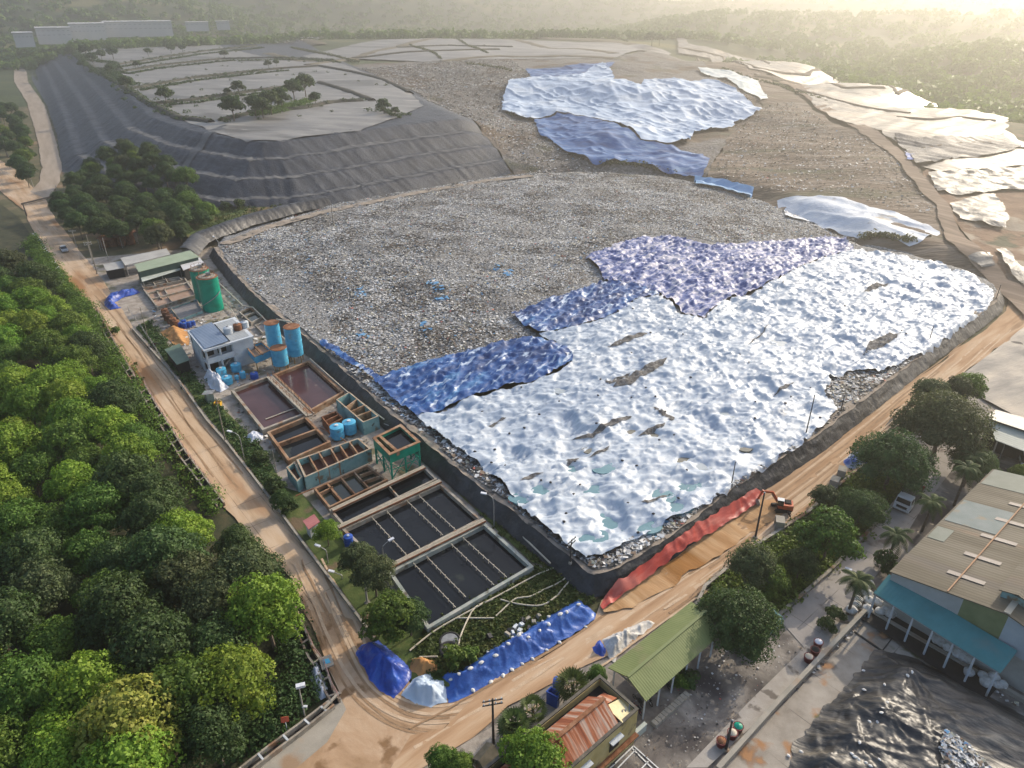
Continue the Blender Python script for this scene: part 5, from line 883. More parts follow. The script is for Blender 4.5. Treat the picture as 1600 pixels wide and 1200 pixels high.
for (gx_, gy_, gz_), lab in (((g1[1], g1[2], g1[3]), 'weathered top platform on the front emerald silo'), ((g2[1], g2[2], g2[3]), 'pale weathered scaffold on the rear emerald silo')):
    t = thing('silo_platform', lab, 'platform', (gx_, gy_, gz_)); mb = MB(); mb.lathe((gx_, gy_, gz_ + 0.06), [(1.9, 0), (1.9, 0.12), (0.4, 0.2)], 20); mb.build('deck', m_conc, t); mb = MB()
    for k in range(10): a = 0.628 * k; mb.bar((gx_ + 1.75 * math.cos(a), gy_ + 1.75 * math.sin(a), gz_ + 0.1), (gx_ + 1.75 * math.cos(a), gy_ + 1.75 * math.sin(a), gz_ + 1.0), 0.05, 0.05); a2 = a + 0.628; mb.bar((gx_ + 1.75 * math.cos(a), gy_ + 1.75 * math.sin(a), gz_ + 1.0), (gx_ + 1.75 * math.cos(a2), gy_ + 1.75 * math.sin(a2), gz_ + 1.0), 0.05, 0.05)
    mb.build('railing', m_rust, t); mb = MB(); mb.box((gx_ + 0.3, gy_ + 0.2, gz_ + 0.6), (0.9, 0.7, 0.8), 0.5); mb.build('motor', m_steel, t)
def stilt_tank(px_bottom, top_y, r, lab, zb=1.6, bands=3):   # px_bottom: centre of the tank's underside
    return tank('blue_tank', px_bottom, top_y, r, lab, m_blue, zb, 6, bands, 'sky blue tanks on yellow legs', open_=True)
stilt_tank((430, 540), 504, 1.5, 'tall sky blue tank farther from the landfill bank')
stilt_tank((462, 553), 510, 1.6, 'tall sky blue tank closest to the landfill bank')
stilt_tank((439, 568), 543, 1.55, 'shorter sky blue tank with a rusty rim', 1.4, 2)
for px, ty, r, lab in (((528, 683), 666, 1.15, 'left of the two pale lidded blue tanks by the teal cells'), ((547, 675), 659, 1.15, 'right of the two pale lidded blue tanks by the teal cells')): tank('blue_tank', px, ty, r, lab, m_blue, 0.35, 5, 2, 'lidded blue tanks by the teal cells', m_whitewall)
for px, ty, r, lab in (((347, 586), 576, 0.95, 'light blue vat at the corner of the white building'), ((356, 599), 589, 0.98, 'light blue vat nearest the white plastic heap'), ((370, 579), 569, 0.98, 'light blue vat under the building balcony'), ((380, 590), 581, 0.55, 'slim light blue vat beside the balcony vat'), ((370.5, 593), 587, 0.4, 'smallest light blue vat between the larger ones')): tank('blue_vat', px, ty, r, lab, m_blue, 0.1, 0, 1, 'light blue vats beside the white building', m_whitewall)
tank('white_tank', (362, 570), 563, 0.7, 'small whitish tank behind the balcony vat', m_whitewall, 0.0, 0, 1)
tank('blue_drum', (398, 591), 583, 0.75, 'squat royal blue drum beside the brown pond corner', m_bluebar, 0, 0, 1)
tank('blue_drum', (546, 853), 838, 0.62, 'royal blue drum with a pale lid beside the middle black pond', m_bluebar, 0, 0, 1, None, m_whitewall)
for k, (px, ty) in enumerate((((282, 512), 504), ((289, 513), 505), ((296, 511), 503), ((302, 509), 502), ((288, 508), 500))): tank('blue_barrel', px, ty, 0.55, ('leftmost', 'second', 'third', 'rightmost', 'rearmost')[k] + ' of the blue barrels beside the rusty drums', m_bluebar, 0, 0, 1, 'blue barrels by the rusty drums')
for k, (px, ty) in enumerate((((262, 500), 487), ((267, 505), 492), ((272, 509), 497), ((259, 494), 483), ((277, 512), 501))): tank('rusty_drum', px, ty, 0.75, ('large rusty drum beside the grey sludge tank', 'rusty drum in the middle of its row', 'rusty drum near the blue barrels', 'rusty drum at the far end of its row', 'rusty drum touching the blue barrels')[k], m_rust, 0, 0, 1, 'rusty drums in a row', m_rust)
# elevated blue box tank
Q = WL([(384, 542), (409, 534), (424, 547), (398, 558)], 3.4); t = thing('elevated_tank', 'sky blue box tank on rusty legs beside the white building', 'tank', mid3(Q, 0)); mb = MB(); ring(mb, Q, 0.15, 2.0, 3.4); mb.prism(inset(Q, 0.1), 1.9, 2.1); mb.build('tank_body', m_blue, t)
mb = MB(); mb.prism(inset(Q, 0.14), 2.12, 2.9); mb.build('sludge', m_sand, t); mb = MB(); ring(mb, inset(Q, -0.08), 0.3, 3.4, 3.48); a, b = W(395, 538, 3.4), W(410, 553, 3.4); mb.bar((*a, 3.3), (*b, 3.3), 0.4, 0.3); mb.build('rim', m_rustwall, t)
c = np.mean(Q, 0)
for q in Q: q = c + (q - c) * 0.9; m = MB(); m.bar((*q, -0.1), (*q, 2.0), 0.16, 0.16); m.build('leg', m_yellowsteel, t)
# basins by the silos
basin('sludge_basin', [(220, 447), (289, 433), (307, 460), (245, 480)], 0.9, 0.45, 'sludge basin with pinkish bed in front of the emerald silos', m_conc, m_sand, 0.35, [((231, 458), (296, 440), 0.5), ((236, 467), (300, 450), 0.3), ((244, 452), (252, 466), 0.4), ((262, 463), (270, 472), 0.25), ((255, 448), (262, 460), 0.25)])
basin('sludge_basin', [(266, 481), (308, 467), (317, 485), (280, 499)], 0.7, 0.4, 'grey sludge basin beside the rusty drums', m_teal, m_greytank, 0.25)
basin('sludge_basin', [(219, 443), (279, 432), (286, 437), (224, 450)], 1.2, 0.5, 'dark narrow basin under the green shed canopy', m_conc, m_greenwater, 0.25, [((238, 438), (243, 446)), ((258, 434), (263, 442))])
basin('sludge_basin', [(373, 487), (391, 480), (412, 494), (392, 504)], 0.8, 0.35, 'small green water basin beside the front emerald silo', m_conc, m_greenwater, 0.3, [((377, 495), (398, 487), 0.2)])
basin('sludge_basin', [(398, 508), (418, 500), (430, 512), (410, 520)], 0.7, 0.4, 'small grey basin behind the tall blue tanks', m_conc, m_greytank, 0.25)
# buildings of the plant
def cor(name, c1, c2, ang, per=0.5, spots=None, rough=0.55): return mat(name, [c1, c2], 0.35, rough, 0.2, wave=(ang, per, 0.5), detail=8, spots=spots or [])
def wallbox(t, Q, z0, z1, m, name='wall', w_=0.18):
    mb = MB(); ring(mb, Q, w_, z0, z1); return mb.build(name, m, t)
def roof_flat(t, Q, zs, m, name='roof', th=0.12):
    mb = MB(); mb.slab([(*q, z) for q, z in zip(Q, zs)], th); return mb.build(name, m, t)
def shed(name, px, z, label, mroof, mwall, drop=(0, 0, 0, 0), posts=False, wall_in=0.25, cat='shed', group=None):
    Q = WL(px, z); t = thing(name, label, cat, mid3(Q, 0), group); zs = [z + d for d in drop]; roof_flat(t, Q, zs, mroof); I = inset(Q, wall_in)
    if posts:
        for q in list(I) + [(I[i] + I[(i + 1) % 4]) / 2 for i in range(4)]: m = MB(); m.bar((*q, -0.1), (*q, z - 0.3), 0.15, 0.15); m.build('post', m_steel, t)
    if mwall is not None: wallbox(t, I, -0.1, min(zs) - 0.12, mwall)
    return t, Q
aS = math.atan2(*(W(260, 388, 3) - W(188, 403, 3))[::-1])
m_greyroof = cor('grey_sheet_roof', (0.30, 0.29, 0.27), (0.40, 0.39, 0.36), aS, 0.6)
m_sagebr = cor('sage_green_sheet_roof', (0.22, 0.27, 0.18), (0.29, 0.34, 0.24), aS, 0.6)
shed('shed', [(188, 403), (260, 388), (266, 396), (195, 413)], 3.6, 'long grey roofed open shed at the far end of the plant', m_greyroof, None, (0, 0, -0.3, -0.3), True)
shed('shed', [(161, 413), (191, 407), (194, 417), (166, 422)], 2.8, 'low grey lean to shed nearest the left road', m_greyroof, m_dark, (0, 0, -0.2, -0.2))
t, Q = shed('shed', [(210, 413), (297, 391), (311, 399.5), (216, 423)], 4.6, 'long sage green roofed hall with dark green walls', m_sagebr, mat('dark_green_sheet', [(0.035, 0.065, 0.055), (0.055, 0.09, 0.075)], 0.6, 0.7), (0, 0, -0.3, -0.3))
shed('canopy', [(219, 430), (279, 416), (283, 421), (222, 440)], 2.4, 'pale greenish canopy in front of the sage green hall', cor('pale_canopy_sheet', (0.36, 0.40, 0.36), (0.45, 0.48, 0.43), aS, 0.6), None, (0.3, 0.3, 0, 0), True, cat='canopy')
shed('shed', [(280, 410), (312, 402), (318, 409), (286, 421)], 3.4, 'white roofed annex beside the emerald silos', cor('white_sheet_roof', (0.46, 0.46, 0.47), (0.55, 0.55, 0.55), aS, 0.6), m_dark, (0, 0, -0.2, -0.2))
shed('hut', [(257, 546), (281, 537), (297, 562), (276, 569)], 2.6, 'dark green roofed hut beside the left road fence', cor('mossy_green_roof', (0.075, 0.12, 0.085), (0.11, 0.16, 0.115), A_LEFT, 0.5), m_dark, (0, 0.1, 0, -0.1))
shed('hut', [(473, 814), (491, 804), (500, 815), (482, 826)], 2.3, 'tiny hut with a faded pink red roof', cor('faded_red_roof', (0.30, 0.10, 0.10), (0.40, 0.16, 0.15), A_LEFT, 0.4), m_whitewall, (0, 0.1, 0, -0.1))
shed('hut', [(130, 289), (146, 287), (147, 294), (131, 295)], 4.5, 'white roofed hut buried in the grove below the hill', m_greyroof, m_whitewall, (0, 0, -0.2, -0.2))
# rusty tanks under a flat roof in the grove
for k in range(4):
    px = 165 + 13.5 * k; tank('rusty_tank', (px, 386 - 1.5 * k), 369 - 3.0 * k, 1.15, 'rusty red cylinder in the row beneath the grove trees', m_rust, 0, 0, 1, 'rusty red cylinders beneath the grove', m_rust)
shed('canopy', [(150, 372), (208, 357), (213, 362), (160, 376)], 3.6, 'rusty flat platform roof over the red cylinders', m_rust, None, (0, 0, 0, 0), True, cat='canopy')
# white building with a blue roof
Q = WL([(295, 518), (366, 497), (394, 526), (320, 548)], 5.6); t = thing('plant_building', 'white two storey plant building with blue sheet roof and open balcony', 'building', mid3(Q, 0))
mb = MB(); ring(mb, inset(Q, -0.25), 0.7, 5.35, 5.75); mb.build('parapet', m_whitewall, t)
a, b = Q[3], Q[2]; n_ = np.array([-(b - a)[1], (b - a)[0]]); n_ /= np.hypot(*n_); n_ = n_ if np.dot(n_, np.mean(Q, 0) - a) > 0 else -n_
body = [Q[0], Q[1], b, a + (b - a) * 0.58, a + (b - a) * 0.58 + n_ * 2.2, a + n_ * 2.2]; mb = MB(); mb.prism(body, -0.1, 5.4); mb.build('wall', m_whitewall, t)
mb = MB(); mb.prism([Q[0] * 0.96 + np.mean(Q, 0) * 0.04, (Q[0] + Q[1]) / 2, (Q[2] + Q[3]) / 2, Q[3] * 0.96 + np.mean(Q, 0) * 0.04], [5.8, 6.1, 6.1, 5.8], [5.9, 6.2, 6.2, 5.9]); mb.build('roof', cor('slate_blue_sheet', (0.12, 0.17, 0.25), (0.17, 0.22, 0.30), aS, 0.6), t)
mb = MB(); mb.prism(inset([(Q[0] + Q[1]) / 2, Q[1], Q[2], (Q[2] + Q[3]) / 2], 0.5), 5.4, 5.78); mb.build('roof_deck', cor('pale_grey_deck', (0.26, 0.28, 0.29), (0.34, 0.36, 0.37), aS, 0.6), t)
mb = MB(); mb.prism([a, a + (b - a) * 0.58, a + (b - a) * 0.58 + n_ * 2.3, a + n_ * 2.3], 2.55, 2.8); mb.build('balcony', m_whitewall, t)
mb = MB(); mb.bar((*(a + (b - a) * 0.01), 3.3), (*(a + (b - a) * 0.57), 3.3), 0.12, 0.9); mb.build('balustrade', m_whitewall, t)
for f in (0.02, 0.3, 0.57): q = a + (b - a) * f + n_ * 0.2; m = MB(); m.bar((*q, -0.1), (*q, 5.4), 0.32, 0.32); m.build('column', m_whitewall, t)
for f0, f1, z0, z1 in ((0.06, 0.24, 3.3, 5.0), (0.32, 0.5, 3.3, 5.0), (0.1, 0.28, 0.0, 2.2)): m = MB(); m.prism([a + (b - a) * f0 + n_ * 2.1, a + (b - a) * f1 + n_ * 2.1, a + (b - a) * f1 + n_ * 2.19, a + (b - a) * f0 + n_ * 2.19], z0, z1); m.build('window', m_dark, t)
e = Q[0] - Q[3]; en = np.array([e[1], -e[0]]) / np.hypot(*e); en = en if np.dot(en, np.mean(Q, 0) - Q[3]) < 0 else -en
for f in (0.15, 0.4, 0.65, 0.88):
    for z0 in (0.9, 3.5): p0 = Q[3] + e * (f - 0.05) - en * 0.05; p1 = Q[3] + e * (f + 0.05) - en * 0.05; m = MB(); m.prism([p0, p1, p1 + en * 0.09, p0 + en * 0.09], z0, z0 + 1.2); m.build('window', m_dark, t)
m = MB(); p0 = a + (b - a) * 0.2 + n_ * 0.8; p1 = a + (b - a) * 0.55 + n_ * 0.8; m.bar((*p0, 0.1), (*p1, 2.6), 0.9, 0.2); m.build('stair', m_conc, t)
for k, (px, r) in enumerate((((357, 520), 0.9), ((372, 515), 0.85), ((383, 511), 0.8))): x, y = W(*px, 5.8); tt = thing('roof_tank', ('pale tank nearest the blue roof sheet', 'brown tank amid the roof tanks', 'pale blue tank at the far roof corner')[k], 'tank', (x, y, 5.78)); mb = MB(); mb.lathe((x, y, 5.78), [(r, 0), (r, 1.2), (r * 0.5, 1.4), (0.05, 1.42)], 18); mb.build('shell', (m_whitewall, m_rust, m_whitewall)[k], tt, True); mb = MB(); mb.lathe((x, y, 7.18), [(0.25, 0), (0.25, 0.12), (0.02, 0.13)], 12); mb.build('lid', m_steel, tt)
# pipes and clutter
pipes('pipe', 'long cream pipe along the foot of the landfill bank', [(655, 697), (700, 738), (760, 790), (800, 822), (860, 880)], 0.9, 0.13, m_pipe)
pipes('pipe', 'cream pipe along the bank beside the tall blue tanks', [(340, 440), (380, 478), (395, 480), (420, 505), (470, 555)], 1.1, 0.14, m_pipe)
pipes('pipe', 'pale pipe joining the tops of the tall blue tanks', [(432, 499), (455, 503)], 7.2, 0.15, m_pipe)
pipes('pipe', 'pipe running along the far side of the brown pond', [(484, 560), (540, 610), (600, 655)], 1.6, 0.12, m_pipe)
for k, (L_, lab) in enumerate((([(640, 1016), (682, 984), (748, 947), (790, 924), (845, 894), (886, 880)], 'straight cream hose along the pond wall to the bank corner'), ([(716, 1008), (723, 985), (742, 950), (770, 936)], 'cream hose curving from the tyres to the pond wall'), ([(775, 962), (802, 938), (815, 934), (830, 931), (850, 920), (875, 908), (898, 890)], 'wavy cream hose in the middle of the weeds'), ([(782, 936), (810, 944), (845, 946), (868, 932), (880, 918), (902, 892)], 'looping cream hose nearest the blue tarpaulin'), ([(655, 1026), (684, 1026)], 'short pale hose across the orange clay'), ([(712, 965), (740, 966), (772, 966)], 'short straight hose lying in the weeds'))):
    P = [Vector((*W(*p, 0.5), 0.45 + 0.1 * math.sin(i))) for i, p in enumerate(L_)]; t = thing('hose', lab, 'hose', tuple(P[0]), 'cream hoses in the weeds'); mb = MB(); Q2 = []
    for i in range(len(P) - 1):
        for j in range(5):
            u = j / 5; p0, p1, p2, p3 = P[max(i - 1, 0)], P[i], P[i + 1], P[min(i + 2, len(P) - 1)]; Q2.append(0.5 * ((2 * p1) + (p2 - p0) * u + (2 * p0 - 5 * p1 + 4 * p2 - p3) * u * u + (3 * p1 - p0 - 3 * p2 + p3) * u ** 3))
    Q2.append(P[-1]); mb.tube(Q2, 0.1, 6); mb.build('hose_run', m_pipe, t, True)
def mound(name, px, h, edge, m, label, cat, seed, fold=0.25, step=0.45, z0=0.0, parent=None, group=None, top=None, rag=0.15, spikes=False):
    P = WL(px, 0) if not isinstance(px, np.ndarray) else px
    def hf(x, y):
        d = pg_dist(P, x, y); cx = P.mean(0); an = np.arctan2(y - cx[1], x - cx[0])
        z = h * sst(d / edge) * (0.8 + 0.4 * fbm(x / 3.5, y / 3.5, seed)); e = np.clip(d / 0.8, 0, 1)
        return z0 + 0.1 + z + e * fold * 1.2 * (ridged(x / 1.1 + 2 * vn(x / 3, y / 3, seed), y / 1.1, seed + 1) ** 3 - 0.25) + e * fold * 1.1 * (ridged(an * 7.0, d / 5 + 1, seed + 2) ** 2 - 0.33)
    o = sheet(name, P, step, hf, m, rag, seed, 1)
    if label: tag(o, label, cat, group)
    return o, hf
m_film = mat('white_plastic_film', [(0.50, 0.52, 0.58), (0.62, 0.64, 0.68)], 0.8, 0.45, 0.5, 3, bdist=0.15)
mound('plastic_heap', [(318, 590), (334, 584), (352, 596), (358, 606), (344, 614), (330, 608)], 1.3, 1.2, m_film, 'heap of crumpled white plastic film beside the blue vats', 'plastic heap', 3, 0.5, 0.3)
mound('plastic_heap', [(381, 684), (395, 675), (411, 678), (412, 687), (392, 693)], 0.8, 1.0, m_film, 'small white sheeted heap on the pale yard', 'plastic heap', 4, 0.2, 0.3)
mound('plastic_heap', [(484, 1060), (492, 1030), (503, 1045), (512, 1075), (514, 1090), (500, 1096), (490, 1080)], 0.5, 0.6, m_film, 'litter of white plastic beside the drain corner', 'plastic heap', 14, 0.5, 0.3)
t = thing('cabinet', 'grey green metal cabinet beside the white plastic heap', 'cabinet', (*W(329, 628), 0)); x, y = W(329, 628); mb = MB(); mb.box((x, y, 1.0), (1.7, 1.2, 2.0), A_LEFT); mb.build('body', mat('grey_green_paint', [(0.16, 0.21, 0.18), (0.22, 0.27, 0.24)], 1, 0.6), t); mb = MB(); mb.slab([(x + a * 1.0, y + b * 0.8, 2.05 + 0.1 * a) for a, b in ((-1, -1), (1, -1), (1, 1), (-1, 1))], 0.06); mb.build('lid', m_steel, t)
t = thing('yellow_crate', 'small bright yellow crate near the grey green cabinet', 'crate', (*W(341, 634), 0)); x, y = W(341, 634); mb = MB(); ring(mb, [(x - 0.6, y - 0.45), (x + 0.6, y - 0.45), (x + 0.6, y + 0.45), (x - 0.6, y + 0.45)], 0.08, 0, 0.8); mb.build('side', mat('yellow_paint', [(0.50, 0.28, 0.02), (0.56, 0.34, 0.03)], 1, 0.6), t); mb = MB(); mb.box((x, y, 0.5), (1.0, 0.7, 0.3)); mb.build('contents', m_rust, t)
mound('clay_heap', [(250, 520), (275, 506), (292, 515), (296, 540), (275, 540), (262, 530)], 0.9, 2.5, m_clay, 'heap of orange clay behind the white building', 'clay heap', 6, 0.15, 0.6)
mound('clay_heap', [(640, 1050), (640, 1030), (660, 1022), (682, 1032), (690, 1050), (672, 1058), (655, 1060)], 0.9, 1.5, m_clay, 'heap of orange clay between the blue mounds', 'clay heap', 7, 0.2, 0.4)
# tarpaulin covered mounds on the junction
m_royal = mat('royal_blue_tarpaulin', [(0.008, 0.03, 0.20), (0.016, 0.065, 0.36), (0.06, 0.16, 0.50)], 0.5, 0.38, 0.5, 2.5, detail=8, bdist=0.12, lo=0.36, hi=0.75, spec=0.5)
m_blue2 = mat('mid_blue_tarpaulin', [(0.022, 0.075, 0.30), (0.035, 0.12, 0.42), (0.30, 0.40, 0.62)], 0.45, 0.4, 0.5, 2.5, detail=8, bdist=0.12, lo=0.36, hi=0.82, spec=0.5)
m_icy = mat('icy_blue_tarpaulin', [(0.36, 0.45, 0.56), (0.48, 0.55, 0.62)], 0.4, 0.5, 0.3, 2.5, bdist=0.1)
mound('covered_mound', [(556, 1021), (564, 1009), (590, 1001), (606, 1011), (630, 1032), (645, 1050), (645, 1060), (616, 1091), (600, 1083), (575, 1062)], 1.7, 2.0, m_royal, 'dark royal blue tarpaulin mound at the end of the left road', 'covered mound', 21, 0.28, 0.4, group='tarpaulin covered mounds at the junction')
mound('covered_mound', [(626, 1086), (645, 1060), (656, 1055), (672, 1048), (680, 1062), (697, 1063), (699, 1098), (675, 1106), (650, 1101)], 1.2, 1.6, m_icy, 'icy blue white tarpaulin mound between the two blue ones', 'covered mound', 22, 0.22, 0.4, group='tarpaulin covered mounds at the junction')
LM = [(698, 1101), (697, 1070), (680, 1054), (720, 1046), (762, 1016), (800, 994), (850, 967), (888, 944), (906, 937), (928, 958), (931, 968), (882, 1000), (830, 1031), (780, 1061), (740, 1084)]
lm, lmh = mound('covered_mound', LM, 2.0, 2.6, m_blue2, 'long bright blue tarpaulin bank weighted with white sandbags', 'covered mound', 23, 0.25, 0.4, group='tarpaulin covered mounds at the junction')
mound('covered_mound', [(938, 1000), (972, 984), (1012, 968), (1027, 974), (990, 1004), (958, 1036), (948, 1022)], 1.1, 1.5, mat('cream_tarpaulin', [(0.44, 0.42, 0.38), (0.58, 0.56, 0.52)], 0.5, 0.5, 0.5, 3, bdist=0.12), 'cream tarpaulin mound leaning on the green roofed shed', 'covered mound', 24, 0.3, 0.35, group='tarpaulin covered mounds at the junction')
mound('covered_mound', [(924, 1013), (938, 997), (949, 1018), (944, 1030), (928, 1022)], 0.9, 1.1, m_royal, 'small royal blue tarpaulin end beside the cream mound', 'covered mound', 25, 0.2, 0.35, group='tarpaulin covered mounds at the junction')
mound('covered_mound', [(1315, 722), (1330, 708), (1352, 700), (1372, 712), (1368, 730), (1345, 738), (1322, 732)], 1.3, 1.5, mat('patchy_blue_tarpaulin', [(0.03, 0.09, 0.33), (0.30, 0.36, 0.48), (0.42, 0.45, 0.50)], 0.35, 0.45, 0.4, 2, lo=0.42, hi=0.6), 'patchy blue and grey covered heap beside the dark dense tree', 'covered mound', 26, 0.3, 0.4)
mound('covered_mound', [(163, 470), (172, 462), (215, 453), (219, 458), (190, 466), (180, 474), (188, 482), (172, 485), (163, 478)], 1.0, 1.3, m_royal, 'blue covered earth bank at the plant entrance', 'covered mound', 27, 0.25, 0.5)
# white sandbags
def bag_mesh(nm, s=(0.36, 0.26, 0.16), seed=0):
    b = bmesh.new(); bmesh.ops.create_icosphere(b, subdivisions=2, radius=1); r = random.Random(seed)
    for v in b.verts: k = 1 + 0.18 * (r.random() - 0.5); sq = max(abs(v.co.x), abs(v.co.y)); f = 0.7 + 0.3 * (1 - sq); v.co = Vector((v.co.x * s[0] * k / f * 0.8, v.co.y * s[1] * k / f * 0.8, v.co.z * s[2] * k))
    me = bpy.data.meshes.new(nm); b.to_mesh(me); b.free(); return me
m_bag = mat('white_sack', [(0.52, 0.50, 0.46), (0.66, 0.65, 0.62)], 3, 0.8, rnd=0.15)
sb = bag_mesh('sandbag'); sb.materials.append(m_bag)
def scatter_bags(pts, zf, lab, group, s=1.0, me=sb, name='sandbag', cat='sandbag', zoff=0.1):
    for px, py in pts:
        P = W(px, py, 1.2)
        for _ in range(4): P = W(px, py, float(zf(np.array([P[0]]), np.array([P[1]]))[0]))
        o = bpy.data.objects.new(name, me); C.objects.link(o); o.location = (P[0], P[1], float(zf(np.array([P[0]]), np.array([P[1]]))[0]) + zoff * s); o.rotation_euler = (0.2 * (random.random() - 0.5), 0.2 * (random.random() - 0.5), random.random() * 6.28); k = s * (0.85 + 0.4 * random.random()); o.scale = (k, k, k); tag(o, lab, cat, group)
scatter_bags([(735, 1046), (752, 1038), (774, 1025), (794, 1015), (811, 1006), (825, 997), (843, 986), (857, 978), (875, 966), (886, 957), (904, 945), (705, 1062), (718, 1054)], lmh, 'white sandbag on the crest of the long blue tarpaulin bank', 'sandbags on the crest of the blue bank', 0.72)
scatter_bags([(739, 1079), (767, 1066), (786, 1056), (800, 1047), (816, 1038), (832, 1030), (854, 1016), (874, 1004), (915, 980)], lmh, 'white sandbag along the road foot of the long blue tarpaulin bank', 'sandbags along the foot of the blue bank', 0.65)
scatter_bags([(762, 1018), (775, 1010), (800, 996), (815, 989), (848, 970), (858, 964)], lmh, 'white sandbag on the weedy side of the long blue tarpaulin bank', 'sandbags on the weedy side of the blue bank', 0.62)
db = bag_mesh('ballast_bag', (0.5, 0.4, 0.3), 4); db.materials.append(mat('dark_ballast', [(0.02, 0.02, 0.022), (0.05, 0.045, 0.045)], 2, 0.8))
bp_ = []; WP = np.array(WHITE, float); r_ = np.random.default_rng(44)
while len(bp_) < 60:
    q = np.array([650 + 900 * r_.random(), 390 + 480 * r_.random()])
    if inside(WP, q[:1], q[1:])[0] and (q[1] > 560 or r_.random() < 0.4) and q[0] + 1.0 * q[1] > 1330: bp_.append(tuple(q))
scatter_bags(bp_, whitez, 'dark ballast bag lying on the white tarpaulin', 'ballast bags on the white tarpaulin', 0.4, db, 'ballast_bag', 'ballast bag', 0.15)
# tyres and rubble in the weeds
for (px, py, R_, r_, rx), lab in (((702, 1015, 0.95, 0.3, 0.0), 'large black tyre lying flat in the weeds'), ((703, 1002, 1.15, 0.16, 0.15), 'thin black tyre ring leaning behind the large tyre')):
    x, y = W(px, py, 0.4); t = thing('tyre', lab, 'tyre', (x, y, 0.3)); mb = MB(); mb.lathe((x, y, 0.35), [(R_ + r_ * math.cos(a), r_ * math.sin(a)) for a in np.linspace(0, 6.283, 13)], 30); o = mb.build('tread', mat('black_rubber', [(0.012, 0.012, 0.012), (0.03, 0.03, 0.03)], 2, 0.75), t, True)
    mb = MB(); mb.lathe((x, y, 0.35), [(R_ - r_, -0.15), (R_ - r_ - 0.12, -0.15), (R_ - r_ - 0.12, 0.12), (R_ - r_, 0.15)], 24); mb.build('rim', m_steel, t); t.rotation_euler = (rx, 0, 0)
rb = [(793, 992), (798, 985), (815, 977), (825, 967), (826, 983), (812, 987), (842, 963), (818, 970), (805, 980), (834, 972), (765, 996), (801, 990)]
for k, (px, py) in enumerate(rb):
    x, y = W(px, py, 0.3); mb = MB(); mb.box((0, 0, 0.25), (0.5 + 0.5 * random.random(), 0.35 + 0.3 * random.random(), 0.35 + 0.3 * random.random()), random.random() * 3, taper=0.8, rx=0.4 * random.random()); o = mb.build('rubble_block', (m_greyslab, mat('black_scrap', [(0.03, 0.03, 0.032)], 1, 0.6), m_whitewall)[k % 3]); o.location = (x, y, 0.1); tag(o, ('pale concrete block', 'black scrap block', 'whitish block')[k % 3] + ' in the rubble above the long blue bank', 'rubble block', 'rubble above the blue bank')

q = scraps('yard_debris', WL([(225, 450), (330, 420), (400, 500), (480, 580), (560, 660), (600, 720), (470, 760), (420, 700), (350, 620), (300, 570), (240, 500)], 0), 1500, 0.55, lambda x, y: 0.05 + 0 * x, [8, 12, 14, 12, 14, 3, 2, 2], 31, 0.6); q['kind'] = 'stuff'
q = scraps('yard_debris', WL([(900, 1200), (1010, 1125), (1130, 1010), (1220, 985), (1260, 1010), (1170, 1095), (1070, 1199)], 0), 420, 0.17, lambda x, y: 0.02 + 0 * x, [3, 10, 22, 14, 14, 0.5, 0.5, 1], 32, 0.4); q['kind'] = 'stuff'
q = scraps('yard_debris', WL([(1225, 1100), (1352, 972), (1560, 1090), (1620, 1120), (1590, 1100), (1370, 960), (1365, 940)], 0), 260, 0.3, lambda x, y: 0.07 + 0 * x, [14, 12, 12, 10, 8, 1, 1, 2], 33, 0.5); q['kind'] = 'stuff'
for k, (a, b, r_, lab) in enumerate((((415, 655), (480, 632), 0.09, 'thin pipe along the edge of the near brown pond'), ((500, 668), (560, 705), 0.1, 'rusty pipe beside the long raised tank'), ((300, 500), (330, 520), 0.08, 'loose pipe lying behind the white building'), ((345, 470), (372, 500), 0.1, 'pipe from the front silo to the small green basin'), ((462, 775), (500, 760), 0.1, 'stub pipe at the outlet of the narrow box tank'), ((600, 662), (655, 690), 0.09, 'pipe behind the green stilted tank'))): pipes('pipe', lab, [a, ((a[0] + b[0]) / 2 + 3, (a[1] + b[1]) / 2 - 2), b], 0.6 + 0.2 * (k % 3), r_, (m_pipe, m_rust, m_steel)[k % 3])
# ---------------------------------------------------------------- the compound on the right
m_olive = cor('olive_sheet_roof', (0.125, 0.155, 0.05), (0.165, 0.195, 0.07), A_RIGHT, 0.3, [((0.18, 0.18, 0.08), 0.25, 0.6, 0.1)])
def gable(t, Q, ze, zr, m, over=0.0, name='roof', th=0.12, ridge=None):
    """Q: four eave corners, long sides Q0-Q1 and Q3-Q2; the ridge runs between the middles of the short sides."""
    Q = np.asarray(Q); r0 = (Q[0] + Q[3]) / 2; r1 = (Q[1] + Q[2]) / 2
    if ridge is not None: r0, r1 = ridge
    mb = MB(); mb.slab([(*Q[0], ze), (*Q[1], ze), (*r1, zr), (*r0, zr)], th); mb.slab([(*Q[3], ze), (*Q[2], ze), (*r1, zr - 0.003), (*r0, zr - 0.003)], th); o = mb.build(name, m, t); return r0, r1, o
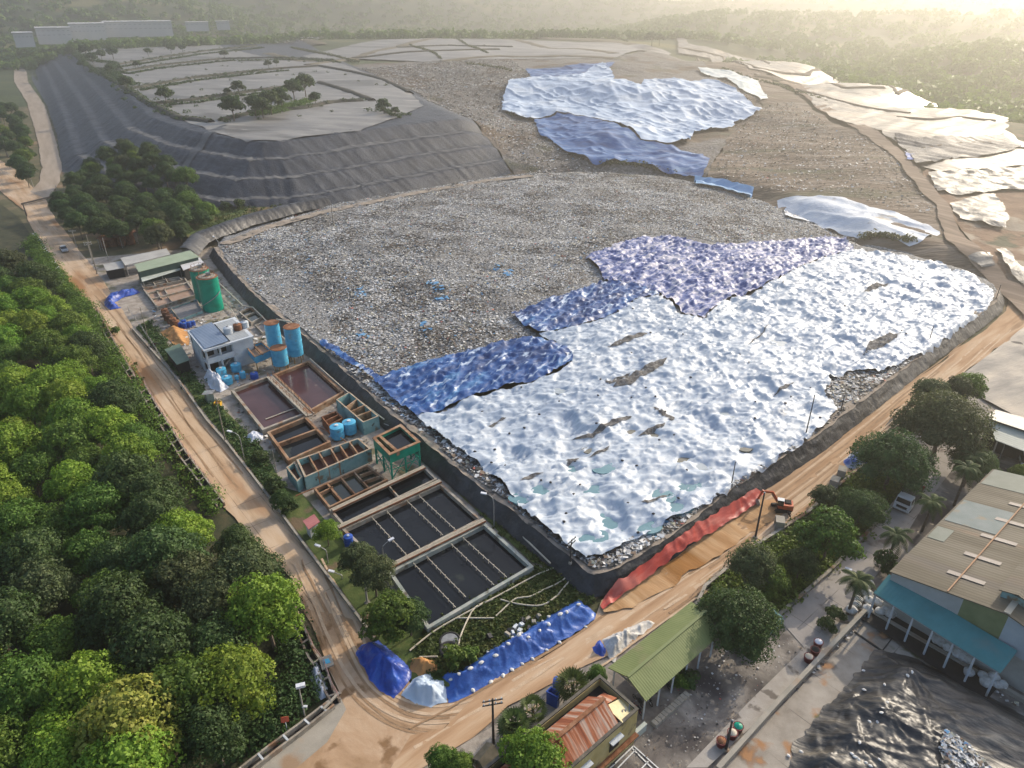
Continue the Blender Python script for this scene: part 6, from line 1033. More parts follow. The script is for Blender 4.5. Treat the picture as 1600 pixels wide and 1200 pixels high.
# green roofed motorbike shed
Q = WL([(950, 1043), (1080, 940), (1125, 992), (1010, 1096)], 3.6); t = thing('parking_shed', 'long olive green gabled shed roof on white posts beside the clay road', 'shed', mid3(Q, 0))
r0, r1, o = gable(t, Q, 3.6, 4.7, m_olive); mb = MB(); mb.bar((*r0, 4.74), (*r1, 4.74), 0.35, 0.06); mb.build('ridge_cap', mat('olive_ridge', [(0.15, 0.18, 0.07)], 1, 0.6), o)
I = inset(Q, 0.5)
for i, j in ((0, 1), (3, 2)):
    for k in range(6): q = I[i] + (I[j] - I[i]) * k / 5; m = MB(); m.bar((*q, -0.1), (*q, 3.55), 0.16, 0.16); m.build('post', m_whitewall, t)
for k in range(6): mb = MB(); a, b = I[0] + (I[1] - I[0]) * k / 5, I[3] + (I[2] - I[3]) * k / 5; mb.bar((*a, 3.42), (*b, 3.42), 0.1, 0.14); mb.build('truss', m_steel, t)
u = (I[2] - I[3]) / np.hypot(*(I[2] - I[3])); nn = np.array([-u[1], u[0]])
def motorbike(x, y, az, lab, col=(0.25, 0.03, 0.03)):
    t = thing('motorbike', lab, 'motorbike', (0, 0, 0)); mt = mat('bike_paint_%d' % int(col[0] * 1000 + col[2] * 100), [col], 1, 0.35); mr = MATS.get('black_rubber') or mat('black_rubber', [(0.012, 0.012, 0.012)], 2, 0.75)
    for px in (-0.62, 0.62): m = MB(); m.tube([(px + 0.26 * math.cos(a), 0, 0.3 + 0.26 * math.sin(a)) for a in np.linspace(0, 6.283, 15)], 0.055, 6); m.build('wheel', mr, t)
    m = MB(); m.box((0, 0, 0.5), (0.6, 0.22, 0.3), taper=0.7); m.bar((0.3, 0, 0.55), (0.62, 0, 0.3), 0.06, 0.06); m.bar((-0.2, 0, 0.5), (-0.62, 0, 0.3), 0.08, 0.06); m.bar((0.62, 0, 0.3), (0.42, 0, 0.95), 0.06, 0.06); m.build('body', mt, t)
    m = MB(); m.box((-0.28, 0, 0.75), (0.65, 0.24, 0.1), taper=0.85); m.build('seat', m_dark, t); m = MB(); m.bar((0.42, -0.34, 0.97), (0.42, 0.34, 0.97), 0.04, 0.04); m.build('handlebar', m_steel, t); t.location = (x, y, 0.06); t.rotation_euler = (0, 0, az); return t
for k, f in enumerate((0.02, 0.09, 0.16, 0.3, 0.42, 0.6)):
    q = I[3] + (I[2] - I[3]) * f + nn * (1.0 + 0.5 * (k % 2)); motorbike(q[0], q[1], A_RIGHT + 1.4, ('motorbike at the near gable end of the olive green shed', 'second motorbike under the olive green shed', 'third motorbike under the olive green shed', 'dark motorbike behind the white shed post', 'motorbike in the middle of the olive green shed', 'motorbike far inside the olive green shed')[k], ((0.2, 0.02, 0.02), (0.03, 0.03, 0.04), (0.3, 0.3, 0.3))[k % 3])
motorbike(*W(1231, 806), A_RIGHT + 0.9, 'black motorbike parked behind the excavator', (0.03, 0.03, 0.035)); motorbike(*W(236, 546), A_LEFT + 0.5, 'dark motorbike parked alone on the left road', (0.03, 0.03, 0.06)); motorbike(*W(243, 541), A_LEFT + 0.9, 'second motorbike standing by the hut fence', (0.12, 0.03, 0.03))
# rusty roofed house
m_rustroof = mat('rusty_striped_roof', [(0.22, 0.065, 0.03), (0.34, 0.12, 0.055), (0.42, 0.30, 0.235)], 1.6, 0.8, 0.2, dirn=A_RIGHT + math.pi / 2, stretch=12, detail=4, lo=0.40, hi=0.62, wave=(A_RIGHT, 0.35, 0.4))
m_yellow = mat('faded_yellow_wall', [(0.36, 0.29, 0.12), (0.45, 0.38, 0.19)], 0.6, 0.85, 0.1, 6, spots=[((0.14, 0.12, 0.08), 0.7, 0.6, 0.1)])
a, b = W(937, 1056, 5.0), W(997, 1109, 5.0); d1 = W(765, 1194, 5.0) - a; d1 /= np.hypot(*d1); L_ = 19.0; Q = [a, b, b + d1 * L_, a + d1 * L_]; t = thing('house', 'faded yellow house with a rusty striped gable roof behind a parapet', 'house', mid3(Q, 0))
mb = MB(); ring(mb, Q, 0.3, 0, 5.0); mb.build('wall', m_yellow, t); mb = MB(); ring(mb, inset(Q, -0.05), 0.3, 5.0, 5.18); mb.build('parapet', mat('mossy_parapet', [(0.07, 0.065, 0.055), (0.14, 0.125, 0.1)], 1.5, 0.9), t)
mb = MB(); mb.prism(inset(Q, 0.3), 3.9, 4.1); mb.build('gutter_floor', m_dark, t)
w0 = (b - a) / np.hypot(*(b - a)); RQ = [a + d1 * 2.6 + w0 * 0.9, a + d1 * L_ + w0 * 0.9, b + d1 * L_ - w0 * 0.1, b + d1 * 2.6 - w0 * 0.1]; r0, r1, ro = gable(t, RQ, 5.0, 6.8, m_rustroof); mb = MB(); mb.bar((*r0, 6.83), (*r1, 6.83), 0.4, 0.08); mb.build('ridge_cap', m_rust, ro)
mb = MB(); mb.slab([(*(a + d1 * 0.9 + w0 * 1.4), 4.6), (*(a + d1 * 3.15 + w0 * 1.4), 5.0), (*(r0 - d1 * 0.05), 5.7), (*(r0 - d1 * 1.9), 5.2)], 0.08); mb.build('hip_sheet', m_rustroof, t)
mb = MB(); mb.slab([(*(r0 - d1 * 2.2 + w0 * 0.1), 4.9), (*(r0 - d1 * 0.1 + w0 * 0.1), 5.6), (*(r0 - d1 * 0.3 + w0 * 2.2), 5.2), (*(r0 - d1 * 2.6 + w0 * 2.0), 4.6)], 0.06); mb.build('roof_panel', mat('pale_yellow_panel', [(0.50, 0.44, 0.24), (0.58, 0.52, 0.32)], 1, 0.7), t)
for k in range(4): m = MB(); q = b + d1 * (0.8 + 0.55 * k) - w0 * 0.4; m.bar((*q, 4.7), (*(r0 - d1 * (2.4 - 0.5 * k) + w0 * 1.2), 5.1), 0.1, 0.1); m.build('rafter', m_steel, t)
for k in range(4):
    q = b + d1 * (2.6 + 4.2 * k) + w0 * 0.02; m = MB(); m.prism([q, q + d1 * 1.3, q + d1 * 1.3 + w0 * 0.06, q + w0 * 0.06], 2.3, 3.8); win = m.build('window', m_dark, t); m = MB(); m.prism([q - d1 * 0.15, q + d1 * 1.45, q + d1 * 1.45 + w0 * 0.5, q - d1 * 0.15 + w0 * 0.5], 3.85, 3.95); m.build('hood', m_whitewall, win)
mb = MB(); mb.prism([b + w0 * 0.02, b + d1 * L_ + w0 * 0.02, b + d1 * L_ + w0 * 0.5, b + w0 * 0.5], 1.6, 1.75); mb.build('ledge', m_rust, t)
# mossy hut, skip
Q = WL([(742, 1180), (757, 1162), (776, 1177), (768, 1205), (745, 1215)], 2.8); t = thing('hut', 'mossy dark roofed hut at the bottom edge below the utility pole', 'hut', mid3(Q, 0)); A2 = WL([(738, 1184), (760, 1158), (780, 1176), (758, 1204)], 2.8); wallbox(t, inset(A2, 0.2), -0.1, 2.6, m_conc); gable(t, A2, 2.7, 3.3, mat('mossy_roof', [(0.06, 0.055, 0.04), (0.12, 0.105, 0.08)], 1.5, 0.9))
Q = WL([(854, 1081), (861, 1074), (875, 1083), (871, 1090)], 1.9); t = thing('skip', 'royal blue open skip beside the big fan palm', 'skip', mid3(Q, 0)); mb = MB(); ring(mb, Q, 0.1, 0.1, 1.9); mb.build('side', m_bluebar, t); mb = MB(); mb.prism(inset(Q, 0.08), 0.1, 1.3); mb.build('contents', m_film, t); mb = MB(); ring(mb, inset(Q, -0.06), 0.14, 1.9, 2.0); mb.build('rim', m_bluebar, t)
tank('blue_drum', (871, 1075), 1062, 0.5, 'upright blue drum behind the blue skip', m_bluebar, 0, 0, 2)
# big warehouse with a teal canopy
aW = math.atan2(*(W(1390, 893, 6) - W(1550, 733, 6))[::-1])
m_bigroof = mat('buff_corrugated_roof', [(0.075, 0.062, 0.04), (0.11, 0.093, 0.063), (0.15, 0.13, 0.095)], 0.35, 0.75, 0.2, dirn=aW + math.pi / 2, stretch=8, detail=9, wave=(aW, 0.5, 0.6), spots=[((0.27, 0.17, 0.11), 0.12, 0.58, 0.1), ((0.11, 0.095, 0.075), 0.2, 0.6, 0.1)])
e0, e1 = W(1390, 893, 6.2), W(1551, 733, 6.2); rg0 = W(1566, 968, 8.6); ax = (e1 - e0) / np.hypot(*(e1 - e0)); pr = np.array([ax[1], -ax[0]]); wd = np.dot(rg0 - e0, pr); LL = np.hypot(*(e1 - e0)); g0 = e0; r0 = e0 + pr * wd; f0 = e0 + pr * wd * 2; g1, r1, f1 = g0 + ax * LL, r0 + ax * LL, f0 + ax * LL
t = thing('warehouse', 'large buff corrugated warehouse with patched roof and ridge monitor', 'warehouse', (*((g0 + f1) / 2), 0))
mb = MB(); mb.slab([(*g0, 6.2), (*g1, 6.2), (*r1, 8.6), (*r0, 8.6)], 0.12); mb.slab([(*f0, 6.2), (*f1, 6.2), (*r1, 8.597), (*r0, 8.597)], 0.12); roof = mb.build('roof', m_bigroof, t)
nn3 = Vector(((pr * wd)[0], (pr * wd)[1], 2.4)); 
def onroof(s, q, lift=0.05): p = g0 + ax * LL * s + pr * wd * q; return (float(p[0]), float(p[1]), 6.2 + 2.4 * q + lift)
for s0, s1, q0, q1, m_, nm in ((0.84, 1.0, 0.02, 0.75, mat('pale_sage_sheet', [(0.16, 0.175, 0.14), (0.20, 0.215, 0.18)], 0.5, 0.7), 'patch'), (0.46, 0.66, 0.02, 0.52, mat('blue_grey_sheet', [(0.13, 0.165, 0.16), (0.17, 0.20, 0.195)], 0.5, 0.7, spots=[((0.22, 0.18, 0.12), 0.3, 0.6, 0.08)]), 'patch'), (0.3, 0.4, 0.02, 0.18, MATS['pale_sage_sheet'], 'patch')):
    mb = MB(); mb.slab([onroof(s0, q0), onroof(s1, q0), onroof(s1, q1), onroof(s0, q1)], 0.03); mb.build(nm, m_, roof)
m_sky = mat('skylight_sheet', [(0.26, 0.22, 0.19), (0.31, 0.27, 0.235)], 1, 0.5)
for s in (0.12, 0.27, 0.43, 0.58, 0.73): mb = MB(); mb.slab([onroof(s - 0.010, 0.40, 0.1), onroof(s + 0.012, 0.40, 0.1), onroof(s + 0.012, 0.72, 0.1), onroof(s - 0.010, 0.72, 0.1)], 0.04); mb.build('skylight', m_sky, roof)
mb = MB(); mb.bar(onroof(0.0, 0.52, 0.16), onroof(1.0, 0.52, 0.16), 0.14, 0.1); mb.build('seam_strip', mat('orange_seam', [(0.36, 0.21, 0.12)], 1, 0.8), roof)
mb = MB(); mb.bar((*(r0 + ax * 0.1), 8.62), (*r1, 8.62), 0.6, 0.1); mb.build('ridge_cap', mat('pale_ridge', [(0.36, 0.33, 0.26)], 1, 0.7), roof)
M0 = [r0 + ax * 2.6 - pr * 1.4, r1 - pr * 1.4, r1 + pr * 1.4, r0 + ax * 2.6 + pr * 1.4]; mb = MB(); ring(mb, M0, 0.1, 8.2, 9.3); mo = mb.build('monitor', m_teal, t); gable(t, inset(M0, -0.3), 9.3, 9.8, m_bigroof, name='monitor_roof')
W0 = [g0 + pr * 0.3 + ax * 0.3, g1 + pr * 0.3 - ax * 0.3, f1 - pr * 0.3 - ax * 0.3, f0 - pr * 0.3 + ax * 0.3]; mb = MB(); ring(mb, W0, 0.2, -0.1, 6.05); mb.build('wall', mat('pale_sheet_wall', [(0.30, 0.30, 0.27), (0.38, 0.38, 0.35)], 0.6, 0.7, wave=(aW + math.pi / 2, 1.2, 0.5)), t)
gp = lambda q, z: (*(g0 + ax * 0.33 + pr * wd * q), z)
for q0, q1, m_ in ((0.02, 0.66, mat('light_grey_gable', [(0.33, 0.34, 0.33), (0.40, 0.41, 0.40)], 0.5, 0.7)), (0.66, 1.02, mat('olive_gable', [(0.14, 0.17, 0.08), (0.19, 0.22, 0.11)], 0.5, 0.7)), (1.02, 1.98, mat('pale_blue_gable', [(0.30, 0.36, 0.40), (0.38, 0.43, 0.46)], 0.5, 0.7))):
    mb = MB(); zt = lambda q: 6.0 + 2.4 * (q if q <= 1 else 2 - q); A_ = g0 + ax * 0.2 + pr * wd * q0; B_ = g0 + ax * 0.2 + pr * wd * q1; mb.prism([A_, B_, B_ + ax * 0.1, A_ + ax * 0.1], 4.0, [zt(q0), zt(q1), zt(q1), zt(q0)]); mb.build('gable_panel', m_, t)
c0, c1, c2, c3 = W(1389, 897, 5.2), W(1590, 1017, 5.2), W(1563, 1052, 4.1), W(1365, 926, 4.1); t = thing('canopy', 'long teal sheet canopy along the warehouse gable', 'canopy', mid3([c0, c1, c2, c3], 0)); mb = MB(); mb.slab([(*c0, 5.2), (*c1, 5.2), (*c2, 4.1), (*c3, 4.1)], 0.1); mb.build('roof', cor('teal_sheet_roof', (0.035, 0.165, 0.175), (0.055, 0.215, 0.225), math.atan2(*(c1 - c0)[::-1]), 0.45, [((0.10, 0.19, 0.19), 0.2, 0.6, 0.1)]), t)
for k in range(7): q = c3 + (c2 - c3) * (0.02 + 0.96 * k / 6); m = MB(); m.bar((*q, -0.1), (*q, 4.02), 0.16, 0.16); m.build('post', m_whitewall, t)
mb = MB(); mb.bar((*c3, 3.95), (*c2, 3.95), 0.08, 0.2); mb.build('eave_beam', m_steel, t)
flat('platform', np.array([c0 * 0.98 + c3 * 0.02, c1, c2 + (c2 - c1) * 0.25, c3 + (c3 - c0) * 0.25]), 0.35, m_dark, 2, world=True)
t = thing('loading_kerb', 'long concrete kerb in front of the teal canopy', 'kerb', (*c3, 0)); P0, P1 = W(1352, 948, 0.5), W(1625, 1105, 0.5); mb = MB(); mb.bar((*P0, 0.25), (*P1, 0.25), 0.5, 0.5); mb.build('kerb_beam', m_greyslab, t)
# pale roofed shed at the right edge, sage roof below it
Q = WL([(1555, 640), (1660, 668), (1660, 692), (1546, 650)], 5.6); t = thing('shed', 'pale roofed shed at the right edge behind the spreading tree', 'shed', (*W(1600, 700), 0)); mb = MB(); q = WL([(1556, 640), (1680, 675), (1672, 696), (1540, 652)], 5.6); mb.slab([(*a, 5.6) for a in q], 0.1); mb.build('roof', cor('cream_sheet_roof', (0.46, 0.42, 0.34), (0.54, 0.50, 0.42), A_RIGHT, 0.5), t)
q2 = WL([(1540, 653), (1672, 697), (1664, 727), (1556, 686)], 4.6); mb = MB(); mb.slab([(*q2[0], 5.4), (*q2[1], 5.4), (*q2[2], 4.4), (*q2[3], 4.4)], 0.1); mb.build('lower_roof', cor('pale_sage_sheet_roof', (0.26, 0.29, 0.25), (0.33, 0.36, 0.32), A_RIGHT, 0.5), t)
I = inset(q2, 0.4)
for p in I: m = MB(); m.bar((*p, -0.1), (*p, 4.3), 0.18, 0.18); m.build('post', m_steel, t)
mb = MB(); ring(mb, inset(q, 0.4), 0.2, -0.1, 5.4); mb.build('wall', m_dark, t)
# walls, kerbs and rails
def wall(name, label, px, z, w_, m, zb=-0.1, cat='wall', cap=None, group=None):
    P = WL(px, z); t = thing(name, label, cat, (float(P[0][0]), float(P[0][1]), 0), group); mb = MB()
    for a, b in zip(P[:-1], P[1:]): mb.bar((*a, (z + zb) / 2), (*b, (z + zb) / 2), w_, z - zb)
    mb.build('wall_body', m, t)
    mb = MB()
    for a, b in zip(P[:-1], P[1:]): mb.bar((*a, z + 0.05), (*b, z + 0.05), w_ * 1.35, 0.1)
    mb.build('coping', cap or m, t); return t
wall('low_wall', 'low plastered wall between pavement and stained yard', [(1122, 1200), (1219, 1092), (1352, 953)], 0.9, 0.35, m_greyslab)
wall('roadside_wall', 'retaining wall along the clay road above the tree row', [(1088, 945), (1102, 915), (1180, 852), (1262, 800), (1330, 741), (1352, 722)], 0.7, 0.3, m_conc)
wall('roadside_wall', 'low grey wall along the plant side of the left road', [(207, 513), (281, 596), (323, 656), (356, 693), (401, 751), (428, 786), (466, 838), (511, 898), (586, 998)], 0.5, 0.22, m_greyslab)
wall('lane_kerb', 'pale kerb wall between lane and tree row', [(1215, 962), (1300, 888), (1378, 808), (1420, 760)], 0.5, 0.3, m_conc)
wall('garden_wall', 'short greenish wall at the tree corner by the white car', [(1160, 1000), (1200, 985), (1222, 966), (1203, 950)], 0.9, 0.25, m_teal)
wall('pale_wall', 'pale greenish wall below the yellow house windows', [(930, 1205), (972, 1163), (1009, 1130)], 1.0, 0.3, mat('pale_green_wall', [(0.36, 0.40, 0.36), (0.45, 0.48, 0.44)], 0.8, 0.8))
P0, P1 = W(1021, 1131, 0.4), W(1075, 1082, 0.4)
for k in range(11): q = P0 + (P1 - P0) * (k + 0.5) / 11; mb = MB(); mb.box((0, 0, 0.22), (0.95 * np.hypot(*(P1 - P0)) / 11, 0.7, 0.45), math.atan2(*(P1 - P0)[::-1]), taper=0.94); o = mb.build('kerb_block', m_greyslab); o.location = (q[0], q[1], 0); tag(o, 'pale concrete kerb block beside the olive green shed', 'kerb block', 'kerb blocks beside the green shed')
mb = MB()
for a, b in (((950, 1204), (990, 1166)), ((990, 1166), (1032, 1204)), ((958, 1208), (993, 1172)), ((1000, 1204), (1013, 1190)), ((988, 1170), (1024, 1206))): A_, B_ = W(*a), W(*b); mb.bar((*A_, 0.055), (*B_, 0.055), 0.12, 0.02)
mb.build('court_markings', mat('white_paint', [(0.62, 0.62, 0.6)], 2, 0.8))['kind'] = 'structure'
mb = MB(); A_, B_ = W(1330, 985), W(1378, 1018); mb.bar((*A_, 0.1), (*B_, 0.1), 0.25, 0.06); A_, B_ = W(1378, 1018), W(1400, 990); mb.bar((*A_, 0.1), (*B_, 0.1), 0.1, 0.06); mb.build('drain_slot', m_dark)['kind'] = 'structure'
# black sheeted heap
m_blacksheet = mat('black_sheeting', [(0.012, 0.013, 0.016), (0.06, 0.056, 0.05), (0.27, 0.235, 0.18)], 0.6, 0.42, 0.7, 2.0, dirn=-0.6, stretch=3, detail=7, bdist=0.2, lo=0.38, hi=0.72, spec=0.5)
BP = WL([(1360, 1018), (1376, 1015), (1425, 1031), (1475, 1052), (1550, 1092), (1640, 1140), (1800, 1230), (1800, 1330), (1230, 1330), (1232, 1182), (1264, 1133), (1308, 1086), (1346, 1042)], 0)
def blackz(x, y):
    d = pg_dist(BP, x, y); e = np.clip(d / 1.2, 0, 1); z = 1.9 * sst(d / 4.5) * (0.75 + 0.5 * fbm(x / 6, y / 6, 31)); r = 0
    for px, py, k in ((1342, 1160, 7), (1385, 1120, 6), (1420, 1050, 5), (1450, 1145, 7), (1290, 1180, 6), (1330, 1080, 5)):
        a, b = W(px, py, 2.0); dd = np.hypot(x - a, y - b); an = np.arctan2(y - b, x - a); g = np.exp(-(dd / 4.5) ** 2); r = r + g * (0.3 * (ridged(an * k / 1.2 + 3, dd / 8, 5) ** 2 - 0.33) + 0.35 * np.exp(-(dd / 1.2) ** 2))
    return 0.12 + z + e * (r + 0.28 * (ridged((x * 0.5 + y) / 2.2, (x - y * 0.5) / 7, 34) ** 2 - 0.33) + 0.24 * (ridged((x * 0.3 + y) / 0.9 + vn(x / 4, y / 4, 3), (x - y * 0.3) / 4, 36) ** 2 - 0.3))
o = sheet('sheeted_heap', BP, 0.45, blackz, m_blacksheet, 0.3, 9, 1); tag(o, 'great heap covered with wrinkled black plastic sheeting', 'sheeted heap')
GP = WL([(1477, 1143), (1490, 1150), (1520, 1175), (1540, 1192), (1560, 1215), (1500, 1230), (1470, 1200), (1470, 1160)], 2.2); g = sheet('exposed_waste', GP, 0.5, lambda x, y: blackz(x, y) + 0.12, m_waste, 0.3, 3, 1, True, o)
q = scraps('waste_scraps', GP, 1600, 0.32, lambda x, y: blackz(x, y) + 0.15, [36, 22, 18, 12, 6, 3, 2, 6], 9, 0.7); q['kind'] = 'stuff'
scatter_bags([(1349, 1048), (1350, 1078), (1382, 1070), (1386, 1098), (1380, 1107), (1376, 1117), (1359, 1128), (1371, 1129), (1343, 1160), (1232, 1181), (1252, 1175), (1331, 1178), (1336, 1183), (1342, 1187), (1353, 1192), (1360, 1197), (1374, 1187), (1425, 1050), (1418, 1056), (1468, 1168), (1470, 1175)], blackz, 'small white sandbag weighing down the black sheeting', 'sandbags on the black sheeting', 0.5)
# big white bags by the canopy
bb = bag_mesh('bulk_bag', (0.68, 0.62, 0.6), 8); bb.materials.append(mat('bulk_bag_fabric', [(0.40, 0.38, 0.34), (0.52, 0.51, 0.48), (0.6, 0.6, 0.58)], 2.5, 0.8, 0.5, 6, rnd=0.25))
for k, (px, py) in enumerate([(1338, 946), (1340, 938), (1355, 930), (1357, 940), (1371, 942), (1353, 921), (1358, 914), (1355, 953), (1383, 955), (1389, 960), (1393, 957), (1375, 957), (1462, 1001), (1468, 1007), (1474, 1004), (1479, 1016), (1495, 1025), (1502, 1030), (1509, 1034), (1513, 1052), (1535, 1057), (1540, 1067), (1552, 1060), (1558, 1072), (1566, 1071), (1573, 1049), (1582, 1059), (1590, 1053), (1330, 955), (1596, 1062)]):
    x, y = W(px, py, 0.4); o = bpy.data.objects.new('bulk_bag', bb); C.objects.link(o); o.location = (x, y, 0.62 + (0.3 if 12 < k < 19 else 0)); o.rotation_euler = (0.15 * random.random(), 0.15 * random.random(), random.random() * 6); k2 = 0.7 + 0.35 * random.random(); o.scale = (k2, k2, k2)
    tag(o, 'whitish bulk bag at the left end of the teal canopy' if k < 12 or k == 28 else ('whitish bulk bag in the middle of the canopy kerb' if k < 19 else 'whitish bulk bag near the right end of the teal canopy'), 'bulk bag', ('bulk bags at the left canopy end' if k < 12 or k == 28 else ('bulk bags on the canopy kerb' if k < 19 else 'bulk bags near the right canopy end')))
# dark red planters by the low wall
for k, (px, py) in enumerate([(1262, 1033), (1272, 1022), (1277, 1010), (1126, 1165), (1143, 1152), (1152, 1142)]):
    x, y = W(px, py); t = thing('planter', ('red planter with a tan lid beside the low wall', 'dark red planter next to the tan lidded one', 'red planter with a pale top nearest the clipped shrubs', 'dark red planter at the foot of the leaning post', 'red planter with a cream top beside the leaning post', 'red planter with a green cover beside the leaning post')[k], 'planter', (x, y, 0)); mb = MB(); mb.lathe((x, y, 0), [(0.42, 0), (0.55, 0.8), (0.47, 0.8), (0.4, 0.5)], 12); mb.build('pot', mat('dark_red_glaze', [(0.12, 0.015, 0.02), (0.17, 0.03, 0.03)], 2, 0.5), t, True); mb = MB(); mb.lathe((x, y, 0.62), [(0.44, 0), (0.44, 0.2), (0.2, 0.34), (0.03, 0.38)], 10); mb.build('cover', (m_pipe, m_dark, m_film, m_rust, m_pipe, m_green)[k], t, True)
# ---------------------------------------------------------------- vehicles and machines
m_glass = mat('dark_glass', [(0.015, 0.018, 0.02)], 1, 0.08, spec=0.6); m_wpaint = mat('white_vehicle_paint', [(0.55, 0.56, 0.55), (0.62, 0.62, 0.61)], 0.8, 0.3, spec=0.5); m_rubber = MATS['black_rubber']
def wheel(t, x, y, r, w_, nm='wheel'):
    m = MB(); v = [(r * 0.35, -w_ / 2), (r * 0.92, -w_ / 2), (r, -w_ / 3), (r, w_ / 3), (r * 0.92, w_ / 2), (r * 0.35, w_ / 2)]; m.lathe((0, 0, 0), v, 18); m.v = [(a + x, c + y, b + r) for a, b, c in m.v]; o = m.build(nm, m_rubber, t); m = MB(); m.lathe((0, 0, 0), [(0.02, -w_ * 0.52), (r * 0.5, -w_ * 0.52), (r * 0.5, w_ * 0.52), (0.02, w_ * 0.52)], 12); m.v = [(a + x, c + y, b + r) for a, b, c in m.v]; m.build('hub', m_steel, o)
def car(x, y, az, lab, paint=m_wpaint, L=4.3, van=False):
    t = thing('parked_car', lab, 'car', (0, 0, 0)); h = 0.85; m = MB(); P = [(-L / 2, 0.35), (-L / 2 + 0.05, h), (L / 2 - 1.25, h + 0.05), (L / 2 - 0.1, h - 0.12), (L / 2, 0.4)]
    m.add([(a, s * 0.86, b) for s in (-1, 1) for a, b in P], [tuple(range(5))[::-1], tuple(range(5, 10))] + [(i, (i + 1) % 5, 5 + (i + 1) % 5, 5 + i) for i in range(5)]); m.build('body', paint, t)
    top = 1.75 if van else 1.42; K = [(-L / 2 + 0.1, h), (-L / 2 + (0.25 if van else 0.65), top), (L / 2 - 2.0, top), (L / 2 - 1.2, h)]
    m = MB(); m.add([(a, s * (0.80 if b == h else 0.66), b) for s in (-1, 1) for a, b in K], [(3, 2, 1, 0), (4, 5, 6, 7), (0, 1, 5, 4), (1, 2, 6, 5), (2, 3, 7, 6)]); m.build('window', m_glass, t)
    m = MB(); m.box((-L / 2 + (1.1 if van else 1.3) + 0.2, 0, top + 0.02), (L - (2.2 if van else 2.6), 1.34, 0.06)); m.build('roof', paint, t)
    for a in (-L / 2 + 0.8, L / 2 - 0.85):
        for s in (-0.8, 0.8): wheel(t, a, s, 0.31, 0.2)
    for s in (-0.6, 0.6): m = MB(); m.box((L / 2 - 0.01, s, 0.66), (0.06, 0.35, 0.14)); m.build('headlight', m_film, t)
    t.location = (x, y, 0.13); t.rotation_euler = (0, 0, az); return t
car(*W(101, 393), A_LEFT + math.pi, 'grey pickup like car driving alone on the left road', mat('grey_vehicle_paint', [(0.22, 0.24, 0.25), (0.28, 0.30, 0.31)], 1, 0.35))
car(*W(1168, 1003), A_RIGHT - 2.3, 'white car half hidden beneath the very dark round tree')
car(*W(1600, 722), A_RIGHT + 0.4, 'white green van at the right edge beside the pale roofed shed', m_wpaint, 4.6, True)
# dump truck on the lane
a, b = W(1400, 808), W(1436, 765); az = math.atan2(*(a - b)[::-1]); t = thing('dump_truck', 'white cab dump truck with an empty dark body on the lane', 'truck', (0, 0, 0))
m = MB(); m.box((2.35, 0, 1.0), (1.7, 2.2, 0.9)); m.box((2.3, 0, 1.95), (1.6, 2.15, 1.0), taper=0.9); cab = m.build('cab', m_wpaint, t)
m = MB(); m.add([(3.11, -0.95, 1.55), (3.11, 0.95, 1.55), (3.045, 0.88, 2.3), (3.045, -0.88, 2.3)], [(0, 1, 2, 3)]); m.v = [(q[0] + 0.03, q[1], q[2]) for q in m.v]; m.build('windscreen', m_glass, cab)
for s in (-1, 1): m = MB(); m.box((2.45, s * 1.045, 1.95), (0.9, 0.06, 0.6)); m.build('side_window', m_glass, cab)
m = MB(); m.box((3.22, 0, 0.95), (0.06, 1.5, 0.4)); m.build('grille', m_dark, cab); m = MB(); m.box((3.26, 0, 0.58), (0.18, 2.2, 0.26)); m.build('bumper', m_wpaint, t)
for s in (-0.85, 0.85): m = MB(); m.box((3.23, s, 0.95), (0.08, 0.3, 0.22)); m.build('headlight', m_film, t)
m = MB(); m.box((-0.2, 0, 0.75), (6.0, 0.9, 0.25)); m.build('chassis', m_dark, t)
m = MB(); x0, x1, y1 = -3.0, 1.35, 1.08
m.box(((x0 + x1) / 2, 0, 1.02), (x1 - x0, 2.1, 0.12))
for s in (-1, 1): m.box(((x0 + x1) / 2, s * y1, 1.5), (x1 - x0, 0.08, 0.9))
m.box((x1, 0, 1.6), (0.08, 2.2, 1.1)); m.build('dump_body', mat('dark_grey_green_steel', [(0.06, 0.065, 0.06), (0.11, 0.115, 0.105)], 1.2, 0.6), t); m = MB(); m.box((x0, 0, 1.45), (0.1, 2.2, 0.8)); m.build('tailgate', mat('red_paint', [(0.28, 0.03, 0.025), (0.36, 0.05, 0.04)], 1, 0.5), t)
for px in (2.2, -1.2, -2.3):
    for s in (-0.92, 0.92): wheel(t, px, s, 0.48, 0.32)
t.location = (*((a + b) / 2), 0.06); t.rotation_euler = (0, 0, az)
# excavator
m_or = mat('orange_machine_paint', [(0.38, 0.07, 0.025), (0.48, 0.11, 0.04)], 1, 0.5, spots=[((0.2, 0.1, 0.06), 1.5, 0.6, 0.1)]); x, y = W(1220, 797)
t = thing('excavator', 'orange tracked excavator digging the ochre clay bank', 'excavator', (0, 0, 0))
for s in (-0.85, 0.85): m = MB(); P = [(-1.5, 0.35), (-1.3, 0.05), (1.3, 0.05), (1.5, 0.35), (1.3, 0.62), (-1.3, 0.62)]; m.add([(p, s + o * 0.22, q) for o in (-1, 1) for p, q in P], [tuple(range(6)), tuple(range(6, 12))[::-1]] + [(i, 6 + i, 6 + (i + 1) % 6, (i + 1) % 6) for i in range(6)]); m.build('track', m_rubber, t)
up = math.radians(-20)
def ru(p): c_, s_ = math.cos(up), math.sin(up); return (p[0] * c_ - p[1] * s_, p[0] * s_ + p[1] * c_, p[2])
def mk(nm, mt, fn): m = MB(); fn(m); m.v = [ru(q) for q in m.v]; return m.build(nm, mt, t)
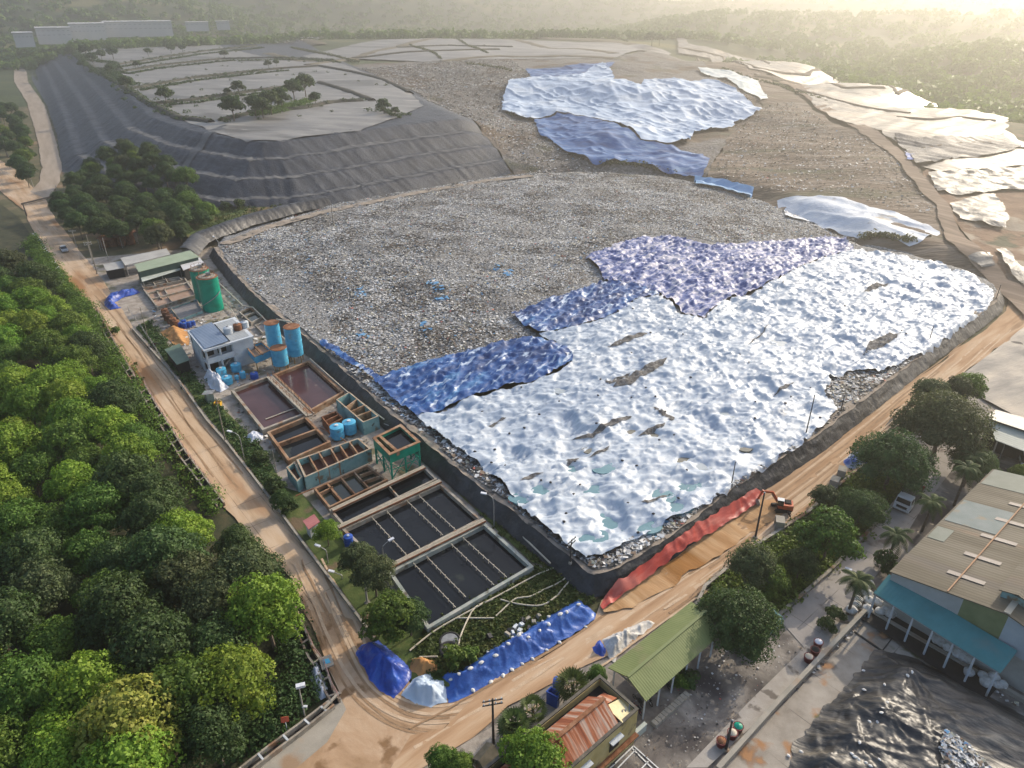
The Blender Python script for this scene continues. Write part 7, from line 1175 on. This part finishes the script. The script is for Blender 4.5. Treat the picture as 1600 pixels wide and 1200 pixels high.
mk('undercarriage', m_dark, lambda m: m.box((0, 0, 0.55), (1.4, 1.3, 0.4))); mk('house', m_or, lambda m: (m.box((-0.45, 0, 1.15), (2.3, 2.0, 0.75), taper=0.94), m.box((-1.5, 0, 1.1), (0.5, 1.9, 0.9), taper=0.85)))
cb = mk('cab', m_glass, lambda m: m.box((0.4, 0.6, 1.85), (1.1, 0.8, 1.0), taper=0.9)); mk('cab_roof', m_wpaint, lambda m: m.box((0.4, 0.6, 2.4), (1.1, 0.85, 0.1)))
mk('engine_cover', m_dark, lambda m: m.box((-0.9, -0.2, 1.6), (1.1, 1.2, 0.2), taper=0.8)); mk('boom', m_or, lambda m: (m.bar((0.7, -0.2, 1.3), (1.9, -0.2, 3.1), 0.28, 0.42), m.bar((1.85, -0.2, 3.05), (3.4, -0.2, 2.9), 0.26, 0.36)))
mk('stick', m_or, lambda m: m.bar((3.35, -0.2, 3.15), (3.9, -0.2, 1.2), 0.22, 0.3)); mk('hydraulic_ram', m_steel, lambda m: (m.bar((0.9, -0.2, 1.2), (1.9, -0.2, 2.6), 0.1, 0.1)))
mk('bucket', m_steel, lambda m: m.add([(a_, -0.2 + o * 0.45, b_) for o in (-1, 1) for a_, b_ in ((3.9, 1.25), (4.2, 0.7), (3.95, 0.25), (3.4, 0.2), (3.5, 0.7))], [tuple(range(5)), tuple(range(5, 10))[::-1]] + [(i, 5 + i, 5 + (i + 1) % 5, (i + 1) % 5) for i in range(5)]))
dx, dy = W(1190, 792) - np.array([x, y]); t.location = (x, y, 0.16); t.rotation_euler = (0, 0, math.atan2(dy, dx) - up); t.scale = (0.86, 0.86, 0.86)
# precast culvert boxes
for k, (px, py, az) in enumerate(((1313, 746, 0.35), (1302, 762, 0.25), (1216, 826, 0.6))):
    x, y = W(px, py); m = MB(); R_ = [(-0.8, -0.8), (0.8, -0.8), (0.8, 0.8), (-0.8, 0.8)]; r2 = [(-0.62, -0.62), (0.62, -0.62), (0.62, 0.62), (-0.62, 0.62)]; v = []
    for yy in (-0.6, 0.6): v += [(a_, yy, b_ + 0.8) for a_, b_ in R_] + [(a_, yy, b_ + 0.8) for a_, b_ in r2]
    f = []
    for i in range(4): j = (i + 1) % 4; f += [(i, j, 8 + j, 8 + i), (4 + j, 4 + i, 12 + i, 12 + j), (j, i, 4 + i, 4 + j), (8 + i, 8 + j, 12 + j, 12 + i)]
    m.add(v, f); o = m.build('culvert_box', m_greyslab); o.location = (x, y, 0.1); o.rotation_euler = (0, 0, A_RIGHT + az); tag(o, ('hollow concrete culvert box nearest the patchy blue heap', 'hollow concrete culvert box next to the roadside tree', 'single hollow culvert box below the excavator')[k], 'culvert box', 'precast culvert boxes')
# red strip and ochre bank by the clay road
RD = [(937, 945), (944, 932), (1000, 897), (1060, 853), (1120, 810), (1180, 770), (1192, 770), (1180, 788), (1120, 828), (1060, 868), (1000, 912), (942, 950)]
flat('clay_bank', [(940, 953), (1000, 908), (1060, 865), (1120, 824), (1185, 782), (1215, 783), (1228, 800), (1190, 825), (1120, 870), (1050, 915), (985, 950), (945, 962)], 0.17, m_ochre, 1.0, 0.4, bumpy=0.45, bs=1.6)
P = WL(RD, 0.6); o = sheet('red_sheet', P, 0.6, lambda x, y: RZ + 0.3 - RZ * np.clip((-pg_dist(LP, x, y) - 0.5) / 2.2, 0, 1) + 0.3 + 0.3 * (ridged(x / 1.4, y / 1.4, 3) - 0.4), mat('red_striped_tarpaulin', [(0.30, 0.03, 0.022), (0.40, 0.055, 0.04), (0.46, 0.13, 0.10)], 0.8, 0.5, 0.6, 2.5, dirn=A_RIGHT, stretch=5, bdist=0.1, spots=[((0.55, 0.45, 0.42), 1.2, 0.68, 0.05)]), 0.15, 3, 1); tag(o, 'red tarpaulin strip along the foot of the landfill bank', 'tarpaulin')
# ---------------------------------------------------------------- the drain along the left road
def drain(name, label, inner, outer, cross=3.0, rail=True, group='open drains with crossbars', nb=None):
    A_ = WL(inner, 0.7); B_ = WL(outer, 0.7); t = thing(name, label, 'drain', (*A_[0], 0), group)
    for P in (A_, B_):
        mb = MB()
        for a, b in zip(P[:-1], P[1:]): mb.bar((*a, 0.3), (*b, 0.3), 0.22, 0.8)
        mb.build('side_wall', m_conc, t)
    mb = MB()
    for i in range(len(A_) - 1): mb.add([(*A_[i], 0.12), (*A_[i + 1], 0.12), (*B_[i + 1], 0.12), (*B_[i], 0.12)], [(0, 1, 2, 3)])
    mb.build('drain_bed', m_dark, t); L = 0
    for i in range(len(A_) - 1):
        l = np.hypot(*(A_[i + 1] - A_[i])); n = max(1, int(l / cross))
        for k in range(n): f = (k + 0.5) / n; m = MB(); m.bar((*(A_[i] + (A_[i + 1] - A_[i]) * f), 0.66), (*(B_[i] + (B_[i + 1] - B_[i]) * f), 0.66), 0.2, 0.14); m.build('crossbar', m_whitewall if not rail else m_conc, t)
    if rail:
        m = MB()
        for a, b in zip(A_[:-1], A_[1:]):
            for h in (1.1, 1.55): m.bar((*a, h), (*b, h), 0.05, 0.05)
            n = max(1, int(np.hypot(*(b - a)) / 2))
            for k in range(n): q = a + (b - a) * k / n; m.bar((*q, 0.6), (*q, 1.6), 0.07, 0.07)
        m.build('railing', mat('faded_pink_paint', [(0.36, 0.21, 0.18), (0.44, 0.30, 0.26)], 2, 0.7), t)
drain('drain', 'open drain with a faded pink railing along the middle of the left road', [(226, 600), (242, 628), (292, 708), (350, 785)], [(216, 606), (232, 634), (282, 714), (340, 791)])
drain('drain', 'upper open drain of pale slabs beside the left road bend', [(55, 362), (80, 398), (105, 436)], [(50, 364), (74, 401), (99, 440)], 2.2, False)
drain('drain', 'open drain between the wood and the left road below the plant', [(150, 480), (185, 545), (212, 590)], [(143, 483), (178, 548), (205, 594)], 3.0, True)
drain('drain', 'black open drain ending at the junction corner', [(456, 938), (492, 1018), (508, 1040), (520, 1075), (530, 1092)], [(446, 946), (482, 1026), (497, 1046), (508, 1080), (518, 1096)], 4.0)
drain('drain', 'rusty open drain with pale crossbars along the bottom left lane', [(522, 1100), (470, 1142), (430, 1172), (392, 1202), (372, 1218)], [(514, 1094), (462, 1134), (422, 1163), (384, 1192), (364, 1208)], 1.5, False)
t = thing('drain_cover', 'pale concrete slab with a blue smear bridging the black drain', 'slab', (*W(510, 1034), 0)); Q = WL([(498, 1028), (517, 1022), (522, 1038), (503, 1046)], 0.95); mb = MB(); mb.prism(Q, 0.75, 0.95); mb.build('slab', m_greyslab, t); mb = MB(); mb.prism([np.mean(Q, 0) + (q - np.mean(Q, 0)) * np.array([0.55, 0.4]) for q in Q], 0.94, 0.98); mb.build('blue_smear', m_blue, t)
mb = MB(); a, b = W(505, 1108, 1.0), W(530, 1082, 1.0); mb.bar((*a, 1.0), (*b, 1.0), 0.25, 0.2); o = mb.build('concrete_beam', m_greyslab); tag(o, 'pale concrete beam lying across the drain corner', 'beam')
# ---------------------------------------------------------------- poles, lamps, signs
m_pole = mat('weathered_pole', [(0.16, 0.14, 0.115), (0.24, 0.215, 0.18)], 2, 0.85); m_dpole = mat('dark_pole', [(0.04, 0.035, 0.032), (0.07, 0.06, 0.055)], 2, 0.8); m_cpole = mat('pale_concrete_pole', [(0.30, 0.28, 0.25), (0.38, 0.36, 0.32)], 2, 0.85)
def pole(px, top_y, lab, m=m_pole, z0=0.0, r=0.13, arms=0, azim=0.3, group=None, ins=False, name='utility_pole'):
    x, y = W(*px, z0); h = height_for(px, top_y, z0); t = thing(name, lab, 'pole', (x, y, z0), group); mb = MB(); mb.tube([(x, y, z0 - 0.3), (x, y, z0 + h)], r, 8, r2=r * 0.65); mb.build('shaft', m, t)
    for k in range(arms):
        z = z0 + h - 0.25 - 0.55 * k; mb = MB(); mb.bar((x - math.cos(azim), y - math.sin(azim), z), (x + math.cos(azim), y + math.sin(azim), z), 0.1, 0.1); a_ = mb.build('crossarm', m, t)
        for s in (-0.85, -0.3, 0.3, 0.85): mb = MB(); mb.lathe((x + s * math.cos(azim), y + s * math.sin(azim), z + 0.05), [(0.05, 0), (0.08, 0.08), (0.05, 0.2), (0.01, 0.22)], 8); mb.build('insulator', m_whitewall, a_)
    if not arms: mb = MB(); mb.lathe((x, y, z0 + h), [(r * 0.7, 0), (r * 0.9, 0.04), (r * 0.5, 0.12), (0.01, 0.13)], 8); mb.build('cap', m_steel, t)
    mb = MB(); mb.lathe((x, y, z0), [(r * 2.2, -0.1), (r * 2.2, 0.15), (r * 1.1, 0.25)], 10); mb.build('footing', m_conc, t); return t
pole((1180, 840), 770, 'tall dark pole standing in the ochre clay by the excavator', m_dpole, 0.2, 0.16, name='lamp_mast')
pole((1142, 762), 722, 'slim dark pole on the landfill rim above the red strip', m_dpole, RZ, 0.1, group='poles on the landfill rim', name='rim_pole'); pole((1258, 683), 618, 'tallest leaning looking pole on the right landfill rim', m_dpole, RZ, 0.11, group='poles on the landfill rim', name='rim_pole')
pole((1313, 645), 618, 'short pole on the rim beside the bare waste patch', m_dpole, RZ, 0.1, group='poles on the landfill rim', name='rim_pole'); pole((1451, 535), 510, 'pole on the far right landfill rim', m_dpole, RZ, 0.1, group='poles on the landfill rim', name='rim_pole'); pole((1556, 468), 445, 'pole at the rounded right corner of the landfill', m_dpole, RZ, 0.1, group='poles on the landfill rim', name='rim_pole')
pole((891, 880), 843, 'pole with crossarms at the near corner of the landfill', m_dpole, RZ, 0.1, 2, 0.9); pole((521, 350), 318, 'lone pole at the back edge of the fresh waste', m_pole, RZ + 1, 0.12, name='rim_pole')
pole((771, 1164), 1092, 'dark utility pole with insulator arms at the bottom of the clay road', m_dpole, 0, 0.15, 2, 0.2); pole((574, 942), 905, 'pale concrete utility pole with crossarms among the pond trees', m_cpole, 0, 0.17, 2, 0.35)
pole((353, 692), 622, 'tall thin pole beside the left road near the grey green cabinet', m_pole, 0, 0.13); pole((432, 738), 705, 'thin pole beside the left road verge', m_pole, 0, 0.08); pole((152, 428), 368, 'tall pole on the left road in front of the grey sheds', m_pole, 0, 0.13); pole((146, 412), 378, 'pole with crossarms among the grove edge trees', m_cpole, 0, 0.13, 2, 0.5)
pole((120, 386), 360, 'short lamp like pole beside the grey car', m_cpole, 0, 0.11, 1, 0.2); pole((170, 408), 372, 'pale pole behind the low grey shed', m_cpole, 0, 0.11); pole((250, 388), 357, 'pale pole behind the long grey shed', m_cpole, 0, 0.11); pole((93, 312), 290, 'pale pole at the grove corner near the gantry', m_cpole, 0, 0.13); pole((52, 292), 262, 'pole on the clay corner between the two upper roads', m_cpole, 0, 0.14, 1, 0.2); pole((13, 245), 220, 'far pole among the upper left trees', m_cpole, 0, 0.12); pole((232, 530), 480, 'thin pole beside the plant fence', m_pole, 0, 0.09)
pole((1134, 1172), 1126, 'dark leaning looking post beside the red planters', m_dpole, 0, 0.16, name='post')
def lamp(px, top_y, head_px, lab, m=m_steel, z0=0.0, group='street lamps'):
    x, y = W(*px, z0); h = height_for(px, top_y, z0); t = thing('street_lamp', lab, 'street lamp', (x, y, z0), group); hx, hy = W(*head_px, z0 + h + 0.25); mb = MB(); mb.tube([(x, y, z0 - 0.2), (x, y, z0 + h * 0.8), (x + (hx - x) * 0.12, y + (hy - y) * 0.12, z0 + h * 0.93), (x + (hx - x) * 0.45, y + (hy - y) * 0.45, z0 + h), (hx, hy, z0 + h + 0.2)], 0.08, 7, r2=0.045); mb.build('pole', m, t)
    d = np.array([hx - x, hy - y]); L = max(0.1, np.hypot(*d)); d /= L; mb = MB(); mb.bar((hx - d[0] * 0.1, hy - d[1] * 0.1, z0 + h + 0.2), (hx + d[0] * 0.7, hy + d[1] * 0.7, z0 + h + 0.26), 0.34, 0.18); mb.build('lamp_head', m_film, t)
lamp((600, 880), 852, (608, 844), 'grey street lamp arching over the middle black pond'); lamp((513, 880), 858, (499, 853), 'street lamp leaning over the left road by the small lime tree'); lamp((772, 824), 775, (759, 771), 'street lamp on the grass between black pond and bank'); lamp((382, 718), 678, (361, 674), 'street lamp beside the left road at the white sheeted heap'); lamp((535, 905), 898, (521, 893), 'low street lamp head above the left road wall')
lamp((345, 398), 376, (334, 370), 'street lamp at the upper left corner of the landfill', z0=RZ); lamp((1342, 925), 898, (1330, 890), 'street lamp rising through the feather palm by the canopy'); lamp((1562, 716), 694, (1566, 688), 'street lamp below the pale roofed shed')
x, y = W(476, 1118); t = thing('floodlight', 'floodlight post in front of the dark trees above the drain', 'floodlight', (x, y, 0)); h = height_for((476, 1118), 1070); mb = MB(); mb.tube([(x, y, -0.2), (x, y, h)], 0.1, 7, r2=0.07); mb.build('pole', m_cpole, t); mb = MB(); mb.box((x + 0.25, y - 0.1, h), (0.9, 0.45, 0.3), 0.3); mb.build('lamp_head', m_film, t); mb = MB(); mb.box((x + 0.2, y, h * 0.3), (0.5, 0.25, 0.15)); mb.build('bracket', m_whitewall, t)
x, y = W(449, 1142); t = thing('road_sign', 'small orange red sign board on a pale post in the dark weeds', 'sign', (x, y, 0)); mb = MB(); mb.tube([(x, y, 0), (x, y, 1.5)], 0.05, 6); mb.build('post', m_whitewall, t); mb = MB(); mb.box((x, y, 1.75), (0.75, 0.06, 0.55), 0.2, rx=-0.5); mb.build('board', mat('orange_red_paint', [(0.55, 0.10, 0.05)], 1, 0.6), t)
# gantry over the upper left road
a, b = W(42, 338, 0), W(84, 327, 0); t = thing('gantry', 'dark height gantry spanning the upper left road', 'gantry', (*a, 0)); 
for q in (a, b): m = MB(); m.bar((*q, 0), (*q, 4.6), 0.3, 0.3); m.build('post', m_dpole, t)
m = MB(); m.bar((*(a - (b - a) * 0.05), 4.4), (*(b + (b - a) * 0.1), 4.4), 0.35, 0.45); m.bar((*a, 3.8), (*b, 3.8), 0.12, 0.12); m.build('beam', m_dpole, t)
# fence along the hut
P = WL([(200, 480), (235, 530), (262, 572), (290, 610)], 1.2); t = thing('fence', 'thin post and wire fence between left road and plant', 'fence', (*P[0], 0)); m = MB()
for a, b in zip(P[:-1], P[1:]):
    for h in (0.6, 1.2): m.bar((*a, h), (*b, h), 0.05, 0.05)
m.build('wire', m_steel, t)
for a, b in zip(P[:-1], P[1:]):
    for k in range(3): q = a + (b - a) * k / 3; m = MB(); m.bar((*q, -0.1), (*q, 1.4), 0.12, 0.12); m.build('post', m_cpole, t)
# ---------------------------------------------------------------- far white buildings
m_farwall = mat('far_white_wall', [(0.50, 0.51, 0.52), (0.58, 0.58, 0.58)], 0.05, 0.8); m_farwin = mat('far_window', [(0.34, 0.35, 0.36)], 1, 0.5); m_farroof = mat('far_pale_roof', [(0.40, 0.41, 0.42), (0.48, 0.48, 0.48)], 0.05, 0.7)
def far_building(p0, p1, dist, h, dep, lab, nw=8, floors=2):
    """p0, p1: pixel of the two near foot corners, dist: metres away."""
    def fp(p): d = rays([p])[0]; k = dist / math.hypot(d[0], d[1]); return np.array([d[0] * k, d[1] * k]), CH + d[2] * k
    h *= 0.45; (a, za), (b, zb) = fp(p0), fp(p1); z0 = min(za, zb); u = (b - a) / np.hypot(*(b - a)); n_ = np.array([-u[1], u[0]]); n_ = n_ if np.dot(n_, a) > 0 else -n_; Q = [a, b, b + n_ * dep, a + n_ * dep]; t = thing('factory_building', lab, 'building', mid3(Q, z0), 'white factory buildings under the hills')
    mb = MB(); mb.prism(Q, z0 - 8, z0 + h); mb.build('wall', m_farwall, t); mb = MB(); I = inset(Q, -0.8); mb.prism(I, z0 + h, z0 + h + 0.8); mb.build('roof', m_farroof, t)
    L = np.hypot(*(b - a))
    for fl in range(floors):
        for k in range(nw): p = a + u * L * (k + 0.2) / nw; q = a + u * L * (k + 0.75) / nw; zz = z0 + h * (fl + 0.35) / floors; m = MB(); m.prism([p - n_ * 0.15, q - n_ * 0.15, q + n_ * 0.1, p + n_ * 0.1], zz, zz + h * 0.16 / floors); m.build('window', m_farwin, t)
far_building((22, 62), (52, 58), 1050, 14, 40, 'leftmost low white factory block under the dark hills', 5, 1); far_building((58, 58), (112, 54), 1080, 20, 50, 'white factory block with a taller left wing', 7); far_building((110, 52), (165, 47), 1120, 22, 60, 'long pale factory hall at the foot of the hills', 9); far_building((162, 48), (268, 38), 1180, 22, 60, 'longest white factory building behind the plateau', 14); far_building((290, 40), (325, 36), 1300, 9, 40, 'low white roof to the right of the factories', 5, 1); far_building((338, 38), (358, 35), 1300, 8, 30, 'small far white shed right of the factories', 3, 1)
# ---------------------------------------------------------------- haze
hz_ = MB(); hz_.box((0, 400, 210), (7600, 7600, 425)); hob = hz_.build('haze', []); hob['kind'] = 'stuff'
hm = bpy.data.materials.new('haze'); hm.use_nodes = True; ht = hm.node_tree; ht.nodes.remove(ht.nodes['Principled BSDF'])
pv = ht.nodes.new('ShaderNodeVolumePrincipled'); pv.inputs['Color'].default_value = (0.95, 0.92, 0.84, 1); pv.inputs['Density'].default_value = 0.00055; pv.inputs['Anisotropy'].default_value = 0.66
ht.links.new(pv.outputs[0], ht.nodes['Material Output'].inputs['Volume']); hob.data.materials.append(hm)
